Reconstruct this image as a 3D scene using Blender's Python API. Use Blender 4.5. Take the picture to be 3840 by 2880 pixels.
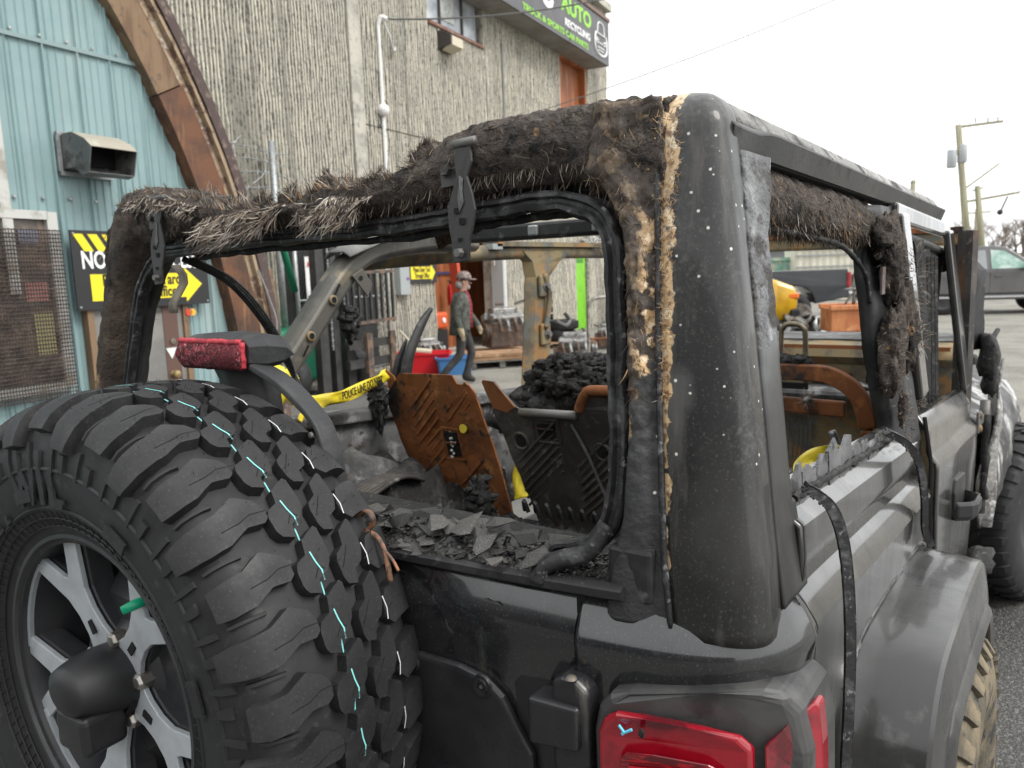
import bpy, bmesh, math, random
from math import sin, cos, pi, radians, sqrt, atan2, hypot
from mathutils import Vector, Matrix, noise as mnoise
random.seed(7)
for o in list(bpy.data.objects): bpy.data.objects.remove(o)
scene = bpy.context.scene
C = scene.collection

# ---------------------------------------------------------------- camera
def set_camera():
    yaw, pitch, roll = radians(36.4), radians(8.0), radians(-2.1)
    f = Vector((cos(yaw)*cos(pitch), sin(yaw)*cos(pitch), -sin(pitch)))
    r = Vector((sin(yaw), -cos(yaw), 0)); u = r.cross(f)
    r2 = cos(roll)*r + sin(roll)*u; u2 = -sin(roll)*r + cos(roll)*u
    cam = bpy.data.cameras.new('camera'); co = bpy.data.objects.new('camera', cam); C.objects.link(co)
    m = Matrix((r2, u2, -f)).transposed().to_4x4(); m.translation = Vector((-.80, -1.025, 1.61))
    co.matrix_world = m
    cam.sensor_width = 36; cam.lens = 772/1024*36
    cam.clip_start = .05; cam.clip_end = 1500
    cam.dof.use_dof = True; cam.dof.focus_distance = 1.15; cam.dof.aperture_fstop = 8.5
    scene.camera = co
set_camera()

# ---------------------------------------------------------------- sky, sun, exposure
SUN_EL, SUN_AZ = radians(48), radians(-82)      # azimuth of the direction towards the sun, from +X
def set_world():
    w = bpy.data.worlds.new('World'); scene.world = w; w.use_nodes = True
    nt = w.node_tree; nt.nodes.clear()
    out = nt.nodes.new('ShaderNodeOutputWorld'); bg = nt.nodes.new('ShaderNodeBackground')
    sky = nt.nodes.new('ShaderNodeTexSky'); sky.sky_type = 'NISHITA'; sky.sun_disc = False
    sky.sun_elevation = SUN_EL; sky.sun_rotation = pi/2 - SUN_AZ
    sky.air_density = 1.0; sky.dust_density = 6.0; sky.ozone_density = 1.0
    hs = nt.nodes.new('ShaderNodeHueSaturation'); hs.inputs['Saturation'].default_value = .12
    mx = nt.nodes.new('ShaderNodeMix'); mx.data_type = 'RGBA'; mx.inputs[0].default_value = .72
    mx.inputs[7].default_value = (13.2, 13.4, 13.5, 1)          # even cloud deck
    nt.links.new(sky.outputs[0], hs.inputs['Color']); nt.links.new(hs.outputs[0], mx.inputs[6])
    nt.links.new(mx.outputs[2], bg.inputs[0]); bg.inputs[1].default_value = .1
    nt.links.new(bg.outputs[0], out.inputs[0])
    s = bpy.data.lights.new('sun', 'SUN'); s.energy = 1.4; s.angle = radians(24); s.color = (1, .97, .93)
    so = bpy.data.objects.new('sun', s); C.objects.link(so)
    d = Vector((cos(SUN_EL)*cos(SUN_AZ), cos(SUN_EL)*sin(SUN_AZ), sin(SUN_EL)))
    so.rotation_euler = d.to_track_quat('Z', 'Y').to_euler(); so.location = (0, 0, 20)
    scene.view_settings.view_transform = 'Standard'; scene.view_settings.look = 'None'
    scene.view_settings.exposure = .62; scene.view_settings.gamma = 1
    scene.cycles.max_bounces = 6
set_world()

# ---------------------------------------------------------------- materials
def mat(name, col, rough=.6, metal=0., layers=(), bump=None, spec=.5, coat=0., rvar=None, stretch=None, attr=None, emit=None, trans=0., alpha=None):
    """layers: (colour, scale, lo, hi[, detail[, stretch xyz]]); bump: list of (scale, strength, distance[, stretch])"""
    m = bpy.data.materials.new(name); m.use_nodes = True
    nt = m.node_tree; N = nt.nodes; L = nt.links
    b = N['Principled BSDF']; b.inputs['Roughness'].default_value = rough; b.inputs['Metallic'].default_value = metal
    b.inputs['Specular IOR Level'].default_value = spec; b.inputs['Coat Weight'].default_value = coat
    b.inputs['Coat Roughness'].default_value = .07
    if trans: b.inputs['Transmission Weight'].default_value = trans
    tc = N.new('ShaderNodeTexCoord')
    def coord(st):
        if not st: return tc.outputs['Object']
        mp = N.new('ShaderNodeMapping'); mp.inputs['Scale'].default_value = st; L.new(tc.outputs['Object'], mp.inputs[0]); return mp.outputs[0]
    def noisefac(scale, lo, hi, det=6, st=None):
        n = N.new('ShaderNodeTexNoise'); n.inputs['Scale'].default_value = scale; n.inputs['Detail'].default_value = det
        n.inputs['Roughness'].default_value = .62
        L.new(coord(st), n.inputs['Vector'])
        mr = N.new('ShaderNodeMapRange'); mr.inputs[1].default_value = .5+(lo-.5)*.68; mr.inputs[2].default_value = .5+(hi-.5)*.68
        L.new(n.outputs[0], mr.inputs[0]); return mr.outputs[0]
    cur = None
    if attr:
        a = N.new('ShaderNodeAttribute'); a.attribute_name = attr; cur = a.outputs['Color']
    for ly in layers:
        c, sc, lo, hi = ly[:4]; det = ly[4] if len(ly) > 4 else 6; st = ly[5] if len(ly) > 5 else None
        mx = N.new('ShaderNodeMix'); mx.data_type = 'RGBA'
        L.new(noisefac(sc, lo, hi, det, st), mx.inputs[0])
        if cur is None: mx.inputs[6].default_value = (*col, 1)
        else: L.new(cur, mx.inputs[6])
        mx.inputs[7].default_value = (*c, 1); cur = mx.outputs[2]
    if cur is None: b.inputs['Base Color'].default_value = (*col, 1)
    else: L.new(cur, b.inputs['Base Color'])
    if rvar:
        mr = N.new('ShaderNodeMapRange'); mr.inputs[3].default_value = rvar[1]; mr.inputs[4].default_value = rvar[2]
        L.new(noisefac(rvar[0], .3, .7, 5, rvar[3] if len(rvar) > 3 else None), mr.inputs[0]); L.new(mr.outputs[0], b.inputs['Roughness'])
    prev = None
    for bp in (bump or []):
        n = N.new('ShaderNodeTexNoise'); n.inputs['Scale'].default_value = bp[0]; n.inputs['Detail'].default_value = 5
        L.new(coord(bp[3] if len(bp) > 3 else None), n.inputs['Vector'])
        bn = N.new('ShaderNodeBump'); bn.inputs['Strength'].default_value = bp[1]; bn.inputs['Distance'].default_value = bp[2]
        L.new(n.outputs[0], bn.inputs['Height'])
        if prev: L.new(prev, bn.inputs['Normal'])
        prev = bn.outputs[0]
    if prev: L.new(prev, b.inputs['Normal'])
    if emit: b.inputs['Emission Color'].default_value = (*emit[0], 1); b.inputs['Emission Strength'].default_value = emit[1]
    m['_b'] = 1
    return m

def mask_layer(m, col, build):
    """mix colour col over the base colour with a mask socket made by build(N, L, obj_xyz_socket)"""
    nt = m.node_tree; N = nt.nodes; L = nt.links; b = N['Principled BSDF']
    tc = N.new('ShaderNodeTexCoord')
    fac = build(N, L, tc.outputs['Object'])
    mx = N.new('ShaderNodeMix'); mx.data_type = 'RGBA'; mx.clamp_factor = True
    L.new(fac, mx.inputs[0]); mx.inputs[7].default_value = (*col, 1)
    if b.inputs['Base Color'].links: L.new(b.inputs['Base Color'].links[0].from_socket, mx.inputs[6])
    else: mx.inputs[6].default_value = b.inputs['Base Color'].default_value
    L.new(mx.outputs[2], b.inputs['Base Color'])
    return fac
def nmath(N, L, op, a, b=None, c=None):
    n = N.new('ShaderNodeMath'); n.operation = op
    for i, s in enumerate((a, b, c)):
        if s is None: continue
        if isinstance(s, (int, float)): n.inputs[i].default_value = s
        else: L.new(s, n.inputs[i])
    return n.outputs[0]
def nnoise(N, L, vec, scale, det=5):
    n = N.new('ShaderNodeTexNoise'); n.inputs['Scale'].default_value = scale; n.inputs['Detail'].default_value = det
    L.new(vec, n.inputs['Vector']); return n.outputs[0]
def nramp(N, L, v, lo, hi):
    n = N.new('ShaderNodeMapRange'); n.inputs[1].default_value = lo; n.inputs[2].default_value = hi
    L.new(v, n.inputs[0]); return n.outputs[0]
def nsep(N, L, v):
    n = N.new('ShaderNodeSeparateXYZ'); L.new(v, n.inputs[0]); return n.outputs

# ---------------------------------------------------------------- mesh helpers
def V(*a): return Vector(a)
class MB:
    def __init__(s): s.v = []; s.f = []; s.m = []; s.mi = 0; s.col = []
    def add(s, vs, fs):
        k = len(s.v); s.v += [tuple(p) for p in vs]; s.f += [tuple(i+k for i in f) for f in fs]; s.m += [s.mi]*len(fs); return s
    def box(s, c, d, R=None, taper=1.0):
        c = Vector(c); x, y, z = d[0]/2, d[1]/2, d[2]/2; P = []
        for sz in (-1, 1):
            t = 1 if sz < 0 else taper
            for sx, sy in ((-1, -1), (1, -1), (1, 1), (-1, 1)):
                p = Vector((sx*x*t, sy*y*t, sz*z)); P.append(c + (R @ p if R else p))
        return s.add(P, [(3, 2, 1, 0), (4, 5, 6, 7), (0, 1, 5, 4), (1, 2, 6, 5), (2, 3, 7, 6), (3, 0, 4, 7)])
    def grid(s, rows, close=False):
        n = len(rows[0]); P = [p for r in rows for p in r]; F = []
        for i in range(len(rows)-1):
            for j in range(n-1): F.append((i*n+j, i*n+j+1, (i+1)*n+j+1, (i+1)*n+j))
            if close: F.append((i*n+n-1, i*n, (i+1)*n, (i+1)*n+n-1))
        return s.add(P, F)
    def tube(s, path, r, n=8, cap=True, flat=1.0, up=(0, 0, 1)):
        path = [Vector(p) for p in path]; rows = []
        rs = r if isinstance(r, (list, tuple)) else [r]*len(path)
        pu = None
        for i, p in enumerate(path):
            t = (path[min(i+1, len(path)-1)] - path[max(i-1, 0)]).normalized()
            if pu is None:
                u = Vector(up); u = u - t*u.dot(t)
                if u.length < 1e-3: u = Vector((1, 0, 0)) - t*t.x
            else: u = pu - t*pu.dot(t)
            u.normalize(); pu = u; w = t.cross(u)
            rows.append([p + u*(cos(2*pi*k/n)*rs[i]) + w*(sin(2*pi*k/n)*rs[i]*flat) for k in range(n)])
        s.grid(rows, close=True)
        if cap:
            k = len(s.v) - n*len(path)
            s.f.append(tuple(k+j for j in range(n))[::-1]); s.m.append(s.mi)
            s.f.append(tuple(k+(len(path)-1)*n+j for j in range(n))); s.m.append(s.mi)
        return s
    def bar(s, a, b, w, h, up=(0, 0, 1)):
        a = Vector(a); b = Vector(b); t = (b-a).normalized(); u = Vector(up); u = u - t*u.dot(t)
        if u.length < 1e-3: u = Vector((1, 0, 0)) - t*t.x
        u.normalize(); q = t.cross(u); P = []
        for p in (a, b):
            for sx, sy in ((-1, -1), (1, -1), (1, 1), (-1, 1)): P.append(p + q*(sx*w/2) + u*(sy*h/2))
        return s.add(P, [(3, 2, 1, 0), (4, 5, 6, 7), (0, 1, 5, 4), (1, 2, 6, 5), (2, 3, 7, 6), (3, 0, 4, 7)])
    def prism(s, poly, fn, d0, d1):
        """poly: 2-D outline; fn(a,b,d) -> point"""
        n = len(poly); P = [fn(a, b, d0) for a, b in poly] + [fn(a, b, d1) for a, b in poly]
        F = [tuple(range(n))[::-1], tuple(range(n, 2*n))] + [(i, (i+1) % n, n+(i+1) % n, n+i) for i in range(n)]
        return s.add(P, F)
    def lathe(s, prof, n=32, fn=None, a0=0, a1=2*pi):
        """prof: (r, h) list; fn(r, ang, h)"""
        fn = fn or (lambda r, a, h: (r*cos(a), r*sin(a), h)); full = abs(a1-a0-2*pi) < 1e-6
        m = n if full else n+1
        rows = [[fn(r, a0+(a1-a0)*k/n, h) for k in range(m)] for r, h in prof]
        return s.grid(rows, close=full)
    def sphere(s, c, r, n=10, m=6, jit=0, sc=(1, 1, 1)):
        c = Vector(c); rows = []
        for i in range(m+1):
            th = pi*i/m; row = []
            for k in range(n):
                d = Vector((sin(th)*cos(2*pi*k/n)*sc[0], sin(th)*sin(2*pi*k/n)*sc[1], cos(th)*sc[2]))
                j = 1 + jit*mnoise.noise(d*2.3 + c*3) if jit else 1
                row.append(c + d*r*j)
            rows.append(row)
        return s.grid(rows, close=True)
    def mesh(s, name, mats, smooth=False):
        me = bpy.data.meshes.new(name); me.from_pydata(s.v, [], s.f)
        if not isinstance(mats, (list, tuple)): mats = [mats]
        for m in mats: me.materials.append(m)
        if len(mats) > 1: me.polygons.foreach_set('material_index', s.m)
        if smooth: me.polygons.foreach_set('use_smooth', [True]*len(me.polygons))
        if s.col:
            ca = me.color_attributes.new('Col', 'FLOAT_COLOR', 'POINT')
            flat = [x for c in s.col for x in (*c, 1.)]; ca.data.foreach_set('color', flat)
        me.validate(); me.update()
        return me
    def obj(s, name, mats, parent=None, smooth=False, bevel=0, seg=2, solid=0, weld=False, auto=None, loc=None, rot=None, subd=0, off=-1):
        me = s.mesh(name, mats, smooth)
        bm = bmesh.new(); bm.from_mesh(me)
        if weld: bmesh.ops.remove_doubles(bm, verts=bm.verts, dist=1e-5)
        if not solid: bmesh.ops.recalc_face_normals(bm, faces=bm.faces)
        bm.to_mesh(me); bm.free()
        return link(name, me, parent, bevel, seg, solid, auto, loc, rot, subd, off)
def link(name, me, parent=None, bevel=0, seg=2, solid=0, auto=None, loc=None, rot=None, subd=0, off=-1):
    o = bpy.data.objects.new(name, me); C.objects.link(o)
    if parent: o.parent = parent
    if loc: o.location = loc
    if rot: o.rotation_euler = rot
    if solid:
        md = o.modifiers.new('s', 'SOLIDIFY'); md.thickness = solid; md.offset = off
    if bevel:
        md = o.modifiers.new('b', 'BEVEL'); md.width = bevel; md.segments = seg; md.limit_method = 'ANGLE'; md.angle_limit = radians(35)
    if subd:
        md = o.modifiers.new('d', 'SUBSURF'); md.levels = subd; md.render_levels = subd
    if auto:
        me.polygons.foreach_set('use_smooth', [True]*len(me.polygons)); me.set_sharp_from_angle(angle=radians(auto))
    return o
def tag(o, label, cat, group=None, kind=None):
    o['label'] = label; o['category'] = cat
    if group: o['group'] = group
    if kind: o['kind'] = kind
    return o
def thing(name, label, cat, loc=(0, 0, 0), rz=0, group=None):
    o = bpy.data.objects.new(name, None); C.objects.link(o); o.location = loc; o.rotation_euler = (0, 0, rz); o.empty_display_size = .2
    return tag(o, label, cat, group)
def copy_thing(root, loc, rz, label, group=None):
    r = root.copy(); C.objects.link(r); r.location = loc; r.rotation_euler = (0, 0, rz); r['label'] = label
    if group: r['group'] = group
    for ch in list(root.children):
        c = ch.copy(); C.objects.link(c); c.parent = r
        for g in list(ch.children):
            d = g.copy(); C.objects.link(d); d.parent = c
    return r
def inst(name, me, parent, mtx):
    o = bpy.data.objects.new(name, me); C.objects.link(o); o.parent = parent; o.matrix_local = mtx; return o
def text_mesh(txt, size, depth, align='CENTER', bold=0.0, sx=1.0, shear=0):
    cu = bpy.data.curves.new('t', 'FONT'); cu.body = txt; cu.size = size; cu.extrude = depth; cu.align_x = align; cu.align_y = 'CENTER'
    cu.offset = bold; cu.resolution_u = 3; cu.shear = shear; cu.space_character = 1.0
    o = bpy.data.objects.new('t', cu); C.objects.link(o)
    dg = bpy.context.evaluated_depsgraph_get(); me = bpy.data.meshes.new_from_object(o.evaluated_get(dg))
    bpy.data.objects.remove(o); me.transform(Matrix.Diagonal((sx, 1, 1, 1))); return me
def text(txt, size, m, parent, mtx, name='lettering', depth=.002, align='CENTER', bold=0.0, sx=1.0, shear=0):
    me = text_mesh(txt, size, depth, align, bold, sx, shear); me.materials.clear(); me.materials.append(m)
    o = bpy.data.objects.new(name, me); C.objects.link(o); o.parent = parent; o.matrix_local = mtx; return o
def lerp(a, b, t): return a + (b-a)*t
def interp(tab, x):
    if x <= tab[0][0]: return tab[0][1:]
    for i in range(len(tab)-1):
        if x <= tab[i+1][0]:
            t = (x-tab[i][0])/(tab[i+1][0]-tab[i][0]); return [lerp(p, q, t) for p, q in zip(tab[i][1:], tab[i+1][1:])]
    return tab[-1][1:]
def catmull(pts, n=6):
    pts = [Vector(p) for p in pts]; out = []
    for i in range(len(pts)-1):
        p0 = pts[max(i-1, 0)]; p1 = pts[i]; p2 = pts[i+1]; p3 = pts[min(i+2, len(pts)-1)]
        for k in range(n):
            t = k/n; out.append(.5*((2*p1)+(p2-p0)*t+(2*p0-5*p1+4*p2-p3)*t*t+(3*p1-p0-3*p2+p3)*t**3))
    out.append(pts[-1]); return out
def nz(p, s): return mnoise.noise(Vector(p)*s)
def fnz(p, s, o=4): return mnoise.fractal(Vector(p)*s, 1.0, 2.0, o)

# ---------------------------------------------------------------- material library
def lib():
    G = globals()
    G['m_paint'] = mat('paint', (.010, .0105, .012), .25, layers=[((.022, .022, .023), 3.5, .48, .75), ((.08, .075, .065), 9, .64, .8, 8, (1, 1, .25)), ((.05, .048, .044), 320, .60, .75)], rvar=(5, .10, .34), bump=[(220, .03, .0008)], spec=.5, coat=1.)
    G['m_paintside'] = mat('side_paint', (.022, .0215, .020), .22, 0, layers=[((.050, .048, .043), 3.2, .44, .68), ((.03, .031, .035), 5, .60, .66, 7, (1, 1, .10)), ((.15, .143, .128), 14, .60, .84, 8, (1, 1, .08)), ((.014, .014, .014), 30, .60, .74, 8, (1, 1, .05))], rvar=(6, .12, .42, (1, 1, .15)), bump=[(160, .04, .0008), (6, .08, .01)], coat=.8)
    G['m_blackplastic'] = mat('black_plastic', (.016, .016, .017), .5, layers=[((.035, .035, .035), 8, .5, .75)], bump=[(350, .15, .0006)])
    G['m_rubber'] = mat('rubber', (.015, .015, .016), .58, layers=[((.024, .024, .025), 6, .45, .75), ((.045, .043, .04), 30, .64, .78)], bump=[(260, .2, .0008)], rvar=(14, .55, .75))
    G['m_rubberlug'] = mat('rubber_lug', (.014, .014, .015), .42, layers=[((.026, .026, .027), 9, .4, .75), ((.045, .044, .042), 240, .60, .78), ((.012, .012, .012), 25, .58, .72)], bump=[(200, .25, .0009), (40, .15, .003)], rvar=(16, .50, .72))
    G['m_char'] = mat('char', (.010, .010, .010), .75, layers=[((.035, .034, .033), 14, .45, .7), ((.10, .095, .09), 45, .62, .78)], bump=[(60, .7, .008), (240, .5, .003)])
    G['m_charshiny'] = mat('char_glossy', (.014, .014, .014), .4, layers=[((.05, .047, .042), 30, .45, .7), ((.12, .115, .105), 80, .62, .75)], bump=[(120, .5, .004)])
    G['m_soot'] = mat('sooty_metal', (.016, .016, .017), .5, layers=[((.045, .044, .043), 10, .5, .72), ((.10, .1, .1), 26, .66, .8)], bump=[(120, .25, .002)])
    G['m_ash'] = mat('ash_metal', (.10, .10, .10), .7, layers=[((.02, .02, .02), 4, .45, .62), ((.28, .28, .28), 9, .55, .75), ((.05, .04, .03), 30, .6, .7)], bump=[(90, .4, .003)])
    G['m_seal'] = mat('burnt_seal', (.013, .013, .014), .55, layers=[((.06, .06, .062), 22, .55, .7), ((.16, .16, .165), 60, .64, .75)], bump=[(70, .6, .004), (300, .3, .001)])
    G['m_rust'] = mat('rust', (.22, .075, .022), .8, layers=[((.09, .035, .015), 6, .45, .65), ((.34, .13, .04), 16, .55, .75), ((.02, .017, .015), 5, .58, .68)], bump=[(110, .4, .003)])
    G['m_rustdark'] = mat('rust_dark', (.028, .025, .023), .72, layers=[((.07, .06, .05), 8, .5, .7), ((.12, .05, .02), 5, .62, .75), ((.13, .125, .12), 40, .64, .76)], bump=[(110, .4, .003)])
    G['m_beige'] = mat('scorched_primer', (.24, .185, .095), .7, layers=[((.10, .085, .06), 6, .42, .62), ((.30, .15, .05), 9, .55, .72), ((.12, .13, .12), 14, .58, .7)], bump=[(120, .3, .002)])
    G['m_felt'] = mat('burnt_felt', (.055, .044, .037), .95, layers=[((.095, .076, .063), 22, .45, .7), ((.016, .014, .012), 7, .56, .74), ((.13, .108, .09), 90, .58, .72), ((.30, .19, .10), 16, .72, .82), ((.008, .008, .008), 45, .58, .70)], bump=[(30, .8, .014), (90, 1., .010), (260, .9, .005)])
    G['m_fibre'] = mat('fibre', (.2, .15, .1), .8, attr='Col', spec=.25)
    G['m_barestr'] = mat('bare_fibreglass', (.55, .36, .18), .85, layers=[((.75, .58, .36), 20, .4, .65), ((.2, .11, .05), 30, .58, .72)], bump=[(70, .7, .006)])
    G['m_silver'] = mat('machined_silver', (.50, .53, .55), .38, .2, layers=[((.42, .44, .46), 20, .4, .7)], bump=[(500, .05, .0004)])
    G['m_rimdark'] = mat('rim_dark', (.028, .029, .032), .42, layers=[((.045, .045, .047), 12, .4, .7)], spec=.5)
    G['m_steel'] = mat('steel', (.42, .40, .37), .4, .9, layers=[((.22, .18, .13), 16, .5, .7)])
    G['m_dullsteel'] = mat('dull_steel', (.17, .165, .155), .55, .4, layers=[((.08, .075, .07), 9, .45, .7), ((.22, .16, .09), 12, .6, .72)], bump=[(120, .2, .002)])
    G['m_redlens'] = mat('red_lens', (.26, .004, .012), .12, layers=[((.38, .008, .022), 5, .42, .7), ((.10, .003, .008), 10, .55, .72)], coat=.8, bump=[(40, .06, .002)])
    G['m_redlensdark'] = mat('red_lens_dark', (.12, .004, .008), .2, layers=[((.45, .01, .02), 30, .5, .6, 4, (1, 1, 6))], coat=.6)
    G['m_redburnt'] = mat('red_burnt', (.30, .045, .06), .85, layers=[((.06, .012, .015), 110, .44, .56), ((.55, .22, .24), 140, .6, .70), ((.14, .018, .025), 14, .5, .66)], bump=[(220, 1., .006)])
    G['m_yellow'] = mat('tape_yellow', (.78, .62, .03), .4, layers=[((.62, .5, .06), 12, .5, .75)], bump=[(30, .3, .004)])
    G['m_black'] = mat('black_ink', (.015, .015, .015), .5)
    G['m_white'] = mat('white_paint', (.74, .74, .72), .5, layers=[((.55, .55, .53), 7, .5, .75)])
    G['m_dark'] = mat('dark_hole', (.004, .004, .004), .9)
    G['m_green'] = mat('green_plastic', (.0, .33, .17), .4)
    G['m_teal'] = mat('teal_line', (.22, .62, .60), .6, layers=[((.05, .1, .1), 60, .55, .65)])
    G['m_whline'] = mat('white_line', (.6, .62, .62), .6, layers=[((.06, .06, .06), 60, .5, .62)])
    G['m_red'] = mat('red_paint', (.55, .02, .02), .45)
    G['m_cream'] = mat('cream', (.55, .5, .38), .6)
    G['m_orangeply'] = mat('orange_ply', (.36, .12, .04), .6, layers=[((.22, .065, .025), 4, .4, .65, 6, (1, 1, .2)), ((.46, .2, .08), 9, .55, .75, 6, (1, 1, .1))])
    G['m_ply'] = mat('plywood', (.42, .25, .12), .7, layers=[((.30, .16, .07), 5, .4, .7, 6, (3, 3, .3))])
    G['m_galv'] = mat('galvanised', (.36, .38, .38), .45, .6, layers=[((.25, .26, .26), 15, .4, .7)])
lib()
# ================================================================ SETTING
def build_ground():
    m = mat('wet_asphalt', (.13, .127, .118), .5, layers=[((.055, .054, .052), .5, .42, .58), ((.20, .195, .18), 70, .55, .68, 3), ((.04, .04, .04), 110, .58, .68, 2), ((.24, .23, .205), 160, .62, .7, 2)], bump=[(120, .5, .006), (300, .4, .003)], rvar=(.6, .22, .7))
    S = 600; b = MB(); n = 24
    b.grid([[(-S+2*S*i/n, -S+2*S*j/n, 0) for i in range(n+1)] for j in range(n+1)])
    o = b.obj('ground', m); o['kind'] = 'structure'
    m2 = mat('yard_gravel', (.235, .225, .195), .85, layers=[((.15, .143, .125), .9, .42, .62), ((.33, .31, .27), 45, .55, .7, 3), ((.12, .115, .10), 60, .6, .7, 3)], bump=[(60, .7, .012), (160, .5, .006)])
    b = MB(); rows = []
    for i in range(41):
        y = -60+120*i/40
        rows.append([(6.8+.8*nz((y*.3, 2, 0), 1)+.4*nz((y, 1, 0), 1.3), y, .004)]+[(12+j*12, y, .004) for j in range(12)])
    b.grid(rows); o = b.obj('gravel_yard', m2); o['kind'] = 'structure'
    m3 = mat('forest_floor', (.10, .085, .06), .9, layers=[((.06, .055, .04), 1.5, .4, .6)])
    b = MB(); b.grid([[(150+300*i/6, -200+500*j/8, .02 if i == 0 else 2.5) for i in range(7)] for j in range(9)])
    o = b.obj('far_field', m3); o['kind'] = 'structure'
build_ground()

A85 = radians(8.5)
RX = Matrix.Rotation(pi/2, 4, 'X')
def TX(u, y, z, s=1): return Matrix.Translation((u, y, z)) @ RX

# ---------------------------------------------------------------- concrete building
def build_concrete():
    R = thing('concrete_building', 'tall grey ribbed concrete building with a roof sign box and open bay', 'building', (9.3, 9.1, 0), A85)
    mc = mat('ribbed_concrete', (.68, .64, .53), .9, layers=[((.50, .475, .405), 3.2, .42, .6), ((.28, .27, .23), 15, .60, .70, 4), ((.70, .67, .57), 22, .54, .66, 4), ((.26, .25, .215), .55, .55, .75, 5, (1.5, 1.5, .35)), ((.30, .29, .25), 2, .60, .76, 6, (2, 2, .05))], bump=[(40, .8, .02), (130, .6, .01)])
    mc2 = mat('groove_shade', (.36, .34, .285), .95, layers=[((.15, .143, .125), 14, .48, .60), ((.33, .315, .27), 30, .56, .68)], bump=[(90, .8, .01)])  # darker groove faces paint the shade between ribs into the concrete
    ms = mat('smooth_concrete', (.46, .44, .375), .8, layers=[((.30, .29, .25), 3, .42, .65), ((.22, .21, .18), 12, .6, .72)], bump=[(60, .3, .006)])
    def panel(u0, u1, z0, z1):
        u0 += .012; u1 -= .012
        n = 4*max(1, int((u1-u0)/.066)); nzv = max(1, int((z1-z0)/.22)); rows = []
        for j in range(nzv+1):
            z = lerp(z0, z1, j/nzv); row = []
            for i in range(n+1):
                u = lerp(u0, u1, (i+(.25 if i % 4 == 1 else -.25 if i % 4 == 3 else 0))/n); d = (0, -.045, -.055, -.045)[i % 4]
                d += (.016*nz((u*3.1, z*2.3, 1.7), 2.2) + .030*nz((u*13, z*7, 4), 1))*(1 if i % 4 else .2)
                row.append((u, d, z))
            rows.append([(u0, .12, z)] + row + [(u1, .12, z)])
        b = MB(); b.grid(rows); w_ = n+2
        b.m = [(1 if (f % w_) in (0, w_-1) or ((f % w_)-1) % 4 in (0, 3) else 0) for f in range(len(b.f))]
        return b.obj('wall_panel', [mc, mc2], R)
    for a in [(-8, -5.2, 0, 9.2), (-5.2, -3.0, 0, 9.2), (-3.0, -.83, 0, 9.2), (-.52, 1.45, 0, 4.25), (-.52, 1.66, 4.27, 9.2),
              (1.66, 3.86, 4.27, 6.5), (1.66, 3.74, 8.3, 9.2), (3.74, 3.86, 6.52, 9.2), (4.15, 5.88, 0, 4.25), (3.86, 5.88, 4.27, 9.2),
              (5.88, 7.76, 0, 9.2), (7.76, 8.6, 0, 5.2), (9.48, 9.61, 0, 5.2), (8.6, 9.48, 2.27, 5.2), (7.76, 9.61, 7.3, 9.2), (9.61, 11.3, 0, 9.2)]:
        panel(*a)
    # core walls behind the panels: thick, with the openings left free
    b = MB()
    for u0, u1, z0, z1 in [(-8, 1.44, 0, 9.15), (1.44, 4.16, 4.26, 6.49), (1.44, 4.16, 8.31, 9.15), (4.16, 7.75, 0, 9.15), (7.75, 9.62, 0, 5.19), (7.75, 9.62, 7.31, 9.15), (9.62, 11.28, 0, 9.15), (3.75, 4.16, 6.49, 8.31), (1.44, 1.65, 6.49, 8.31)]:
        b.box(((u0+u1)/2, .26, (z0+z1)/2), (u1-u0, .28, z1-z0))
    b.obj('core_wall', ms, R)
    b = MB(); b.box((11.2, 6, 4.57), (.2, 11.2, 9.14)); b.obj('end_wall', mc, R)
    b = MB(); b.box((1.6, 6, 9.3), (19.6, 12.4, .2)); b.obj('roof', ms, R)
    # pilaster with thin ribs
    b = MB(); b.box((-.675, .03, 4.6), (.30, .22, 9.2)); b.obj('pilaster', ms, R, bevel=.02)
    b = MB(); b.box((-.81, -.06, 4.6), (.05, .06, 9.2)); b.box((-.54, -.06, 4.6), (.03, .05, 9.2)); b.obj('pilaster_rib', ms, R)
    b = MB()
    for u in (3.86, 5.88, 7.73):
        b.box((u, -.03, 5.5), (.045, .07, 7.3))
    b.obj('joint_strip', ms, R)
    # upper window
    mg = mat('window_glass', (.28, .31, .34), .12, layers=[((.5, .54, .56), .9, .42, .6)], spec=.6)  # pale blue-grey patches paint the sky's reflection into the panes
    mf = mat('dark_frame', (.05, .045, .04), .5)
    w = MB(); w.box((2.69, .10, 7.4), (2.06, .05, 1.78)); wo = w.obj('window', mf, R)
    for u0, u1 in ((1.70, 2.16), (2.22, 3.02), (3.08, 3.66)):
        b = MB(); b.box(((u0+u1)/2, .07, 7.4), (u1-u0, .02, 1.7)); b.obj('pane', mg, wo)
    for u in (2.19, 3.05):
        b = MB(); b.box((u, .045, 7.4), (.05, .05, 1.74)); b.obj('mullion', mf, wo)
    b = MB(); b.box((2.69, -.01, 6.47), (2.14, .16, .06)); b.obj('sill', mat('sill_red', (.19, .09, .065), .7, layers=[((.28, .2, .15), 8, .5, .7)]), wo)
    b = MB(); b.box((2.5, .045, 7.0), (.5, .006, .62)); b.obj('notice', mat('paper', (.6, .62, .6), .7, layers=[((.4, .42, .42), 14, .5, .65)]), wo)
    # plywood panel in an upper opening
    b = MB(); b.box((8.68, .16, 6.25), (1.84, .03, 2.08)); pw = b.obj('plywood_infill', m_orangeply, R)
    for bx in ((7.80, 6.25, .07, 2.1), (9.56, 6.25, .09, 2.1)):
        b = MB(); b.box((bx[0], .05, bx[1]), (bx[2], .2, bx[3])); b.obj('frame', m_orangeply, pw)
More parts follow.
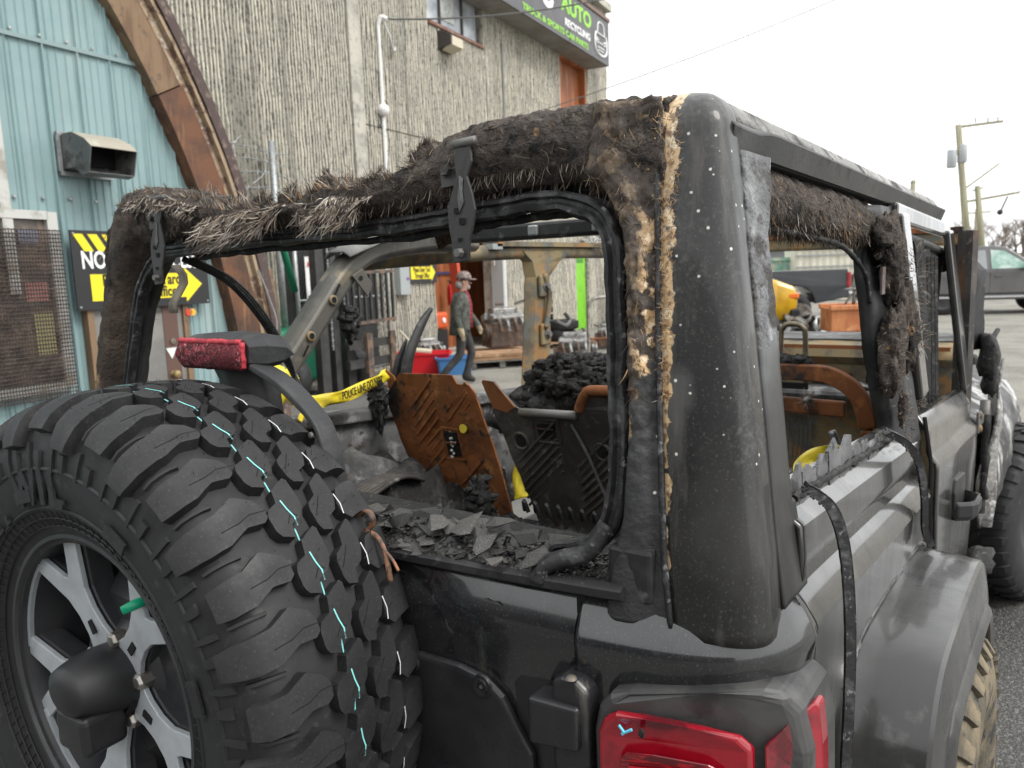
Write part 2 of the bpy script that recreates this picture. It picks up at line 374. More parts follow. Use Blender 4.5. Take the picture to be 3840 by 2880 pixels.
    b = MB(); b.box((8.68, .05, 7.25), (1.67, .19, .08)); b.obj('frame', m_orangeply, pw)
    # bay opening
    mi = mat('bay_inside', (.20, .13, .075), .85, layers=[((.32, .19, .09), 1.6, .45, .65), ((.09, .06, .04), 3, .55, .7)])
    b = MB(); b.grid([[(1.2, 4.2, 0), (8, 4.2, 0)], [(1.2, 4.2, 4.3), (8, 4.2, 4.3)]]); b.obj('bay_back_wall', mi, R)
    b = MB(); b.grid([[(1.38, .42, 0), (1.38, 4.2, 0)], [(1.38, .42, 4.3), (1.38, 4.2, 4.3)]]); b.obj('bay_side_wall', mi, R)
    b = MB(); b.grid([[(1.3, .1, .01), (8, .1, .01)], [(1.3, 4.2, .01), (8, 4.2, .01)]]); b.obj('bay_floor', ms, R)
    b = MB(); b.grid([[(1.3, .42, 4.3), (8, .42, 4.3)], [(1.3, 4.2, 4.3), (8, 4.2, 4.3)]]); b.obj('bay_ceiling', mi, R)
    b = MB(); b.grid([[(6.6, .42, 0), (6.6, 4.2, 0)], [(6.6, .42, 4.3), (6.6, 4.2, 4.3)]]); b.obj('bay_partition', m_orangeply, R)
    b = MB(); b.box((4.1, -.02, 2.1), (.10, .30, 4.2)); b.obj('door_jamb', mat('jamb', (.45, .47, .46), .5), R)
    b = MB(); b.box((4.25, -.07, 1.0), (.08, .10, 2.0)); b.box((4.22, -.07, 2.9), (.09, .10, 1.9)); b.obj('downpipe', m_white, R)
    # orange-brown sliding leaf inside the bay
    b = MB(); b.box((3.62, 1.1, 1.6), (1.0, .05, 3.2)); dl = b.obj('bay_door', m_orangeply, R)
    b = MB(); b.box((3.62, 1.05, 1.72), (1.0, .05, .06)); b.obj('rail', mat('violet_rail', (.06, .05, .12), .5), dl)
    b = MB(); b.box((4.05, 1.05, 1.6), (.05, .05, 3.1)); b.obj('rail', bpy.data.materials['violet_rail'], dl)
    # green door
    gm = mat('green_door', (.20, .55, .03), .45, layers=[((.16, .45, .03), 4, .5, .7)])
    b = MB(); b.box((9.03, .06, 1.12), (.80, .05, 2.2)); gd = b.obj('green_door', gm, R, bevel=.004); gd['label'] = 'bright green steel door'
    b = MB(); b.box((9.03, .032, 1.95), (.5, .004, .12)); b.obj('notice', mat('dkgreen', (.05, .22, .02), .5), gd)
    for z in (.55, 1.1, 1.9):
        b = MB(); b.box((8.61, .025, z), (.05, .03, .10)); b.obj('hinge', m_galv, gd)
    # roof sign box
    mk = mat('sign_grey', (.085, .085, .092), .5, layers=[((.11, .11, .115), 3, .4, .7)])
    mso = mat('soffit', (.26, .25, .23), .8, layers=[((.20, .19, .17), 2, .4, .65)])
    gr = mat('sign_green', (.28, .62, .06), .5); wh = mat('sign_white', (.82, .82, .82), .5)
    b = MB(); b.box((6.0, -.325, 7.28), (7.5, .65, .05)); sb = b.obj('sign_soffit', mso, R)
    b = MB(); b.box((6.0, -.665, 7.82), (7.52, .05, 1.14)); sg = b.obj('sign_board', mk, R); sg['label'] = 'dark grey recycling yard sign board with green and white lettering'
    b = MB(); b.box((6.0, -.42, 8.45), (7.6, .6, .09)); b.obj('sign_cap', mat('cap_brown', (.18, .11, .085), .6), R)
    b = MB(); b.box((9.74, -.33, 7.85), (.04, .62, 1.1)); b.obj('sign_end', mk, R)
    yy = -.695
    text('AUTO', .50, gr, sg, TX(7.50, yy, 8.06), bold=.02, sx=1.36)
    text('RECYCLING', .235, wh, sg, TX(7.55, yy, 7.66), bold=.008, sx=1.30)
    text('TRUCK & SPORTS CAR PARTS', .19, gr, sg, TX(6.32, yy, 7.40), bold=.006, sx=1.5)
    text('S', 1.0, wh, sg, TX(5.78, yy, 8.05), bold=.03, sx=1.3)
    text('M', .9, wh, sg, TX(4.75, yy, 8.1), bold=.03, sx=1.2)
    for z in (7.55,):
        b = MB(); b.box((7.0, yy, 7.5), (.012, .01, .46)); b.obj('board_seam', m_black, sg)
    # line-drawn car front on the sign
    b = MB()
    def ln(pts, r=.022): b.tube([(9.13+p[0]*.46, yy-.003, 7.80+p[1]*.46) for p in pts], r, 5)
    ln(catmull([(-.55, .35, 0), (-.4, .85, 0), (0, .95, 0), (.4, .85, 0), (.55, .35, 0)], 5)); ln([(-.8, .3, 0), (.8, .3, 0)])
    ln(catmull([(-.8, .3, 0), (-.92, -.1, 0), (-.85, -.6, 0), (-.4, -.85, 0), (.4, -.85, 0), (.85, -.6, 0), (.92, -.1, 0), (.8, .3, 0)], 5), .03)
    ln([(-.75, 0, 0), (-.4, -.1, 0), (-.45, -.25, 0), (-.75, -.2, 0), (-.75, 0, 0)]); ln([(.75, 0, 0), (.4, -.1, 0), (.45, -.25, 0), (.75, -.2, 0), (.75, 0, 0)])
    ln([(-.5, -.45, 0), (.5, -.45, 0)]); ln([(-.45, -.62, 0), (.45, -.62, 0)]); ln([(-.3, -.2, 0), (.3, -.2, 0)])
    b.obj('car_outline', wh, sg)
    # wall lamp
    lp = MB(); lp.prism([(0, 0), (.34, .06), (.34, .24), (.12, .34), (0, .34)], lambda a, z, d: (1.92+d, -.02-a, 6.02+z), 0, .46); lo = lp.obj('wall_lamp', mat('lampbox', (.05, .045, .04), .5), R)
    b = MB(); b.prism([(.12, -.02), (.36, .05), (.36, .22), (.3, .1)], lambda a, z, d: (1.92+d, -.02-a, 6.02+z), .03, .43); b.obj('lens', m_cream, lo)
    # service conduit
    b = MB(); b.tube([(-.02, -.09, 2.2), (-.02, -.09, 5.98)], .035, 10); b.tube(catmull([(-.02, -.09, 5.98), (.0, -.14, 6.1), (.08, -.2, 6.08)], 4), .04, 10); co = b.obj('conduit', m_white, R)
    for z in (3.6, 4.3, 5.2):
        b = MB(); b.box((-.02, -.06, z), (.12, .08, .05)); b.obj('clamp', m_galv, co)
    b = MB(); b.sphere((-.05, -.12, 4.55), .11, 12, 8); b.obj('junction_dome', m_white, co)
    b = MB(); b.tube(catmull([(.10, -.12, 6.05), (.16, -.2, 5.8), (.3, -.15, 5.62), (.42, -.12, 5.7)], 5), .02, 8); b.tube(catmull([(.05, -.2, 6.05), (.3, -.3, 6.1), (.5, -.25, 5.75)], 5), .012, 6); b.obj('wire_loop', mat('pale_wire', (.5, .5, .48), .6), co)
    # meter box
    b = MB(); b.box((.22, -.10, 1.98), (.30, .2, 1.30)); mb = b.obj('meter_box', mat('box_grey', (.32, .35, .35), .5), R, bevel=.01)
    b = MB(); b.lathe([(0, .10), (.075, .10), (.085, .06), (.085, 0)], 16, lambda r, a, h: (.28+r*cos(a), -.2-h, 2.05+r*sin(a))); b.obj('meter_dial', m_galv, mb)
    b = MB(); b.box((.30, -.205, 1.62), (.06, .012, .05)); b.obj('seal', mat('violet', (.2, .05, .25), .5), mb)
    # yard access sign on the pillar
    warn_sign(R, .95, -.085, 1.87, .98, .68, left_hidden=True)
    # a low horizontal cable tube along the wall
    b = MB(); b.box((4.6, -.05, 4.55), (.07, .07, 4.4)); b.obj('wall_conduit', mat('conduit_grey', (.22, .22, .2), .6), R)
    return R

def warn_sign(parent, u, y, z, w, h, left_hidden=False):
    mb = mat('sign_black', (.018, .018, .02), .4); my = mat('sign_yellow', (.80, .66, .02), .45); mw = mat('sign_white2', (.8, .8, .8), .45)
    b = MB(); b.box((u, y, z), (w, .012, h)); s = b.obj('warning_sign', mb, parent); s['label'] = 'black and yellow yard access sign with an arrow'
    P = lambda a, q, d: (u+a*w, y-.007-d, z+q*h)
    # hazard stripes
    for side in (-1, 1):
        for k in range(3):
            x0 = side*(.485 if side < 0 else .485)-(0 if side < 0 else .075) + (k*.095 if side < 0 else -k*.095)
            b = MB(); sk = .11
            b.prism([(x0, .455), (x0+.062, .455), (x0+.062+sk*.6, .24), (x0+sk*.6, .24)] if side < 0 else [(x0-.04, .455), (x0+.022, .455), (x0+.08, .24), (x0+.018, .24)], P, 0, .002); b.obj('hazard_stripe', my, s)
    k = w/1.2
    text('ATTENTION', .19*h/.6, mw, s, TX(u, y-.009, z+.345*h), bold=.004, sx=.62*k*.6/h*1.0)
    text('NO YARD ACCESS!', .185*h/.6, mw, s, TX(u, y-.009, z+.12*h), bold=.004, sx=.68*k*.6/h)
    b = MB(); b.prism([(-.40, -.05), (.30, -.05), (.30, .03), (.44, -.21), (.30, -.46), (.30, -.39), (-.40, -.39)], P, 0, .002); b.obj('arrow', my, s)
    text('Please Enter Yard', .125*h/.6, m_black, s, TX(u-.03*w, y-.011, z-.135*h), bold=.002, sx=.78*k*.6/h)
    text('Through Office', .125*h/.6, m_black, s, TX(u-.03*w, y-.011, z-.30*h), bold=.002, sx=.78*k*.6/h)
    for a, q in ((-.48, .46), (.48, .46), (-.48, -.46), (.48, -.46)):
        b = MB(); b.lathe([(0, .006), (.008, .005), (.01, 0)], 8, lambda r, t, hh: (u+a*w+r*cos(t), y-.006-hh, z+q*h+r*sin(t))); b.obj('screw', m_galv, s)
    return s

CONC = build_concrete()

# ---------------------------------------------------------------- blue arched shed
def build_blue():
    R = thing('arched_shed', 'pale blue corrugated metal shed with a curved brown timber roof edge', 'shed', (1.89, 5.0, 0), A85)
    uc, zc = -4.5, .4
    mb = mat('blue_cladding', (.235, .34, .345), .5, layers=[((.205, .305, .31), 1.5, .42, .65), ((.30, .385, .38), 2.5, .55, .75, 5, (1, 1, .15)), ((.16, .22, .2), 6, .66, .8, 8, (1.5, 1.5, .08))], bump=[(30, .1, .003)], rvar=(3, .4, .6))
    arch = lambda u, r: zc + sqrt(max(0, r*r-(u-uc)**2))
    prof = []
    def rib(u):          # metal sheet profile
        p = (u % .26)/.26; d = 0
        if p < .10: d = -.026*min(1, min(p, .10-p)/.03)
        else:
            q = ((p-.10)*4) % 1.0
            d = -.009 if .42 < q < .58 else 0
        return d
    seams = [-3.6, -2.7, -1.8, -.9, 0.0, .55, 1.1, 1.535]
    for a, e in zip(seams[:-1], seams[1:]):
        for lo, hi in ((0, 1.0), (1.0, 3.36), (3.37, 99)):
            us = []; u = a
            while u < e-1e-6:
                us.append(u); u += .0087
            us.append(e)
            if arch(e, 6.06) <= lo and arch(a, 6.06) <= lo: continue
            holes = []
            rows = [[], []]
            for u in us:
                t = min(hi, arch(u, 6.06)); l = min(lo, t)
                off = -.004*(hi > 99-1)
                rows[0].append((u, rib(u)+off, l)); rows[1].append((u, rib(u)+off, t))
            b = MB(); b.grid(rows); b.obj('cladding_sheet', mb, R, solid=.002)
    # joint trim between sheets
    b = MB(); b.box((-1.1, -.022, 3.365), (4.3, .012, .03)); b.obj('joint_trim', mat('trim_grey', (.22, .30, .30), .6), R)
    for k in range(22):
        u = -3+k*.2; 
        b = MB(); b.lathe([(0, .012), (.012, .01), (.014, 0)], 6, lambda r, t, h: (u+r*cos(t), -.022-h, 3.40+r*sin(t))); b.obj('screw', m_galv, R)
    for k in range(9):
        b = MB(); u = -.3+k*.2; b.lathe([(0, .012), (.012, .01), (.014, 0)], 6, lambda r, t, h: (u+r*cos(t), -.012-h, 2.28+.02*nz((u, 0, 0), 9)+r*sin(t))); b.obj('screw', m_galv, R)
    # timber arch: two lower boards, two upper boards, light trim, dark roof edge
    mw1 = mat('fascia_brown', (.14, .058, .026), .65, layers=[((.065, .032, .02), 3, .45, .65, 6, (1, 1, 1)), ((.22, .115, .055), 6, .58, .78, 6, (4, 4, .4))], bump=[(60, .3, .004, (3, 3, .3))])
    mw2 = mat('fascia_tan', (.21, .135, .075), .7, layers=[((.14, .08, .045), 4, .45, .65, 6, (3, 3, .5)), ((.12, .08, .055), 9, .6, .72)], bump=[(60, .4, .004, (3, 3, .3))])
    mw3 = mat('trim_pale', (.36, .27, .18), .8, layers=[((.16, .10, .07), 10, .48, .62), ((.5, .45, .4), 16, .62, .74)], bump=[(80, .5, .005)])
    mw4 = mat('roof_edge', (.075, .05, .045), .75, layers=[((.19, .14, .11), 12, .55, .7)], bump=[(80, .5, .005)])
    def arc(r0, r1, a0, a1, y0, y1, n=26, jit=0):
        rows = []
        for k in range(n+1):
            a = lerp(a0, a1, k/n); j = jit*nz((a*30, r0, 0), 1)
            f = lambda r, y: (uc+r*cos(a), y, zc+r*sin(a))
            rows.append([f(r0, y0), f(r1+j, y0), f(r1+j, y1), f(r0, y1)])
        b = MB(); b.grid(rows, close=True); b.f += [(3, 2, 1, 0), tuple(n*4+i for i in range(4))]; b.m += [0, 0]; return b
    A = lambda z, r=6.1: math.asin((z-zc)/r)
    arc(6.02, 6.29, A(0), A(3.17), -.13, .02).obj('fascia_board', mw1, R)
    arc(6.03, 6.28, A(3.18), A(6.2), -.11, .02).obj('fascia_board', mw2, R)
    arc(6.295, 6.36, A(.9), A(6.3), -.10, .03, jit=.02).obj('fascia_trim', mw3, R)
    arc(6.365, 6.40, A(0), A(6.3), -.15, .03, jit=.015).obj('fascia_trim', mw3, R)
    arc(6.405, 6.50, A(0), A(6.4), -.17, 2.8, jit=.012).obj('roof_edge', mw4, R)
    # bottom end: split weathered studs leaning at the foot of the arch
    for k, (u0, u1, zt, y, w) in enumerate([(1.86, 2.02, 1.9, -.06, .06), (1.93, 2.06, 1.75, -.1, .045), (1.80, 1.97, 1.6, -.13, .05)]):
        b = MB(); b.bar((u1, y, 0), (u0, y, zt), w, .05); b.obj('weathered_stud', mw2 if k else mw1, R)
    b = MB(); b.tube(catmull([(1.72, -.18, 1.75), (1.80, -.2, 1.5), (1.86, -.22, 1.25), (1.80, -.22, 1.05)], 5), .008, 6); b.obj('loose_wire', m_galv, R)
    # back volume
    b = MB(); b.box((-2.2, 1.3, .9), (7.3, 2.2, 1.8)); b.obj('core', mb, R)
    # exhaust hood
    mh = mat('hood_grey', (.12, .125, .125), .5, .3, layers=[((.19, .19, .18), 6, .45, .7), ((.07, .065, .06), 10, .55, .7)], bump=[(40, .15, .003)])
    mhb = mat('hood_beige', (.33, .30, .24), .6, layers=[((.42, .40, .34), 5, .5, .7)])
    h = thing_part('exhaust_hood', R)
    pr = [(0, .30), (.05, .34), (.18, .34), (.34, .27), (.42, .20), (.36, .0), (.27, -.02), (.16, .06), (.0, .05)]
    pr = [(a*.84, q*.84+.03) for a, q in pr]
    for s, w in ((0, .006), (.36, .006)):
        b = MB(); b.prism(pr, lambda a, z, d: (.06+d, -.02-a, 2.42+z), s, s+w); b.obj('hood_cheek', mh, h)
    b = MB(); rows = [[(.06+d, -.02-a, 2.42+z) for d in (0, .366)] for a, z in pr[1:5]]; b.grid(rows); b.obj('hood_top', mhb, h, solid=.004)
    b = MB(); rows = [[(.06+d, -.02-a, 2.42+z) for d in (0, .366)] for a, z in pr[5:]]; b.grid(rows); b.obj('hood_floor', mh, h, solid=.004)
    b = MB(); b.box((.245, -.12, 2.60), (.34, .02, .17)); b.obj('hood_inside', m_dark, h)
    b = MB()
    for zz in (2.46, 2.74): b.box((.245, -.03, zz), (.42, .03, .03))
    for uu in (.04, .45): b.box((uu, -.03, 2.60), (.03, .03, .25))
    b.obj('hood_flange', m_galv, h)
    # soot streak plate under hood is the sheet's own stain
    # door
    md = mat('door_grey', (.17, .165, .155), .55, layers=[((.23, .22, .2), 2, .45, .65), ((.09, .085, .08), 5, .58, .7)])
    b = MB(); b.box((.54, -.035, 1.0), (.80, .04, 1.98)); d = b.obj('door', md, R)
    b = MB(); b.box((.82, -.058, 1.2), (.14, .006, 1.5)); b.obj('door_strip', mat('door_brown', (.11, .06, .045), .6), d)
    for u in (.115, .965):
        b = MB(); b.box((u, -.045, 1.0), (.05, .07, 2.02)); b.obj('door_frame', mw2, d)
    b = MB(); b.lathe([(0, .07), (.028, .065), (.034, .045), (.02, .02), (.03, .0)], 14, lambda r, t, hh: (.80+r*cos(t), -.055-hh, .90+r*sin(t))); b.obj('door_knob', mat('brass', (.42, .33, .16), .35, .8), d)
    b = MB(); b.lathe([(0, .02), (.026, .018), (.03, 0)], 12, lambda r, t, hh: (.82+r*cos(t), -.055-hh, 1.17+r*sin(t))); b.obj('deadbolt', mat('brass2', (.22, .19, .15), .4, .7), d)
    b = MB(); b.prism([(-.085, .06), (.085, .06), (0, -.09)], lambda a, q, dd: (.80+a*.62, -.063-dd, 1.08+q*.62), 0, .003); b.obj('triangle_sticker', m_white, d)
    for u, z, c in ((.99, 1.40, (.55, .05, .03)), (1.03, 1.40, (.7, .4, .05))):
        b = MB(); b.lathe([(0, .003), (.034, .003), (.034, 0)], 14, lambda r, t, hh: (u+r*cos(t), -.085-hh, z+r*sin(t)*.9)); b.obj('round_sticker', mat('sticker', c, .5), d)
    warn_sign(R, .605, -.10, 1.76, 1.2, .585)
    # mesh-covered window
    mfr = mat('white_frame', (.50, .50, .47), .6, layers=[((.3, .28, .24), 6, .5, .7)])
    b = MB(); b.box((-.95, -.02, 1.55), (1.65, .04, 1.15)); wn = b.obj('window', mat('dirty_glass', (.10, .085, .075), .3, layers=[((.22, .16, .12), 2.5, .45, .62), ((.04, .035, .03), 6, .5, .65)]), R)
    b = MB(); b.box((-.095, -.055, 1.55), (.075, .05, 1.25)); b.box((-.95, -.055, 2.15), (1.65, .05, .06)); b.box((-.95, -.055, .93), (1.65, .05, .06)); b.obj('frame', mfr, wn)
    b = MB(); b.box((-.40, -.06, 2.35), (.07, .03, 1.5)); b.obj('trim_post', mfr, wn)
    mm = mat('mesh_brown', (.045, .032, .027), .7, layers=[((.10, .075, .06), 12, .5, .7)])
    b = MB()
    for k in range(44):
        z = .86+k*.0275
        b.tube([(-1.74+i*.02, -.10-.006*((i+k) % 2), z+.003*((i+k) % 2)) for i in range(85)], .0045, 4, cap=False)
    for i in range(85):
        b.tube([(-1.74+i*.02, -.10-.006*((k+1) % 2), .86+k*.0275) for k in range(44)], .0035, 4, cap=False)
    g = b.obj('security_mesh', mm, R); g['kind'] = 'stuff'
    for k, (u, z, c, w, hh) in enumerate([(-.26, 2.0, (.16, .17, .22), .14, .1), (-.24, 1.62, (.45, .2, .18), .16, .14), (-.22, 1.32, (.45, .4, .2), .14, .3)]):
        b = MB(); b.box((u, -.045, z), (w, .004, hh)); b.obj('window_sticker', mat('wsticker', c, .6), wn)
    return R
def thing_part(name, parent, loc=(0, 0, 0)):
    o = bpy.data.objects.new(name, None); C.objects.link(o); o.parent = parent; o.location = loc; return o
BLUE = build_blue()
# ================================================================ YARD THINGS
def CWp(u, y, z=0): return Vector((9.3+u*cos(A85)-y*sin(A85), 9.1+u*sin(A85)+y*cos(A85), z))
def cable(name, label, a, e, sag, r):
    a = Vector(a); e = Vector(e); b = MB(); b.tube([a.lerp(e, i/24)-a+Vector((0, 0, -sag*4*(i/24)*(1-i/24))) for i in range(25)], r, 5)
    o = b.obj(name, mat('cable', (.10, .10, .095), .6), loc=a); return tag(o, label, 'cable')
cable('overhead_cable', 'dark overhead service cable running from the white wall conduit', CWp(.08, -.2, 6.08), (12.59, 6.16, 6.62), .12, .016)
cable('overhead_cable', 'thin lower overhead wire leaving the wall towards the pale sky', CWp(4.6, -.08, 5.05), (19.7, 3.91, 7.89), .10, .012)

# ---- gate between the shed and the concrete pillar
def build_gate():
    R = thing('chain_link_gate', 'dark chain-link yard gate beside the concrete pillar', 'gate', CWp(-1.6, -.35), A85)
    for u in (-1.15, -.02, 1.05):
        b = MB(); b.tube([(u, 0, 0), (u, 0, 2.75)], .035, 10); b.obj('post', m_galv, R, smooth=True)
    for z in (.15, 1.35, 2.6):
        b = MB(); b.tube([(-1.15, 0, z), (1.05, 0, z)], .02, 8); b.obj('rail', m_galv, R, smooth=True)
    b = MB(); st = .065
    for k in range(-42, 36):
        for s in (1, -1):
            pts = []
            x0 = k*st; 
            for zz in (0.15, 2.6):
                pts.append((x0+s*(zz-.15)*.5, .0+s*.004, zz))
            a, e = Vector(pts[0]), Vector(pts[1])
            d = e-a; t0, t1 = 0., 1.
            if abs(d.x) > 1e-6:
                ta, tb = sorted(((-1.15-a.x)/d.x, (1.05-a.x)/d.x)); t0 = max(0, ta); t1 = min(1, tb)
            if t1 > t0: b.tube([a+d*t0, a+d*t1], .004, 4, cap=False)
    o = b.obj('chain_mesh', mat('mesh_dark', (.05, .05, .05), .5, .5), R); o['kind'] = 'stuff'
    b = MB(); b.box((-.05, .25, 1.35), (2.2, .01, 2.5)); b.obj('privacy_screen', mat('screen_black', (.012, .012, .013), .7, layers=[((.03, .03, .03), 3, .45, .65)]), R)
    b = MB(); b.box((-.72, -.03, 1.66), (.52, .006, .68)); s = b.obj('notice_board', m_white, R)
    rd = mat('notice_red', (.5, .04, .04), .5)
    text('ATTENTION', .13, rd, s, TX(-.72, -.036, 1.88), bold=.003, sx=.62); text('YARD', .12, rd, s, TX(-.72, -.036, 1.70), bold=.003, sx=.9); text('Phone Cart', .08, rd, s, TX(-.72, -.036, 1.54), sx=.85)
    return R
build_gate()
def barb_post():
    R = thing('barbed_wire_post', 'galvanised post with barbed wire strands above the shed corner', 'post', CWp(-3.0, -.3), A85)
    b = MB(); b.tube([(0, 0, 0), (0, 0, 3.62)], .05, 10); b.obj('post', m_galv, R, smooth=True)
    for k, z in enumerate((2.95, 3.15, 3.32, 3.48)):
        b = MB(); p = [(-1.6+i*.1, .02*sin(i*1.7+k), z+.02*sin(i*.5+k)) for i in range(20)]; b.tube(p, .008, 4)
        for i in range(1, 19, 2): b.tube([Vector(p[i])+Vector((-.02, 0, -.035)), Vector(p[i])+Vector((.02, 0, .035))], .005, 4)
        b.obj('barbed_strand', m_galv, R)
    b = MB(); b.tube(catmull([(-.8, 0, 3.3), (-.55, 0, 3.62), (-.2, 0, 3.5), (-.15, 0, 3.2), (-.4, 0, 3.0)], 7), .006, 4); b.obj('barbed_loop', m_galv, R)
barb_post()

def build_forklift():
    R = thing('forklift', 'dark forklift mast and load backrest parked in front of the gate', 'forklift', CWp(-3.0, -1.35), A85)
    mk = mat('fork_black', (.028, .028, .029), .5, layers=[((.05, .048, .045), 5, .45, .7)]); gn = mat('fork_green', (.02, .22, .12), .5); ru = mat('fork_rusty', (.17, .11, .075), .7, layers=[((.06, .05, .045), 8, .45, .62)])
    for u, w in ((-.42, .17), (-.16, .12), (.12, .17)):
        b = MB(); b.box((u, .0, 1.25), (w, .12, 2.42)); b.obj('mast_rail', mk, R, bevel=.01)
    b = MB(); b.box((-.15, .02, 2.42), (.78, .10, .10)); b.box((-.15, .02, 1.4), (.78, .1, .08)); b.obj('mast_crosshead', mk, R)
    for u in (-.29, .0):
        b = MB()
        for k in range(40): b.box((u, -.08, .7+k*.04), (.035 if k % 2 else .02, .02, .034))
        b.obj('lift_chain', m_galv, R)
    for z in (1.72, 1.02):
        b = MB(); b.bar((-.15, -.22, z), (.98, -.22, z+.02), .04, .045); b.obj('backrest_rail', ru, R)
    for k in range(9):
        b = MB(); b.box((-.1+.13*k, -.22, 1.36), (.035, .035, .72)); b.obj('backrest_bar', mk, R)
    b = MB(); b.box((.42, -.2, .72), (1.1, .06, .12)); b.box((.42, -.2, .45), (1.1, .06, .12)); b.obj('carriage', mk, R)
    for u in (.2, .75):
        b = MB(); b.prism([(0, 0), (.05, 0), (.05, .75), (0, .75)], lambda a, q, d: (u+d, -.24-a, .12+q), 0, .12); b.box((u+.06, -.75, .13), (.12, 1.0, .04)); b.obj('fork', ru, R)
    b = MB(); b.tube([(-.95, .4, 2.15), (-.62, .4, 2.15), (-.38, .45, 1.5)], .05, 8); b.obj('guard_bar', gn, R, smooth=True)
    b = MB(); b.box((-.85, .55, 2.3), (.5, .5, .25)); b.obj('guard_roof', m_galv, R)
    b = MB(); b.box((-.1, 1.2, .6), (1.1, 1.4, .75)); b.obj('chassis', gn, R, bevel=.05)
    for u in (-.72, .55):
        b = MB(); b.lathe([(.1, -.1), (.3, -.12), (.33, -.08), (.33, .08), (.3, .12), (.1, .1)], 24, lambda r, t, h: (u+h, .35+r*cos(t), .33+r*sin(t))); b.obj('wheel', m_rubber, R, smooth=True)
build_forklift()

# ---- walking person
def build_person():
    P0 = Vector((8.13, 6.44, 0)); hd = radians(36.4-90+6)
    R = thing('person', 'person in dark jacket, red plaid shirt and camouflage cap walking past the open bay', 'person', P0, hd)
    # local: x forward, y left, z up
    J = {'pel': (0, 0, .86, .125), 'sp': (.0, 0, 1.0, .135), 'ch': (.01, 0, 1.20, .155), 'nk': (.02, 0, 1.375, .07), 'hd0': (.04, 0, 1.45, .062), 'hd1': (.055, 0, 1.54, .085), 'hd2': (.05, 0, 1.60, .075),
         'lh': (.02, .095, .82, .095), 'lk': (.13, .10, .47, .068), 'la': (.02, .10, .10, .052), 'lt': (.17, .11, .04, .042), 'lhl': (-.02, .10, .05, .045),
         'rh': (-.02, -.095, .82, .095), 'rk': (-.06, -.10, .46, .068), 'ra': (-.34, -.10, .17, .052), 'rt': (-.25, -.11, .045, .042), 'rhl': (-.39, -.10, .12, .042),
         'ls': (.0, .19, 1.31, .075), 'le': (.10, .245, 1.07, .062), 'lw': (.25, .23, .88, .048), 'rs': (-.01, -.19, 1.31, .075), 're': (-.10, -.25, 1.06, .062), 'rw': (-.04, -.26, .82, .05)}
    E = [('pel', 'sp'), ('sp', 'ch'), ('ch', 'nk'), ('nk', 'hd0'), ('hd0', 'hd1'), ('hd1', 'hd2'), ('pel', 'lh'), ('lh', 'lk'), ('lk', 'la'), ('la', 'lt'), ('la', 'lhl'), ('pel', 'rh'), ('rh', 'rk'), ('rk', 'ra'), ('ra', 'rt'), ('ra', 'rhl'), ('ch', 'ls'), ('ls', 'le'), ('le', 'lw'), ('ch', 'rs'), ('rs', 're'), ('re', 'rw')]
    for s, w in (('l', 'lw'), ('r', 'rw')):
        x, y, z, _ = J[w]; J[s+'p'] = (x+.02, y, z-.07, .036); E.append((w, s+'p'))
        for k, (dx, dz, L) in enumerate(((.035, -.05, 1), (.02, -.07, 1), (.0, -.075, 1), (-.02, -.06, 1), (.05, -.01, 1))):
            J[s+'f%d' % k] = (x+.02+dx*.6, y, z-.07+dz*.5, .014); J[s+'g%d' % k] = (x+.03+dx*.8, y*.97, z-.075+dz, .010); E += [(s+'p', s+'f%d' % k), (s+'f%d' % k, s+'g%d' % k)]
    names = list(J); idx = {n: i for i, n in enumerate(names)}
    me = bpy.data.meshes.new('body'); me.from_pydata([J[n][:3] for n in names], [(idx[a], idx[c]) for a, c in E], [])
    o = bpy.data.objects.new('body', me); C.objects.link(o)
    md = o.modifiers.new('skin', 'SKIN'); md.use_smooth_shade = True
    for i, n in enumerate(names):
        r = J[n][3]; me.skin_vertices[0].data[i].radius = (r, r*(1.22 if n in ('ch', 'sp', 'pel') else 1)) if n not in ('ch', 'sp', 'pel') else (r*.85, r*1.2)
        me.skin_vertices[0].data[i].use_root = (n == 'pel')
    sd = o.modifiers.new('sub', 'SUBSURF'); sd.levels = 2; sd.render_levels = 2
    dg = bpy.context.evaluated_depsgraph_get(); me2 = bpy.data.meshes.new_from_object(o.evaluated_get(dg)); bpy.data.objects.remove(o)
    skin = mat('skin', (.42, .23, .17), .55); jk = mat('jacket', (.062, .066, .055), .85, layers=[((.11, .115, .095), 9, .45, .65), ((.02, .02, .02), 14, .55, .7)], bump=[(25, .5, .02)])
    pn = mat('trousers', (.032, .031, .031), .85, layers=[((.06, .058, .055), 8, .45, .7)], bump=[(18, .6, .02)]); gl = mat('glove', (.36, .30, .20), .8); bt = mat('boots', (.02, .018, .016), .6)
    for m in (skin, jk, pn, gl, bt): me2.materials.append(m)
    for p in me2.polygons:
        c = p.center; k = 0
        if c.z < .13 and not (c.x < -.3 and c.z > .2): k = 4
        elif c.x < -.28 and c.z < .20: k = 4
        elif abs(c.y) > .19 and c.z < .87: k = 3
        elif c.z < .80: k = 2
        elif c.z < 1.40: k = 1
        p.material_index = k; p.use_smooth = True
    me2.name = 'body'; bo = link('body', me2, R)
    # jacket hem, open front with plaid shirt, cap, beard and ears
    b = MB(); rows = []
    for z, rx_, ry, ox in ((1.38, .085, .115, .0), (1.32, .125, .20, .0), (1.20, .160, .215, .0), (1.05, .160, .205, -.005), (.90, .165, .205, -.015), (.76, .175, .215, -.025)):
        rows.append([(ox+rx_*cos(a), ry*sin(a), z+.012*nz((a*3, z*6, 0), 1)) for a in [radians(50+i*(262/22)) for i in range(23)]])
    b.grid(rows); b.obj('open_jacket', jk, R, smooth=True, solid=.012)
    pl = mat('plaid', (.30, .012, .03), .8)
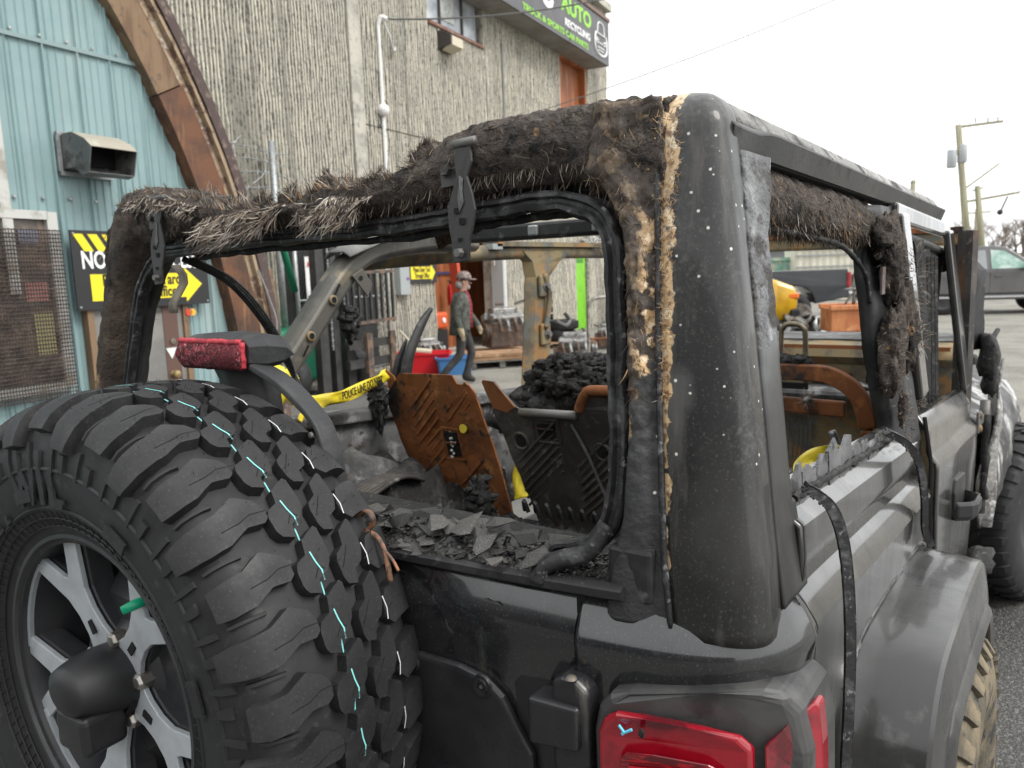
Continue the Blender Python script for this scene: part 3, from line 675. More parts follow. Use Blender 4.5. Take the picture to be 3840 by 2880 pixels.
    def plaid(N, L, v):
        s = nsep(N, L, v); f = lambda q, k: nmath(N, L, 'GREATER_THAN', nmath(N, L, 'FRACT', nmath(N, L, 'MULTIPLY', q, k)), .55)
        return nmath(N, L, 'MULTIPLY', nmath(N, L, 'ADD', f(s[1], 16), f(s[2], 16)), .48)
    mask_layer(pl, (.02, .008, .012), plaid)
    b = MB(); rows = [[(rx_*cos(a), ry*sin(a), z) for a in [radians(-52+i*10.4) for i in range(11)]] for z, rx_, ry in ((1.41, .085, .08), (1.34, .12, .15), (1.22, .15, .185), (1.05, .152, .18), (.86, .15, .175))]
    b.grid(rows); b.obj('plaid_shirt', pl, R, smooth=True, solid=.006)
    cm = mat('camo_cap', (.16, .12, .11), .85, layers=[((.30, .24, .22), 22, .48, .56), ((.06, .045, .04), 30, .56, .62)])
    b = MB(); b.lathe([(.001, .115), (.05, .108), (.085, .075), (.102, .03), (.104, -.01)], 20, lambda r, t, h: (.05+r*cos(t)*1.08, r*sin(t), 1.585+h)); cp_ = b.obj('cap', cm, R, smooth=True, solid=.004)
    b = MB(); b.grid([[(.05+.10*cos(a)*1.05+q*.085*cos(a*.7), .092*sin(a)+.0, 1.585-.012*q-.01*abs(sin(a))) for a in [radians(-55+i*11) for i in range(11)]] for q in (0, .5, 1)]); b.obj('cap_peak', cm, cp_, smooth=True, solid=.006)
    hm = mat('grey_hair', (.30, .28, .26), .9)
    b = MB(); b.sphere((-.02, 0, 1.50), .085, 14, 8, .15, (.75, .95, .8)); b.obj('hair', hm, R, smooth=True)
    b = MB(); b.sphere((.105, 0, 1.465), .05, 12, 7, .2, (.7, .95, .9)); b.obj('beard', hm, R, smooth=True)
    b = MB(); b.tube([(.128, 0, 1.545), (.150, 0, 1.515), (.135, 0, 1.505)], [.010, .016, .012], 8); b.obj('nose', skin, R, smooth=True)
    b = MB()
    for s in (-1, 1): b.sphere((.122, s*.032, 1.545), .010, 8, 5)
    b.obj('eyes', m_black, R); b = MB(); b.box((.138, 0, 1.478), (.008, .045, .008)); b.obj('mouth', mat('lip', (.3, .1, .09), .6), R)
    b = MB()
    for s in (-1, 1): b.sphere((.04, s*.088, 1.53), .026, 8, 6, 0, (.6, .35, 1.1))
    b.obj('ears', skin, R, smooth=True)
build_person()

# ---- tubs
def tub(name, label, loc, rz, m, L=.62, W=.42, H=.40, extra=None):
    R = thing(name, label, 'tub', loc, rz)
    b = MB(); rows = []
    def ring(k, z, n=6):
        r = []; x, y = L/2*k, W/2*k; c = .05
        for cx_, cy_, a0 in ((x-c, y-c, 0), (-x+c, y-c, 90), (-x+c, -y+c, 180), (x-c, -y+c, 270)):
            for i in range(n): a = radians(a0+90*i/(n-1)); r.append((cx_+c*cos(a), cy_+c*sin(a), z))
        return r
    for k, z in ((.80, .02), (.86, .0), (.98, H-.03), (1.06, H-.03), (1.06, H), (.96, H), (.84, .03)): rows.append(ring(k, z))
    b.grid(rows, close=True); b.f.append(tuple(6*24+i for i in range(24))); b.m.append(0); b.obj('bin', m, R, auto=40)
    if extra: extra(R, H)
    return R
def lid(R, H):
    b = MB(); b.box((-.05, -.05, H+.04), (.42, .34, .05), Matrix.Rotation(.12, 3, 'Y')); b.obj('tray', m_cream, R, bevel=.01); b = MB(); b.bar((-.12, .02, H+.08), (-.38, .25, H+.36), .025, .025); b.obj('stick', m_cream, R)
tub('plastic_tub', 'bright red plastic tub with a cream tray on top behind the seats', (8.95, 8.05, 0), radians(-50), mat('tub_red', (.62, .012, .02), .4), .95, .55, .36, lid)
tub('plastic_tub', 'blue plastic tub right behind the walking person', (9.05, 7.42, 0), radians(-48), mat('tub_blue', (.06, .19, .42), .4), .62, .45, .30)

# ---- pallets, engines and scrap by the bay
mwood = mat('pallet_wood', (.34, .20, .11), .8, layers=[((.22, .12, .06), 5, .45, .65), ((.46, .32, .2), 9, .55, .72)], bump=[(60, .4, .004)]); mwgrey = mat('pallet_grey', (.16, .15, .135), .85, layers=[((.09, .085, .075), 5, .45, .65)])
def pallet(label, loc, rz, m):
    R = thing('pallet', label, 'pallet', loc, rz, None)
    for k in range(6):
        b = MB(); b.box((0, -.45+k*.18, .135), (1.2, .13, .022)); b.obj('deck_board', m, R, bevel=.003)
    for x in (-.52, 0, .52):
        b = MB(); b.box((x, 0, .07), (.1, 1.0, .1)); b.obj('stringer', m, R)
    for y in (-.42, 0, .42):
        b = MB(); b.box((0, y, .01), (1.2, .1, .018)); b.obj('base_board', m, R)
    return R
pallet('weathered grey pallet behind the walking person, with a plank load', (10.25, 7.45, 0), radians(-40), mwgrey)
pallet('brown pallet with an engine on it, by the bay opening', (11.6, 8.3, 0), radians(-45), mwood)
pallet('brown pallet under the stacked tyres near the green door', (13.6, 8.2, 0), radians(-40), mwood)
R = thing('plank_stack', 'stack of orange-brown planks on the grey pallet', 'planks', (10.25, 7.45, .148), radians(-40))
for k in range(7):
    b = MB(); b.box((random.uniform(-.05, .05), -.36+.24*(k % 4), .03+.062*(k//4)), (1.1, .20, .055), Matrix.Rotation(random.uniform(-.06, .06), 3, 'Z')); b.obj('plank', mwood, R, bevel=.004)
def engine(label, loc, rz, s=1., seed=0):
    random.seed(seed); R = thing('scrap_engine', label, 'engine', loc, rz)
    al = mat('cast_alu', (.30, .30, .29), .5, .5, layers=[((.14, .13, .12), 8, .45, .62), ((.45, .45, .44), 14, .58, .7)]); br = mat('oily_iron', (.075, .05, .04), .6, layers=[((.16, .09, .05), 10, .5, .66)])
    b = MB(); b.box((0, 0, .25*s), (.6*s, .42*s, .4*s)); b.obj('block', br, R, bevel=.03)
    for y in (-.16, .16):
        b = MB(); b.box((0, y*s, .50*s), (.56*s, .18*s, .14*s), Matrix.Rotation(-y*2, 3, 'X')); b.obj('cylinder_head', al, R, bevel=.03)
    b = MB(); b.box((0, 0, .62*s), (.42*s, .26*s, .10*s)); b.obj('intake', al, R, bevel=.03)
    for k in range(4):
        b = MB(); x = (-.2+.13*k)*s; b.tube(catmull([(x, -.2*s, .5*s), (x, -.34*s, .46*s), (x+.03, -.36*s, .3*s)], 4), .03*s, 8); b.obj('manifold_pipe', al if k % 2 else br, R, smooth=True)
    for k, (x, y, z, r) in enumerate(((.33, 0, .2, .12), (.34, .15, .42, .07), (.34, -.16, .40, .07), (-.33, -.1, .3, .14))):
        b = MB(); b.lathe([(.02, .05), (r, .05), (r, .02), (r*.8, 0), (r, -.02), (r, -.04), (.02, -.04)], 20, lambda q, t, h: (x*s+h*s, y*s+q*s*cos(t), z*s+q*s*sin(t))); b.obj('pulley', br if k % 2 else al, R, smooth=True)
    for k in range(8):
        b = MB(); p = Vector((random.uniform(-.3, .3), random.uniform(-.25, .25), random.uniform(.4, .72)))*s; b.tube([p, p+Vector((random.uniform(-.15, .15), random.uniform(-.15, .15), random.uniform(-.08, .1)))*s], .02*s, 6); b.obj('fitting', random.choice((al, br, m_steel)), R)
    return R
engine('greasy scrap engine heaped on the brown pallet by the bay', (11.55, 8.25, .15), radians(-30), 1.25, 2)
engine('pale alloy gearbox lump lying by the concrete pillar', (9.7, 8.65, .0), radians(-20), .8, 4)
engine('silver scrap engine standing behind the burnt seat foam', (10.2, 5.75, .0), radians(-60), .95, 6)
engine('small engine part lying right of the stacked tyres', (13.6, 7.0, .0), radians(-60), .8, 9)
random.seed(11)
def tyre_thing(label, loc, rot=(0, 0, 0), group=None):
    R = thing('loose_tyre', label, 'tyre', loc, 0, group); R.rotation_euler = rot
    b = MB(); b.lathe([(.19, -.10), (.27, -.11), (.33, -.085), (.345, -.04), (.345, .04), (.33, .085), (.27, .11), (.19, .10), (.19, -.10)], 36, lambda r, t, h: (r*cos(t), r*sin(t), h)); b.obj('tyre_body', m_rubber, R, smooth=True)
    b = MB()
    for k in range(30):
        t = 2*pi*k/30; b.box((.343*cos(t), .343*sin(t), 0), (.012, .03, .15), Matrix.Rotation(t, 3, 'Z'))
    b.obj('tread', m_rubber, R)
tyre_thing('lower tyre of the stack of two near the green door', (13.55, 8.15, .27)); tyre_thing('upper tyre of the stack of two near the green door', (13.58, 8.13, .50))
# hand truck with a looped steel frame
R = thing('hand_truck', 'steel hand truck with a looped tube handle behind the burnt seats', 'hand truck', (9.6, 4.85, 0), radians(-50))
b = MB(); b.tube(catmull([(-.24, 0, .1), (-.24, 0, .9), (-.22, 0, 1.12), (-.12, 0, 1.22), (.12, 0, 1.22), (.22, 0, 1.12), (.24, 0, .9), (.24, 0, .1)], 6), .026, 8); b.obj('frame', m_steel, R, smooth=True)
for z in (.3, .6):
    b = MB(); b.tube([(-.24, 0, z), (.24, 0, z)], .018, 6); b.obj('cross_tube', m_rust, R)
b = MB(); b.box((0, -.16, .06), (.5, .3, .012)); b.obj('toe_plate', m_rust, R)
for x in (-.3, .3):
    b = MB(); b.lathe([(.03, -.03), (.12, -.035), (.13, 0), (.12, .035), (.03, .03)], 20, lambda r, t, h: (x+h, .1+r*cos(t), .13+r*sin(t))); b.obj('wheel', m_rubber, R, smooth=True)
# things in the bay
def bay_things():
    S = thing('tool_cabinet', 'open white shelf cabinet of small tins inside the bay', 'shelf', CWp(2.25, 1.3, 0), A85)
    b = MB(); b.box((-.42, 0, 1.95), (.04, .25, 1.1)); b.box((.42, 0, 1.95), (.04, .25, 1.1)); b.box((0, .12, 1.95), (.86, .02, 1.1)); b.obj('carcass', m_galv, S)
    for z in (1.42, 1.68, 1.95, 2.2, 2.48):
        b = MB(); b.box((0, 0, z), (.82, .25, .03)); b.obj('shelf_board', m_galv, S)
    for z in (1.42, 1.68, 1.95, 2.2):
        for k in range(8):
            h = random.uniform(.07, .17); b = MB(); b.lathe([(0, h), (.032, h), (.035, h*.8), (.035, 0)], 10, lambda r, t, q: (-.34+k*.095+r*cos(t), -.05+r*sin(t), z+.015+q))
            b.obj('tin', mat('tin', random.choice(((.08, .1, .18), (.2, .2, .22), (.3, .12, .08), (.05, .05, .06), (.35, .35, .33), (.3, .25, .1))), .5), S, smooth=True)
    for x0, lab in ((0, 'tall red steel post leaning in the bay opening'),):
        o = MB(); o.bar((0, 0, 0), (-.42, 0, 3.4), .20, .12); ob = o.obj('leaning_post', mat('red_oxide', (.52, .075, .035), .5), loc=CWp(3.05, .35, 0), rot=(0, 0, A85)); tag(ob, lab, 'post')
    F = thing('fire_extinguisher', 'red fire extinguisher hung beside the red post in the bay', 'extinguisher', CWp(3.35, .8, 1.0), A85)
    b = MB(); b.lathe([(0, 0), (.075, 0), (.08, .02), (.08, .38), (.05, .45), (.02, .47), (0, .47)], 16); b.obj('cylinder', m_red, F, smooth=True)
    b = MB(); b.box((0, 0, .50), (.05, .03, .07)); b.box((-.05, 0, .54), (.14, .02, .02)); b.obj('valve', m_black, F); b = MB(); b.box((0, -.082, .2), (.09, .006, .14)); b.obj('label_plate', m_cream, F)
    B = thing('cardboard_box', 'tilted brown cardboard box on the bay shelving', 'box', CWp(2.0, .9, .75), A85+.4)
    b = MB(); b.box((0, 0, .2), (.5, .4, .4), Matrix.Rotation(.3, 3, 'Y')); b.obj('carton', m_ply, B, bevel=.004); b = MB(); b.box((0, -.205, .2), (.06, .004, .38), Matrix.Rotation(.3, 3, 'Y')); b.obj('parcel_tape', m_cream, B)
    E_ = thing('workbench', 'dark workbench under the tilted cardboard box', 'bench', CWp(2.1, 1.0, 0), A85)
    b = MB(); b.box((0, 0, .72), (1.2, .6, .06)); b.obj('worktop', m_ply, E_)
    for x in (-.55, .55):
        for y in (-.25, .25):
            b = MB(); b.box((x, y, .345), (.07, .07, .69)); b.obj('leg', m_ply, E_)
    K = thing('orange_machine', 'orange portable machine on the floor just inside the bay', 'machine', CWp(1.85, .25, 0), A85)
    b = MB(); b.box((0, 0, .75), (.42, .35, .34)); b.obj('case', mat('mach_orange', (.6, .09, .02), .4), K, bevel=.06, seg=3); b = MB(); b.box((0, 0, .28), (.38, .3, .56)); b.obj('stand', m_black, K); b = MB(); b.lathe([(0, .02), (.05, .02), (.06, 0)], 14, lambda r, t, h: (.02+r*cos(t), -.18-h, .75+r*sin(t))); b.obj('knob', m_white, K)
bay_things()

# ---- vehicles on the right
def wheel_mesh(R, x, y, r=.40, w=.26):
    s = -1 if y < 0 else 1
    b = MB(); b.lathe([(r*.6, -w/2), (r*.9, -w/2), (r, -w*.32), (r, w*.32), (r*.9, w/2), (r*.6, w/2)], 32, lambda q, t, h: (x+q*cos(t), y+h, r+q*sin(t))); t_ = b.obj('wheel', m_rubber, R, smooth=True)
    b = MB(); b.lathe([(0, .0), (r*.25, .02), (r*.5, -.02), (r*.62, .03)], 28, lambda q, t, h: (x+q*cos(t), y+s*(w*.42+h), r+q*sin(t))); b.obj('rim', m_rimdark, t_, smooth=True)
def pickup(label, loc, rz, col, glass_l, near, wheels, seam, lift=0.):
    R = thing('pickup_truck', label, 'truck', loc, rz); m = mat('truck_paint', col, .35, .3, layers=[((col[0]*1.25, col[1]*1.25, col[2]*1.25), 1.3, .42, .65)], coat=.4)
    gl = mat('truck_glass', (.06, .065, .07), .08, spec=.7); glg = mat('truck_glass_green', (.24, .40, .34), .1, layers=[((.5, .62, .56), 1.8, .45, .6)], spec=.6); tr = mat('truck_trim', (.02, .02, .022), .5); chm = mat('truck_chrome', (.5, .5, .52), .2, .9)
    y0 = .98
    # lower body with wheel cut-outs, extruded across the width
    arc = lambda xc, r=.50: [(xc+r*cos(t), .42+lift+r*sin(t)) for t in [radians(180-i*18) for i in range(11)]]
    prof = [(-2.95, .58+lift)]+arc(wheels[0])+arc(wheels[1])+[(2.75, .55+lift), (2.9, .75+lift), (2.88, 1.02+lift), (2.7, 1.16+lift), (1.75, 1.24+lift), (-.95, 1.24+lift), (-1.0, 1.34+lift), (-2.95, 1.34+lift), (-3.0, .9+lift)]
    b = MB(); b.prism(prof, lambda a, q, d: (a, d*(1-.06*max(0, q-1-lift)/.35), q), -y0, y0); b.obj('body', m, R, bevel=.03)
    cab = [(-.95, 1.22), (-.92, 1.36), (-.78, 1.86), (-.6, 1.945), (.5, 1.955), (.85, 1.90), (1.72, 1.25)]
    rows = [[(a, s*(y0-.04-.26*max(0, q-1.24)), q+lift) for a, q in cab] for s in (-1, 1)]
    b = MB(); b.grid(rows); n = len(cab); b.f += [tuple(range(n))[::-1], tuple(range(n, 2*n))]; b.m += [0, 0]; cb_ = b.obj('cab', m, R, bevel=.02)
    for s in (-1, 1):
        f = lambda a, q, d: (a, s*(y0-.034-.26*(q-1.24)+d), q+lift)
        for poly, g in (([(-.80, 1.30), (-.66, 1.80), (seam-.10, 1.84), (seam-.06, 1.30)], gl if not glass_l else mat('painted_sky_glass', (.30, .31, .32), .15, layers=[((.22, .23, .24), 2, .45, .6)])), ([(seam+.05, 1.30), (seam+.03, 1.84), (.78, 1.80), (1.50, 1.30)], glg)):  # rear pane's grey colour is a painted reflection of the sky
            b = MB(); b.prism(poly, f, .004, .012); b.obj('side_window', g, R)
        for x0_, x1_ in ((-.92, seam-.006), (seam+.006, 1.60)):
            b = MB(); b.prism([(x0_, .62), (x0_+.0, 1.22), (x1_, 1.22), (x1_, .62)], lambda a, q, d: (a, s*(y0+d), q+lift), .002, .010); dd = b.obj('door', m, R, bevel=.006)
            b = MB(); b.box((x0_+.22 if s*near > 0 else x0_+.2, s*(y0+.025), 1.10+lift), (.20, .03, .04)); b.obj('handle', m, dd, bevel=.006)
        b = MB(); b.box((.3, s*(y0+.02), .50+lift), (2.6, .10, .07)); b.obj('running_board', chm, R, bevel=.02)
        b = MB(); b.box((.3, s*(y0-.02), .60+lift), (2.5, .06, .05)); b.obj('rocker', tr, R)
        b = MB(); b.box((1.32, s*(y0+.16), 1.36+lift), (.16, .26, .22)); b.obj('mirror', tr, R, bevel=.04)
        b = MB(); b.box((-2.96, s*(y0-.08), 1.05+lift), (.10, .20, .42)); b.obj('tail_lamp', m_redlens, R, bevel=.02)
        b = MB(); b.box((2.80, s*(y0-.18), .95+lift), (.2, .34, .2)); b.obj('head_lamp', m_white, R, bevel=.03)
        for wx in wheels: wheel_mesh(R, wx, s*.84, .42)
    b = MB(); b.box((-3.06, 0, .62+lift), (.18, 1.8, .18)); b.obj('bumper', chm, R, bevel=.03)
    b = MB(); b.box((2.95, 0, .62+lift), (.18, 1.85, .22)); b.obj('bumper', chm, R, bevel=.03)
    b = MB(); b.grid([[(.80, -.7, 1.885+lift), (.80, .7, 1.885+lift)], [(1.60, -.84, 1.32+lift), (1.60, .84, 1.32+lift)]]); b.obj('windscreen', glg, R, solid=.02)
    return R
h = radians(-70); near = Vector((25.1, 1.46, 0)); nrm = Vector((-sin(h), cos(h), 0))
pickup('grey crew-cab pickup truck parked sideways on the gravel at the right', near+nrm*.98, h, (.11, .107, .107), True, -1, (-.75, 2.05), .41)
h2 = radians(115); tail = Vector((21.6, 4.05, 0)); hv = Vector((cos(h2), sin(h2), 0)); nl = Vector((-sin(h2), cos(h2), 0))
pickup('black pickup truck seen tail-first beyond the orange crate', tail+hv*2.95-nl*.98, h2, (.03, .032, .036), False, 1, (-1.6, 1.9), .3, .12)
R = thing('yellow_car', 'yellow car nose with an orange lamp beside the black pickup', 'car', (16.1, 4.5, 0), radians(-62))
my_ = mat('car_yellow', (.62, .36, .015), .3, layers=[((.5, .28, .015), 3, .45, .65)], coat=.5)
b = MB(); rows = []
for x, zb, zt, w in ((-2.0, .35, .95, .78), (-1.0, .3, 1.05, .86), (-.2, .3, 1.10, .88), (.1, .32, 1.04, .87), (.42, .4, .93, .84), (.5, .5, .80, .8)):
    rows.append([(x, s*w*k, lerp(zb, zt, q)+.05) for s, k, q in ((-1, .9, 0), (-1, 1.0, .3), (-1, 1.0, .86), (-1, .93, .97), (-1, .5, 1.0), (1, .5, 1.0), (1, .93, .97), (1, 1.0, .86), (1, 1.0, .3), (1, .9, 0))])
b.grid([[(x, y, z*1.22) for x, y, z in r] for r in rows], close=True); b.f += [tuple(range(10))[::-1], tuple(50+k for k in range(10))]; b.m += [0, 0]; b.obj('body', my_, R, bevel=.02, auto=40)
for s in (-1, 1):
    b = MB(); b.box((.40, s*.70, .98), (.26, .30, .12)); b.obj('indicator_lamp', mat('amber_lens', (.8, .17, .01), .25, coat=.5), R, bevel=.03)
    wheel_mesh(R, -.75, s*.78, .33, .22)
b = MB(); b.box((.45, 0, .55), (.2, 1.7, .34)); b.obj('bumper', m_black, R, bevel=.04)
b = MB(); b.prism([(-2.0, 1.0), (-1.75, 1.5), (-1.3, 1.52), (-.6, 1.1)], lambda a, q, d: (a, d, q), -.68, .68); b.obj('cabin', mat('car_glass', (.03, .03, .035), .1), R, bevel=.04)
# orange crate with scrap
def crate():
    h = radians(-62); R = thing('wooden_crate', 'long orange crate of scrap parts in front of the black pickup', 'crate', (14.6, 2.75, .30), h)
    m = mat('crate_orange', (.52, .20, .075), .65, layers=[((.42, .14, .05), 3, .45, .62, 6, (1, 1, .3)), ((.6, .28, .13), 5, .56, .7)])
    b = MB(); b.box((.75, 0, .25), (1.5, .03, .42)); b.obj('side_board', m, R); b = MB(); b.box((.75, .8, .25), (1.5, .03, .42)); b.obj('side_board', m, R)
    b = MB(); b.box((0, .4, .25), (.03, .77, .42)); b.obj('end_board', m, R); b = MB(); b.box((1.5, .4, .25), (.03, .77, .42)); b.obj('end_board', m, R)
    for y in (-.02, .82):
        b = MB(); b.box((.75, y, .48), (1.58, .10, .10)); b.obj('rim_rail', m, R, bevel=.02)
    b = MB(); b.box((.75, .4, .03), (1.5, .77, .04)); b.obj('floor_board', m, R)
    b = MB(); b.box((.2, .4, -.15), (.1, .8, .3)); b.box((1.3, .4, -.15), (.1, .8, .3)); b.obj('runner', mwgrey, R)
    S = thing('steering_column', 'scrap steering wheel and column sticking out of the orange crate', 'scrap', CR(R, (.50, .35, .30)), h)
    b = MB(); b.lathe([(.17, -.012), (.185, 0), (.17, .012), (.155, 0), (.17, -.012)], 28, lambda r, t, hh: (r*cos(t)*1.05, r*sin(t)*.9, .52+hh+.25*r*cos(t)*.3)); b.obj('steering_rim', m_dullsteel, S, smooth=True)
    b = MB(); b.box((0, 0, .52), (.30, .05, .03)); b.box((.02, -.06, .51), (.05, .14, .03)); b.obj('steering_spoke', m_galv, S)
    b = MB(); b.tube([(0, 0, .5), (-.02, 0, .1)], .035, 8); b.tube([(-.05, 0, .42), (-.22, 0, .15)], .02, 6); b.tube([(.02, 0, .4), (.30, 0, .36)], .05, 8); b.obj('column', m_dullsteel, S, smooth=True)
    P = thing('suspension_scrap', 'pale alloy suspension arms leaning out of the orange crate', 'scrap', CR(R, (1.15, .35, .25)), h)
    for k in range(4):
        b = MB(); b.tube(catmull([(-.3+.1*k, 0, .15), (0, .05, .35+.03*k), (.38-.05*k, .02, .50-.04*k)], 4), .03, 7); b.obj('arm', m_galv, P, smooth=True)
    b = MB(); b.box((.1, 0, .25), (.3, .2, .35)); b.obj('gear_case', m_galv, P, bevel=.05)
    W = thing('pile_of_wheels', 'heap of dark wheel rims and parts left of the orange crate', 'scrap', (15.3, 3.75, 0), 0)
    for k in range(11):
        b = MB(); r = random.uniform(.16, .28); b.lathe([(r*.3, .0), (r*.8, .03), (r, .08), (r, -.08), (r*.85, -.05)], 20); o = b.obj('rim', random.choice((m_dullsteel, m_galv, m_soot)), W, smooth=True, loc=(random.uniform(-.4, .5), random.uniform(-.5, .5), .12+.045*k), rot=(random.uniform(-1.4, 1.4), random.uniform(-1, 1), random.uniform(0, 6)))
    b = MB(); b.lathe([(.1, -.08), (.3, -.1), (.34, -.06), (.34, .06), (.3, .1), (.1, .08)], 24); b.obj('tyre', m_rubber, W, smooth=True, loc=(-.2, .3, .34), rot=(1.4, .2, .6))
    b = MB(); b.box((0, 0, .08), (1.3, 1.3, .14)); b.obj('skid', mwgrey, W)
def CR(R, p): return R.location + Matrix.Rotation(R.rotation_euler.z, 3, 'Z') @ Vector(p)
crate()
# storage container and pallet racks behind
def container(label, loc, rz, L, H, m, stripes=0):
    R = thing('storage_container', label, 'container', loc, rz); rows = []
    n = int(L/.14)
    for i in range(n+1): rows.append([(i*L/n, (-.04 if i % 2 else 0), 0.1), (i*L/n, (-.04 if i % 2 else 0), H)])
    b = MB(); b.grid(rows); b.obj('side_wall', m, R); b = MB(); b.box((L/2, 1.2, H/2), (L, 2.3, H-.1)); b.obj('box', m, R)
    for z in (.1, H):
        b = MB(); b.box((L/2, -.03, z), (L+.1, .12, .14)); b.obj('edge_rail', m, R)
    for k in range(stripes):
        b = MB(); b.box((L/2, -.07, .5+k*.5), (L, .03, .06)); b.obj('slat', m_galv, R)
container('cream slatted storage container behind the grey pickup tailgate', (34.5, 9.2, 0), radians(-62), 7.0, 2.35, mat('container_cream', (.62, .60, .50), .6, layers=[((.5, .48, .40), 1.2, .45, .65)]), 4)
container('green and blue container left of the cream one, far behind', (33.0, 14.5, 0), radians(-62), 5.5, 1.9, mat('container_green', (.16, .36, .27), .6, layers=[((.40, .42, .33), .8, .48, .56), ((.25, .33, .42), 1.1, .58, .64)]), 2)
R = thing('long_shed', 'long low dark-roofed shed far behind the containers', 'shed', (44, 16, 0), radians(-62))
b = MB(); b.box((-2, 3, 1.5), (14, 6, 3.0)); b.obj('wall', mat('shed_wall', (.2, .21, .21), .7), R); b = MB(); b.grid([[(-9.5+i*.5, -.4, 2.7+.04*(i % 2)) for i in range(31)], [(-9.5+i*.5, 3, 4.0+.04*(i % 2)) for i in range(31)]]); b.obj('roof', mat('shed_roof', (.10, .105, .11), .6), R, solid=.05)

# ---- utility poles
def PP(s, z=0): return Vector((38+s*.5, 4-s*.866, z))
mpole = mat('pole_wood', (.25, .235, .16), .85, layers=[((.33, .32, .22), 3, .45, .65, 6, (3, 3, .2))])
d = Vector((.5, -.866, 0))
R = thing('utility_pole', 'tall leaning utility pole with two grey transformers', 'pole', PP(1.35))
b = MB(); b.tube([(0, 0, 0), d*-.84+Vector((0, 0, 7.3))], [.17, .12], 10); b.obj('pole', mpole, R, smooth=True)
b = MB(); b.bar(d*-.85+Vector((0, 0, 7.2)), d*.95+Vector((0, 0, 7.34)), .10, .10); ca = b.obj('crossarm', mpole, R)
for k in (0., .5, .9):
    b = MB(); p = d*(-.15+1.0*k)+Vector((0, 0, 7.34)); b.tube([p, p+Vector((0, 0, .2))], .035, 6); b.obj('insulator', m_galv, ca)
for k, z in ((-1.05, 5.85), (-.62, 6.05)):
    b = MB(); p = d*k; b.lathe([(0, .42), (.17, .42), (.19, .38), (.19, -.30), (.15, -.34), (0, -.34)], 16, lambda r, t, hh: (p.x+r*cos(t), p.y+r*sin(t), z+hh)); b.obj('transformer', mat('trafo_grey', (.40, .42, .43), .5), R, smooth=True)
b = MB(); b.bar(d*-.4+Vector((0, 0, 4.05)), d*1.75+Vector((0, 0, 4.35)), .10, .10); b.obj('crossarm', mpole, R)
b = MB(); b.bar(d*-.4+Vector((0, 0, 4.65)), d*.9+Vector((0, 0, 5.6)), .06, .06); b.obj('brace', mpole, R)
b = MB(); b.bar(d*1.3+Vector((0, 0, 4.2)), d*1.05+Vector((0, 0, 3.6)), .05, .05); b.sphere(tuple(d*1.02+Vector((0, 0, 3.55))), .12, 8, 6); b.obj('hanger', m_black, R)
R = thing('utility_pole', 'short plain utility pole close beside the transformer pole', 'pole', PP(1.95))
b = MB(); b.tube([(0, 0, 0), d*-.55+Vector((0, 0, 4.7))], [.16, .11], 10); b.obj('pole', mpole, R, smooth=True); b = MB(); b.bar(d*-.75+Vector((0, 0, 4.5)), d*-.3+Vector((0, 0, 4.62)), .06, .06); b.obj('crossarm', mpole, R)
R = thing('utility_pole', 'far small utility pole with a short crossarm near the bare trees', 'pole', (62, 5.0, 0))
b = MB(); b.tube([(0, 0, 0), (0, 0, 5.0)], [.15, .11], 8); b.obj('pole', mpole, R, smooth=True); b = MB(); b.bar(d*-.9+Vector((0, 0, 4.7)), d*.9+Vector((0, 0, 4.75)), .1, .1); b.obj('crossarm', mpole, R)
R = thing('short_post', 'short grey post top showing above the roof edge', 'post', PP(-1.25, 0))
b = MB(); b.tube([(0, 0, 0), (0, 0, 4.95)], [.12, .10], 8); b.obj('shaft', mpole, R, smooth=True); b = MB(); b.sphere((0, 0, 4.98), .11, 8, 6); b.obj('cap', mpole, R)
cable('line_wire', 'sagging line wire from the transformer pole out of frame at right', PP(2.9, 4.35), PP(8, 6.3), .3, .02)

# ---- bare trees on the horizon
mbark = mat('bark', (.105, .085, .07), .9, layers=[((.16, .135, .115), 2, .45, .65)]); mtwig = mat('twig', (.20, .165, .135), .9)
def bare_tree(seed, H):
    random.seed(seed); tk = MB(); tw = MB()
    def br(p, d, L, r, lv):
        q = p+d*L; t_ = tk if lv < 2 else tw
        m_ = p.lerp(q, .5)+Vector((random.uniform(-1, 1), random.uniform(-1, 1), 0))*L*.06
        t_.tube([p, m_, q], [r, r*.8, r*.62], 5 if lv < 2 else 3, cap=False)
        if lv >= 5: return
        for _ in range(3 if lv < 3 else 4):
            nd = (d+Vector((random.gauss(0, .5), random.gauss(0, .5), random.gauss(.12, .28)))).normalized(); k = random.uniform(.35, 1)
            br(p.lerp(q, k), nd, L*random.uniform(.52, .78), r*.55*(1.2-k*.3), lv+1)
    br(Vector((0, 0, 0)), Vector((0, 0, 1)), H*.34, H*.018, 0)
    return tk, tw
protos = []
for s in range(3):
    tk, tw = bare_tree(40+s, 8.5); R = thing('bare_tree', 'x', 'tree', (0, 0, 0), 0, 'bare trees along the horizon')
    tk.obj('trunk', mbark, R); tw.obj('crown', mtwig, R); protos.append(R)
random.seed(3); labs = 'bare brown winter tree in the far row on the horizon at right'
k = 0
for i in range(46):
    a = radians(-3.2+i*.36); dd = random.uniform(84, 112)
    loc = (-.8+dd*cos(a), -1.0+dd*sin(a), 0); sc = random.uniform(.7, 1.12)
    if k < 3: R = protos[k]; R.location = loc; R['label'] = labs
    else: R = copy_thing(protos[k % 3], loc, random.uniform(0, 6.28), labs)
    R.scale = (sc*1.15, sc*1.15, sc); k += 1
random.seed(1)
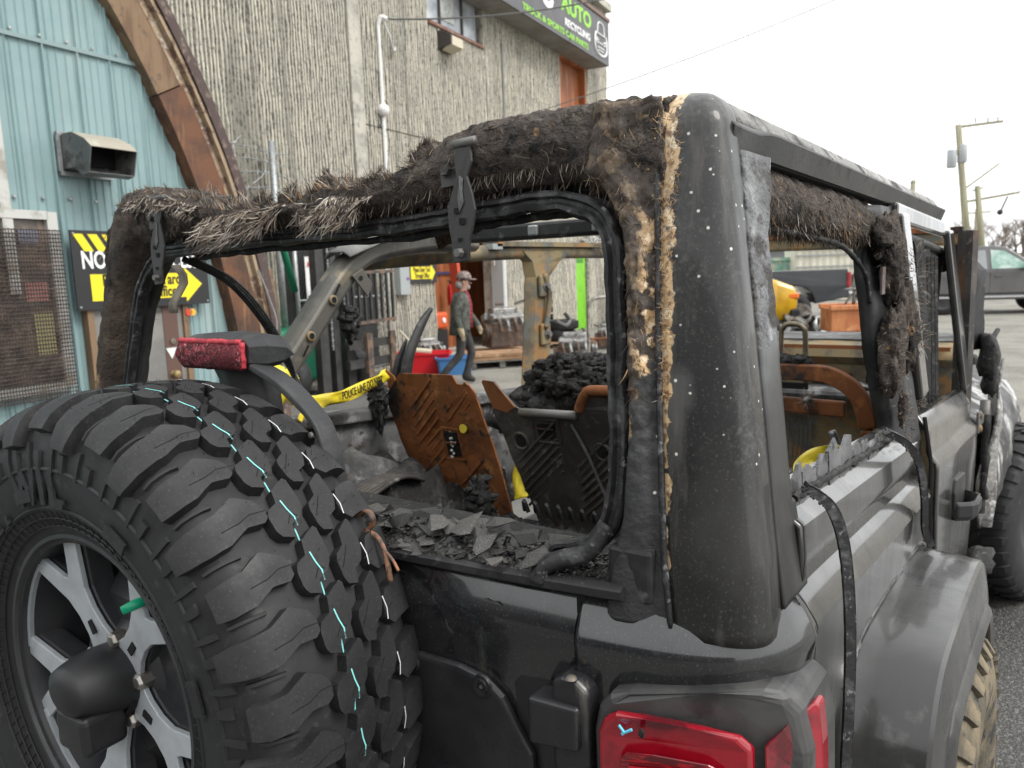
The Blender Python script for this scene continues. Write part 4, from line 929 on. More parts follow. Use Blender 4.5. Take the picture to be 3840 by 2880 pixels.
# unseen dark backdrop added behind the camera for the paint to mirror
R = thing('reflection_backdrop', 'unseen dark warehouse-shaped backdrop added behind the camera for the paint to reflect', 'building', (-13, -4, 0), radians(90))
mw = mat('backdrop_wall', (.075, .08, .085), .7, layers=[((.11, .11, .11), 1.2, .45, .65)])
rows = [[(-16+i*.25, -.05 if i % 2 else 0, 0), (-16+i*.25, -.05 if i % 2 else 0, 5.2)] for i in range(129)]
b = MB(); b.grid(rows); b.obj('wall', mw, R); b = MB(); b.box((0, 4, 5.4), (32.4, 8.6, .3)); b.obj('roof', m_dullsteel, R)
for x in (-9, 1, 10):
    b = MB(); b.box((x, -.12, 1.8), (3.2, .1, 3.6)); b.obj('backdrop_door', m_dullsteel, R)
# ================================================================ THE BURNT SUV
SUV = thing('burnt_suv', 'burnt-out black off-road SUV with a spare wheel on its tailgate, windows gone', 'car')
def rx(y, z): return .14*(z-1.2) + .05*(y/.7)**2          # rear face of the hard top

# ---- fibre strands: thin tapered ribbons
BROWN = [(.062, .048, .038), (.095, .073, .057), (.034, .026, .021), (.14, .112, .088)]
PALE = [(.52, .46, .39), (.38, .31, .24), (.64, .60, .54), (.28, .22, .17)]
AMBER = [(.40, .24, .11), (.55, .36, .18), (.30, .17, .08)]
def strand(b, p, n, t, L, w, c0, c1, curl=.6, seg=3, drop=0.):
    p = Vector(p); d = (n + t).normalized(); s = d.cross(Vector((random.uniform(-1, 1), random.uniform(-1, 1), random.uniform(-1, 1))))
    if s.length < 1e-4: return
    s.normalize(); k = len(b.v); ax = Vector((random.uniform(-1, 1), random.uniform(-1, 1), random.uniform(-1, 1))).normalized()
    R = Matrix.Rotation(curl*random.uniform(-1, 1), 3, ax)
    for i in range(seg+1):
        f = i/seg; ww = w*(1-f*.85)
        c = tuple(lerp(a, e, f) for a, e in zip(c0, c1))
        b.v += [tuple(p+s*ww*.5), tuple(p-s*ww*.5)]; b.col += [c, c]
        p = p + d*(L/seg); d = R @ d; d.z -= drop/seg; d.normalize()
    for i in range(seg):
        b.f.append((k+2*i, k+2*i+1, k+2*i+3, k+2*i+2)); b.m.append(0)
def sampler(rows):
    I = len(rows)-1; J = len(rows[0])-1; cells = []; tot = 0
    for i in range(I):
        for j in range(J):
            a = (Vector(rows[i+1][j])-Vector(rows[i][j])).cross(Vector(rows[i][j+1])-Vector(rows[i][j])); A = a.length
            tot += A; cells.append((tot, i, j))
    import bisect
    keys = [c[0] for c in cells]
    def f():
        _, i, j = cells[min(bisect.bisect(keys, random.random()*tot), len(cells)-1)]
        u, v = random.random(), random.random()
        a, b_, c, d = (Vector(rows[i][j]), Vector(rows[i][j+1]), Vector(rows[i+1][j+1]), Vector(rows[i+1][j]))
        p = (a*(1-u)+d*u)*(1-v)+(b_*(1-u)+c*u)*v
        n = (d-a).cross(b_-a)
        if n.length < 1e-9: n = Vector((-1, 0, 0))
        n.normalize()
        if n.dot(Vector((-.8, -1.025, 1.61))-p) < 0: n = -n
        return p, n, i/I, j/J
    return f
def tang(n):
    t = Vector((random.gauss(0, 1), random.gauss(0, 1), random.gauss(0, 1))); t = t - n*t.dot(n); return t.normalized()
def swirl(p, n, s=22, k=.35):
    a = mnoise.noise_vector(p*s)+mnoise.noise_vector(p*s*2.7)*.6; t = a - n*a.dot(n)
    if t.length < 1e-4: return tang(n)
    return (t.normalized()+tang(n)*k).normalized()
def fur_obj(name, b, parent=SUV):
    me = b.mesh(name, m_fibre, False); o = link(name, me, parent); o['kind'] = 'stuff'; return o

# ---- rear top band of the hard top -------------------------------------------------
TOPT = [(-.600, 1.66, 1.828), (-.56, 1.69, 1.833), (-.52, 1.712, 1.835), (-.47, 1.726, 1.837), (-.37, 1.724, 1.835), (-.30, 1.718, 1.831), (-.262, 1.715, 1.822), (-.22, 1.713, 1.797), (-.17, 1.710, 1.774), (-.11, 1.709, 1.762), (-.06, 1.709, 1.766), (-.02, 1.709, 1.780), (.02, 1.709, 1.768), (.065, 1.709, 1.755), (.16, 1.709, 1.752), (.264, 1.709, 1.760), (.36, 1.709, 1.778), (.44, 1.709, 1.797), (.52, 1.705, 1.808), (.60, 1.70, 1.826), (.68, 1.69, 1.834), (.74, 1.66, 1.832), (.79, 1.64, 1.80), (.82, 1.62, 1.74)]
PROF = [(.085, .10), (.045, .02), (.012, .05), (-.012, .25), (-.024, .5), (-.018, .78), (.002, .93), (.035, 1.0), (.085, 1.01), (.15, .98)]
def top_pt(y, k):
    zi, zo = interp(TOPT, y)
    dx, f = PROF[k]; th = min(1., (zo-zi)/.10)
    z = lerp(zi, zo, f); x = rx(y, z) + dx*(.45+.55*th)
    kk = max(0, min(1, (-y-.44)/.10)); x += .016*kk*(f < .9)
    p = Vector((x, y, z)); q = (.010*fnz(p, 14) + .005*fnz(p, 45))*(1-.5*kk)
    if f > .8: p.z += .012*nz((y*55, 3, 0), 1)*(1.4-th) + .004*nz((y*140, 7, 0), 1)
    p.x -= q; return p
ys = [-.600+i*(1.42/300) for i in range(301)]
rowsT = []
for y in ys:
    r = []
    for k in range(len(PROF)-1):
        for s in (0, .25, .5, .75):
            p = top_pt(y, k).lerp(top_pt(y, k+1), s); dd = .0035*fnz(p, 70)+.0022*fnz(p, 170); r.append(p+Vector((-dd, 0, dd*.5)))
    r.append(top_pt(y, len(PROF)-1)); rowsT.append(r)
b = MB(); b.grid(rowsT); b.obj('rear_roof_band', m_felt, SUV, smooth=True, solid=.012)
smp = sampler(rowsT); fb = MB()
for _ in range(7500):                      # matted curls lying on the felt
    p, n, fi, fj = smp()
    if fj < .16 or (p.y < -.2 and fj > .62) or nz(p, 34) < -.05+.25*(p.y < -.25)*(random.random() < .8): continue
    t = swirl(p, n, 20, .3); am = nz(p, 7)
    c0 = random.choice(BROWN); c1 = random.choice(BROWN)
    if random.random() < .10: c1 = random.choice(PALE[1:])
    if am > .38 and random.random() < .55: c0 = random.choice(AMBER); c1 = random.choice(AMBER)
    strand(fb, p+n*.0003, n*random.uniform(-.05, .10), t, random.uniform(.010, .032)*(.5 if fj > .6 else 1), random.uniform(.0008, .0019), c0, c1, .75)
for _ in range(2600):                       # pale singed tips standing along the top edge
    y = random.uniform(-.60, .80); th = interp(TOPT, y); thin = th[1]-th[0] < .085
    if not thin and (y < .1 and random.random() < .93 or random.random() < .5): continue
    k = random.choice((5, 6, 7)); p = top_pt(y, k)
    cl = nz((y*22, 0, 4), 1)
    L = random.uniform(.006, .022)*(1.6 if thin else (.55 if y < 0 else .9))*(1+.8*cl)
    sw = mnoise.noise_vector(p*40); d = Vector((random.uniform(-.5, .1), random.uniform(-.3, .3), random.uniform(.3, .9)))+sw*1.1
    if nz(p, 50) < -.1: continue
    c0 = random.choice(BROWN+AMBER[:1]); c1 = random.choice(PALE if random.random() < .72 else BROWN)
    strand(fb, p, d.normalized(), Vector((0, 0, 0)), L, random.uniform(.0011, .0024), c0, c1, .5)
for _ in range(900):                        # dangling under the lip
    y = random.uniform(-.52, .5); p = top_pt(y, random.choice((2, 3)))
    strand(fb, p, Vector((random.uniform(-.5, 0), random.uniform(-.4, .4), -1)).normalized(), Vector((0, 0, 0)), random.uniform(.008, .03), .0014, random.choice(BROWN), random.choice(BROWN+PALE), .6)
fur_obj('singed_fibre', fb)

# loose hanging flaps of unburnt mat below the thin middle of the band
def flap(pts, depth, n_str, lmax, seed):
    """pts: (y,z,len) along the band; hanging tapered mat with long strands"""
    rows = []
    for i in range(len(pts)):
        y, z, L = pts[i]; r = []
        for k in range(7):
            f = k/6; p = Vector((rx(y, z)-.03-depth*sin(f*2.2)-.012*nz((y*20, f*4, seed), 1), y+.012*nz((y*9, f*3, seed+5), 1)+f*.015, z-f*L*(1+.25*nz((y*40, 1, seed), 1))))
            r.append(p)
        rows.append(r)
    b = MB(); b.grid(rows); b.obj('torn_mat_flap', m_felt, SUV, smooth=True, solid=.003)
    s = sampler(rows); fb = MB()
    for _ in range(n_str):
        p, n, fi, fj = s(); sw = mnoise.noise_vector(p*26); d = (Vector((-.15, .45, -.62))+sw*.85+Vector((random.uniform(-.2, .1), random.uniform(-.2, .2), 0))).normalized()
        if nz(p, 60) < -.25: continue
        c0 = random.choice(PALE[1:]+BROWN[1:2]); c1 = random.choice(PALE)
        if random.random() < .25: c0 = c1 = random.choice(BROWN)
        strand(fb, p+n*.002, d*.9, n*random.uniform(.0, .5), random.uniform(.25, 1)**1.5*lmax*1.5, random.uniform(.0007, .0024), c0, c1, .55, seg=5, drop=.35)
    fur_obj('singed_fibre', fb)
flap([(.30, 1.735, .030), (.26, 1.738, .050), (.21, 1.74, .056), (.16, 1.742, .048), (.12, 1.742, .044), (.08, 1.742, .032), (.05, 1.742, .018)], .014, 1300, .026, 1)
flap([(.0, 1.738, .015), (-.03, 1.74, .036), (-.06, 1.745, .056), (-.09, 1.74, .046), (-.12, 1.738, .038), (-.15, 1.738, .015)], .013, 850, .025, 7)
flap_n = 0
flap([(.64, 1.80, .02), (.60, 1.80, .030), (.54, 1.80, .030), (.47, 1.79, .022), (.40, 1.775, .02), (.33, 1.76, .02)], .008, 600, .018, 3)

# torn scorched flakes standing up where the shell burnt through
random.seed(77)
for y0, y1, z0, hs in ((-.055, .03, 1.748, (.010, .034, .050, .030, .022, .008)), (.045, .11, 1.750, (.008, .022, .028, .012, .006)), (-.17, -.10, 1.758, (.004, .016, .020, .012, .006)), (.13, .20, 1.752, (.004, .014, .018, .010, .004)), (-.262, -.20, 1.79, (.006, .02, .026, .012, .004))):
    n_ = len(hs); top_ = []
    for i in range(n_*3):
        f = i/(n_*3-1); h = interp([(k/(n_-1), q) for k, q in enumerate(hs)], f)[0]; top_.append((lerp(y1, y0, f), z0+h+random.uniform(-.004, .004)))
    poly = [(y1, z0-.02)]+top_+[(y0, z0-.02)]
    fl_ = lambda a, q, d: (rx(a, q)-.006+d+.25*(q-z0)+.004*nz((a*60, q*60, 0), 1), a, q)
    b = MB(); b.prism(poly, fl_, 0, .003); b.obj('torn_shell_flake', m_felt, SUV)
    fb = MB()
    for a, q in top_*9:
        p = Vector(fl_(a+random.uniform(-.003, .003), q-random.uniform(0, .006), .0015)); strand(fb, p, (Vector((-.2, .15, .8))+mnoise.noise_vector(p*45)*.9).normalized(), Vector((0, 0, 0)), random.uniform(.004, .018), random.uniform(.0008, .0018), random.choice(BROWN), random.choice(PALE if random.random() < .6 else BROWN), .5)
    for _ in range(160):
        a, q = random.choice(top_); p = Vector(fl_(a, lerp(z0-.01, q, random.random()), -.001)); strand(fb, p, (Vector((-.3, .3, .2))+mnoise.noise_vector(p*45)*.9).normalized(), Vector((0, 0, 0)), random.uniform(.005, .014), .001, random.choice(BROWN), random.choice(BROWN+PALE[3:]), .6)
    fur_obj('singed_fibre', fb)
# ---- pillars of the rear opening ---------------------------------------------------
PIN = [(1.17, -.535), (1.24, -.545), (1.30, -.560), (1.42, -.564), (1.54, -.556), (1.64, -.547), (1.68, -.534), (1.71, -.512), (1.74, -.48)]
PSE = [(1.17, -.643), (1.259, -.629), (1.43, -.615), (1.60, -.603), (1.77, -.594), (1.83, -.593)]
m_pillar = mat('pillar_skin', (.020, .020, .021), .55, layers=[((.04, .04, .04), 6, .45, .7)], bump=[(60, .5, .005), (200, .4, .002)])
def tongue(N, L, v):
    s = nsep(N, L, v)
    f = nmath(N, L, 'ADD', nmath(N, L, 'ADD', s[1], .600), nmath(N, L, 'MULTIPLY', nmath(N, L, 'SUBTRACT', s[2], 1.54), .19))
    f = nmath(N, L, 'ADD', f, nmath(N, L, 'MULTIPLY', nmath(N, L, 'SUBTRACT', nnoise(N, L, v, 28), .5), .05))
    return nramp(N, L, f, -.001, .002)
mask_layer(m_pillar, (.05, .036, .027), tongue)
def amber(N, L, v):
    a = tongue(N, L, v); n = nramp(N, L, nnoise(N, L, v, 42), .50, .56); s = nsep(N, L, v)
    w = nramp(N, L, nmath(N, L, 'ADD', s[1], nmath(N, L, 'MULTIPLY', nnoise(N, L, v, 12), .05)), -.548, -.566)
    return nmath(N, L, 'MULTIPLY', a, nmath(N, L, 'MULTIPLY', n, nmath(N, L, 'ADD', w, .12)))
mask_layer(m_pillar, (.66, .44, .23), amber)
mask_layer(m_pillar, (.86, .70, .48), lambda N, L, v: nmath(N, L, 'MULTIPLY', amber(N, L, v), nramp(N, L, nnoise(N, L, v, 95), .54, .60)))
def specks(N, L, v):
    vo = N.new('ShaderNodeTexVoronoi'); vo.inputs['Scale'].default_value = 88; L.new(v, vo.inputs['Vector'])
    d = nramp(N, L, nmath(N, L, 'ADD', vo.outputs['Distance'], nmath(N, L, 'MULTIPLY', nnoise(N, L, v, 160), .2)), .30, .24)
    r = nsep(N, L, vo.outputs['Color']); s = nsep(N, L, v)
    reg = nramp(N, L, nmath(N, L, 'ADD', s[2], nmath(N, L, 'MULTIPLY', nnoise(N, L, v, 5), .25)), 1.30, 1.52)
    return nmath(N, L, 'MULTIPLY', d, nmath(N, L, 'GREATER_THAN', nmath(N, L, 'MULTIPLY', r[0], nmath(N, L, 'ADD', nmath(N, L, 'MULTIPLY', reg, .5), .5)), .80))
mask_layer(m_pillar, (.62, .60, .55), lambda N, L, v: nmath(N, L, 'MULTIPLY', specks(N, L, v), nmath(N, L, 'SUBTRACT', 1.0, tongue(N, L, v))))
zs_ = [1.172+i*(.652/140) for i in range(141)]
rowsR = []
for z in zs_:
    yi = interp(PIN, z)[0]; yo = interp(PSE, z)[0]; r = []
    for k in range(24):
        f = k/23; y = lerp(yi, yo, f); dx = .075*max(0, 1-f*5)**1.5 - .012*sin(min(1, f*1.3)*pi) 
        p = Vector((rx(y, z)+dx, y, z)); fade = max(0, min(1, (z-1.34)/.12))
        p.x -= (.006*fnz(p, 18)+.004*fnz(p, 60)+.003*fnz(p, 150))*(.18+.82*fade); r.append(p)
    rowsR.append(r)
b = MB(); b.grid(rowsR); b.obj('rear_pillar_skin', m_pillar, SUV, smooth=True, solid=.01)
fb = MB(); smp = sampler(rowsR)
for _ in range(1900):
    p, n, fi, fj = smp()
    if p.y + .600 + (p.z-1.54)*.19 + .03*nz(p, 28) < 0: continue
    side = fj
    c0 = random.choice(BROWN); c1 = random.choice(BROWN)
    if random.random() < .10+.35*max(0, side-.5)*(nz(p, 25) > -.1): c0 = random.choice(AMBER); c1 = random.choice(AMBER+PALE[:2])
    t = Vector((0, random.uniform(-.6, .6), -1)) if random.random() < .6 else tang(n)
    strand(fb, p-n*.001, n*random.uniform(.1, .5), t.normalized(), random.uniform(.010, .03), random.uniform(.0008, .0017), c0, c1, .9)
fur_obj('singed_fibre', fb)
# left pillar
PLI = [(1.1, .79), (1.41, .765), (1.60, .71), (1.68, .66), (1.74, .61)]; PLO = [(1.1, .855), (1.386, .845), (1.639, .800), (1.74, .775), (1.80, .76)]
rowsL = []
for i in range(51):
    z = 1.1+i*.67/50; yi = interp(PLI, z)[0]; yo = interp(PLO, z)[0]; r = []
    for k in range(14):
        f = k/13; y = lerp(yi, yo, f); dx = .06*max(0, 1-f*3.2)**1.3 - .022*sin(f*pi*.9) + .03*max(0, (f-.8)*5)**2*1.2
        p = Vector((rx(y, z)+dx, y, z)); p.x -= .006*fnz(p, 18)+.004*fnz(p, 55); r.append(p)
    rowsL.append(r)
m_pilL = mat('left_pillar_felt', (.055, .041, .032), .95, layers=[((.10, .075, .058), 10, .45, .7), ((.012, .011, .01), 7, .52, .68)], bump=[(45, .9, .01), (160, .8, .005)])
def lamber(N, L, v):
    s = nsep(N, L, v); n = nramp(N, L, nnoise(N, L, v, 26), .44, .6)
    return nmath(N, L, 'MULTIPLY', nmath(N, L, 'MULTIPLY', n, nramp(N, L, s[1], .79, .825)), nramp(N, L, s[2], 1.66, 1.56))
mask_layer(m_pilL, (.52, .35, .18), lamber)
b = MB(); b.grid(rowsL); b.obj('left_rear_pillar', m_pilL, SUV, smooth=True, solid=.012)
fb = MB(); smp = sampler(rowsL)
for _ in range(2600):
    p, n, fi, fj = smp(); c0 = random.choice(BROWN); c1 = random.choice(BROWN)
    if fj > .55 and fi < .8 and random.random() < .5: c0 = random.choice(AMBER); c1 = random.choice(AMBER+PALE[:1])
    strand(fb, p-n*.001, n*random.uniform(.1, .5), tang(n), random.uniform(.01, .028), random.uniform(.0011, .002), c0, c1, 1.)
fur_obj('singed_fibre', fb)
b = MB(); b.grid([[(rx(.82, z)+.02, .85, z), (rx(.82, z)+.30, .84, z)] for z in (1.0, 1.1, 1.20)]); b.obj('left_side_skin', m_soot, SUV, solid=.01)

def lip_seal(name, path, w, d, m, parent=SUV, ctr=None):
    rows = []
    for i, p in enumerate(path):
        t = (path[min(i+1, len(path)-1)]-path[max(i-1, 0)]).normalized(); n = Vector((-1, 0, 0)); s = t.cross(n).normalized(); n = s.cross(t)
        if n.x > 0: n = -n
        j = 1+.18*nz(p, 45)
        rows.append([p+s*(a*w*j)+n*(q*d*(1+.25*nz(p+Vector((a, 0, 0)), 60))) for a, q in ((-1, -.8), (-1.02, .35), (-.8, .75), (-.45, .8), (-.2, .2), (.15, .25), (.4, .95), (.8, .9), (1.0, .4), (1.0, -.8))])
    b = MB(); b.grid(rows); return b.obj(name, m, parent, auto=35)
# ---- window seals round the rear opening -------------------------------------------
SEAL = [(.745, 1.20), (.725, 1.40), (.690, 1.55), (.645, 1.635), (.56, 1.680), (.45, 1.686), (.30, 1.690), (.114, 1.692), (-.134, 1.692), (-.30, 1.701), (-.41, 1.708), (-.465, 1.704), (-.508, 1.684), (-.530, 1.645), (-.538, 1.58), (-.546, 1.48), (-.552, 1.40), (-.553, 1.33), (-.545, 1.285), (-.525, 1.258), (-.498, 1.245), (-.475, 1.24), (-.468, 1.222)]
path = catmull([(rx(y, z)+.012, y, z) for y, z in SEAL], 7)
path = [p+Vector((.002*nz(p, 30), .0025*nz(p, 26), .0025*nz(p, 33))) for p in path]
lip_seal('window_seal', path, .0135, .010, m_seal)
path2 = catmull([(rx(y, z)+.045, y*1.03 if abs(y) > .5 else y, z+(.022 if z > 1.66 else 0)) for y, z in SEAL[:19]], 6)
lip_seal('window_channel', path2, .024, .012, m_soot)
path3 = [p+Vector((.030, .0, -.016 if p.z > 1.6 else 0)) for p in path[int(len(path)*.22):int(len(path)*.86)]]
b = MB(); b.tube(path3, [.007+.003*nz(p, 60) for p in path3], 7); b.obj('inner_trim_edge', m_char, SUV, smooth=True)
# dark inner top rail carried across the middle
b = MB(); b.tube(catmull([(rx(.5, 1.7)+.05, .50, 1.705), (rx(.2, 1.7)+.05, .2, 1.712), (rx(-.1, 1.7)+.05, -.1, 1.714), (rx(-.4, 1.7)+.055, -.40, 1.728)], 8), .020, 8); b.obj('top_rail', m_soot, SUV, smooth=True)
# scorched roof lining edge and crossbar behind the opening
b = MB(); b.bar((.46, -.62, 1.692), (.46, .0, 1.694), .05, .03); cb = b.obj('roof_crossbar', m_soot, SUV, bevel=.006)
for y in (-.18, -.32, -.43, -.52):
    b = MB(); b.box((.432, y, 1.693), (.012, .02, .02)); b.obj('clip', m_galv, cb, bevel=.003)
rows = [[(.22+.006*k+.006*nz((i*.6, k, 2), 1), -.105-.012*i, 1.716-.010*k*(1.4-i*.09)-.006*nz((i*.9, k*.4, 8), 1)) for k in range(5)] for i in range(10)]
b = MB(); b.grid(rows); b.obj('lining_flap', mat('scorched_lining', (.16, .075, .03), .9, layers=[((.04, .03, .025), 9, .42, .6), ((.33, .17, .07), 12, .58, .74)], bump=[(80, .6, .005)]), SUV, smooth=True, solid=.004)
fb = MB(); smp = sampler(rows)
for _ in range(900):
    p, n, fi, fj = smp(); strand(fb, p, n*.4, tang(n)+Vector((0, 0, -.5)), random.uniform(.006, .016), .0012, random.choice(BROWN), random.choice(BROWN+AMBER), .8)
fur_obj('singed_fibre', fb)

# ---- glass hinges on the top rail --------------------------------------------------
def hinge(y0, zt, s, name='glass_hinge'):
    m = mat('hinge_black', (.028, .027, .026), .55, layers=[((.05, .047, .044), 12, .5, .7)], bump=[(150, .25, .002)])
    out = [(-.012, 0), (.014, -.002), (.018, -.022), (.010, -.042), (.020, -.066), (.026, -.088), (.022, -.110), (.016, -.130), (.014, -.158), (-.014, -.160), (-.017, -.130), (-.022, -.108), (-.024, -.086), (-.018, -.064), (-.009, -.042), (-.014, -.02)]
    fn = lambda a, q, d: (rx(y0, zt+q*s)-.036+d+.16*q*q*2, y0-a*s, zt+q*s)
    b = MB(); b.prism(out, fn, 0, .005); h = b.obj(name, m, SUV, bevel=.0015)
    b = MB(); b.tube([(rx(y0, zt)-.034, y0+.017, zt+.004), (rx(y0, zt)-.034, y0-.022, zt+.006)], .006, 8); b.obj('hinge_pin', m_dullsteel, h, smooth=True)
    for a, q, r in ((-.006, -.088, .0045), (.004, -.103, .005), (.0, -.128, .003)):
        b = MB(); b.box(fn(a, q, -.0012), (.003, r*1.7, r*1.7)); b.obj('hinge_hole', m_dark, h)
    b = MB(); b.lathe([(0, .009), (.006, .009), (.007, 0)], 6, lambda r, t, hh: (fn(0, -.146, 0)[0]-hh, y0+r*cos(t), zt-.146*s+r*sin(t))); b.obj('bolt', m_dullsteel, h)
    b = MB(); b.prism([(-.003, -.04), (.004, -.045), (.003, -.062), (.006, -.078), (-.001, -.09), (-.005, -.07), (-.002, -.055)], fn, -.0015, 0); b.obj('bare_patch', m_ash, h)
    b = MB(); b.prism([(-.052, -.012), (-.018, -.005), (-.016, -.05), (-.046, -.052)], fn, .012, .016); pl = b.obj('hinge_plate', m, h)
    b = MB(); b.lathe([(0, .010), (.0085, .010), (.010, .002), (.016, .001), (.016, -.004)], 6, lambda r, t, hh: (fn(-.034, -.028, .012)[0]-hh, y0+.034*s+r*cos(t)-.034*s-.034*s*(-1)*0-.034*s, zt-.028*s+r*sin(t))) if False else b.lathe([(0, .010), (.0085, .010), (.010, .002), (.016, .001), (.016, -.004)], 6, lambda r, t, hh: (fn(-.034, -.028, .012)[0]-hh, y0+.034*s*(1)+r*cos(t), zt-.028*s+r*sin(t)))
    b.obj('bolt', m, h)
    return h
hinge(-.322, 1.790, 1.0)
hinge(.49, 1.785, 1.05)
# a dangling burnt plate from the left corner, and loose wires down the left side
b = MB(); rows = [[(.06+.01*sin(k), .44-.028*f-.010*sin(k*1.1), 1.655-.019*k) for f in (0, .5, 1)] for k in range(6)]
b.grid(rows); b.obj('dangling_clip', mat('dusty_tin', (.22, .19, .14), .6, layers=[((.10, .08, .06), 12, .45, .65)]), SUV, solid=.003, smooth=True)
for k in range(4):
    b = MB(); o_ = k*.012
    b.tube(catmull([(.12, .50-o_, 1.67), (.20, .47-o_*.9, 1.62), (.26, .45-o_*.8, 1.54), (.30, .43-o_*.6, 1.45), (.34, .42+o_*.4, 1.36)], 6), .003 if k else .0065, 6); b.obj('loose_wire', m_char, SUV, smooth=True)

# ---- right rear corner shell -------------------------------------------------------
SA = [(1.160, .036, -.644), (1.259, .048, -.629), (1.43, .070, -.615), (1.60, .093, -.603), (1.775, .116, -.594)]
SB = [(1.160, .128, -.747), (1.256, .128, -.739), (1.424, .148, -.715), (1.596, .166, -.691), (1.742, .186, -.670), (1.775, .188, -.665)]
m_shell = mat('shell_soot', (.011, .011, .011), .40, coat=.35, layers=[((.030, .029, .027), 3.2, .42, .68), ((.008, .008, .009), 6, .5, .66, 6, (1, 1, .2)), ((.11, .10, .088), 9, .68, .82, 8, (1, 1, .12)), ((.075, .072, .066), 22, .58, .78, 8, (1, 1, .04)), ((.07, .068, .062), 300, .60, .78)], rvar=(7, .26, .55, (1, 1, .3)), bump=[(240, .12, .0012), (8, .1, .01)])
def paint_cloud(N, L, v):
    n = nramp(N, L, nnoise(N, L, v, 3.3), .56, .70); return nmath(N, L, 'MULTIPLY', n, .8)
mask_layer(m_shell, (.050, .049, .046), paint_cloud)
mask_layer(m_shell, (.085, .084, .082), lambda N, L, v: (lambda s: nmath(N, L, 'MULTIPLY', nramp(N, L, nmath(N, L, 'ADD', nmath(N, L, 'ADD', nmath(N, L, 'POWER', nmath(N, L, 'MULTIPLY', nmath(N, L, 'ADD', s[1], .632), 42.), 2.), nmath(N, L, 'POWER', nmath(N, L, 'MULTIPLY', nmath(N, L, 'SUBTRACT', s[2], 1.452), 22.), 2.)), nmath(N, L, 'MULTIPLY', nnoise(N, L, v, 24), 2.2)), 2.2, 1.2), .7))(nsep(N, L, v)))
def bare_strip(N, L, v):
    s = nsep(N, L, v)
    seam = nmath(N, L, 'ADD', -.593, nmath(N, L, 'MULTIPLY', nmath(N, L, 'SUBTRACT', s[2], 1.80), .076))
    w = nmath(N, L, 'MULTIPLY', nmath(N, L, 'SUBTRACT', s[2], 1.37), .042)
    f = nmath(N, L, 'ADD', nmath(N, L, 'SUBTRACT', s[1], seam), w)
    f = nmath(N, L, 'ADD', f, nmath(N, L, 'MULTIPLY', nmath(N, L, 'SUBTRACT', nnoise(N, L, v, 38), .5), .040))
    return nramp(N, L, f, 0, .0015)
mask_layer(m_shell, (.60, .43, .24), bare_strip)
mask_layer(m_shell, (.22, .13, .07), lambda N, L, v: nmath(N, L, 'MULTIPLY', bare_strip(N, L, v), nramp(N, L, nnoise(N, L, v, 90), .52, .62)))
mask_layer(m_shell, (.80, .68, .48), lambda N, L, v: nmath(N, L, 'MULTIPLY', bare_strip(N, L, v), nramp(N, L, nnoise(N, L, v, 55), .56, .64)))
mask_layer(m_shell, (.62, .60, .55), specks)
mask_layer(m_shell, (.06, .058, .052), lambda N, L, v: nmath(N, L, 'MULTIPLY', nramp(N, L, nnoise(N, L, v, 9), .50, .62), nramp(N, L, nnoise(N, L, v, 120), .50, .66)))
def shell_row(z, fr=0.0):
    A = interp(SA, z); B = interp(SB, z); a = Vector((A[0], A[1], z)); e = Vector((B[0], B[1], z)); c = Vector((A[0]-.006, B[1]-.004, z)); r = []
    c = Vector((a.x+.016, e.y-.001, z)); p1 = a.lerp(c, .52); p2 = e.lerp(c, .50)
    r = [a.lerp(p1, k/6) for k in range(6)]
    for k in range(13):
        f = k/12; r.append(p1*(1-f)**2+c*(2*f*(1-f))+p2*f*f)
    r += [p2.lerp(e, k/5) for k in range(1, 6)]
    return r
rows = [shell_row(1.160+i*(.615/40)) for i in range(41)]
top = rows[-1]
for k in range(1, 9):
    ph = pi/2*k/8; rr = .060; r = []
    for p in top:
        inn = (Vector((.42, -.40, p.z))-p); inn.z = 0; inn.normalize()
        r.append(p + inn*rr*1.25*(1-cos(ph)) + Vector((0, 0, rr*sin(ph))))
    rows.append(r)
r = []
for p in rows[-1]:
    inn = (Vector((.42, -.40, p.z))-p); inn.z = 0; inn.normalize(); r.append(p+inn*.05)
rows.append(r)
for i, r in enumerate(rows):             # fold the left edge back into the seam
    r.insert(0, r[0]+Vector((.03, .004, 0)))
b = MB(); b.grid(rows); b.obj('rear_corner_shell', m_shell, SUV, smooth=True, solid=.006)
# dark seam strip between pillar and shell
b = MB(); b.tube([(interp(SA, z)[0]-.001, interp(SA, z)[1]+.004, z) for z in [1.165+i*.0265 for i in range(24)]]+[(.122, -.590, 1.800)], .0042, 6); b.obj('corner_seam', m_seal, SUV, smooth=True)
# top edge lip hairs on shell
fb = MB()
for _ in range(700):
    z = random.uniform(1.45, 1.80); A = interp(SA, z); p = Vector((A[0]-.002, A[1]-random.uniform(-.004, .03*(z-1.37)/.43), z))
    strand(fb, p, Vector((-1, 0, 0))*.5, tang(Vector((-1, 0, 0))), random.uniform(.004, .012), .0012, random.choice(AMBER), random.choice(AMBER+PALE), .8)
fur_obj('singed_fibre', fb)

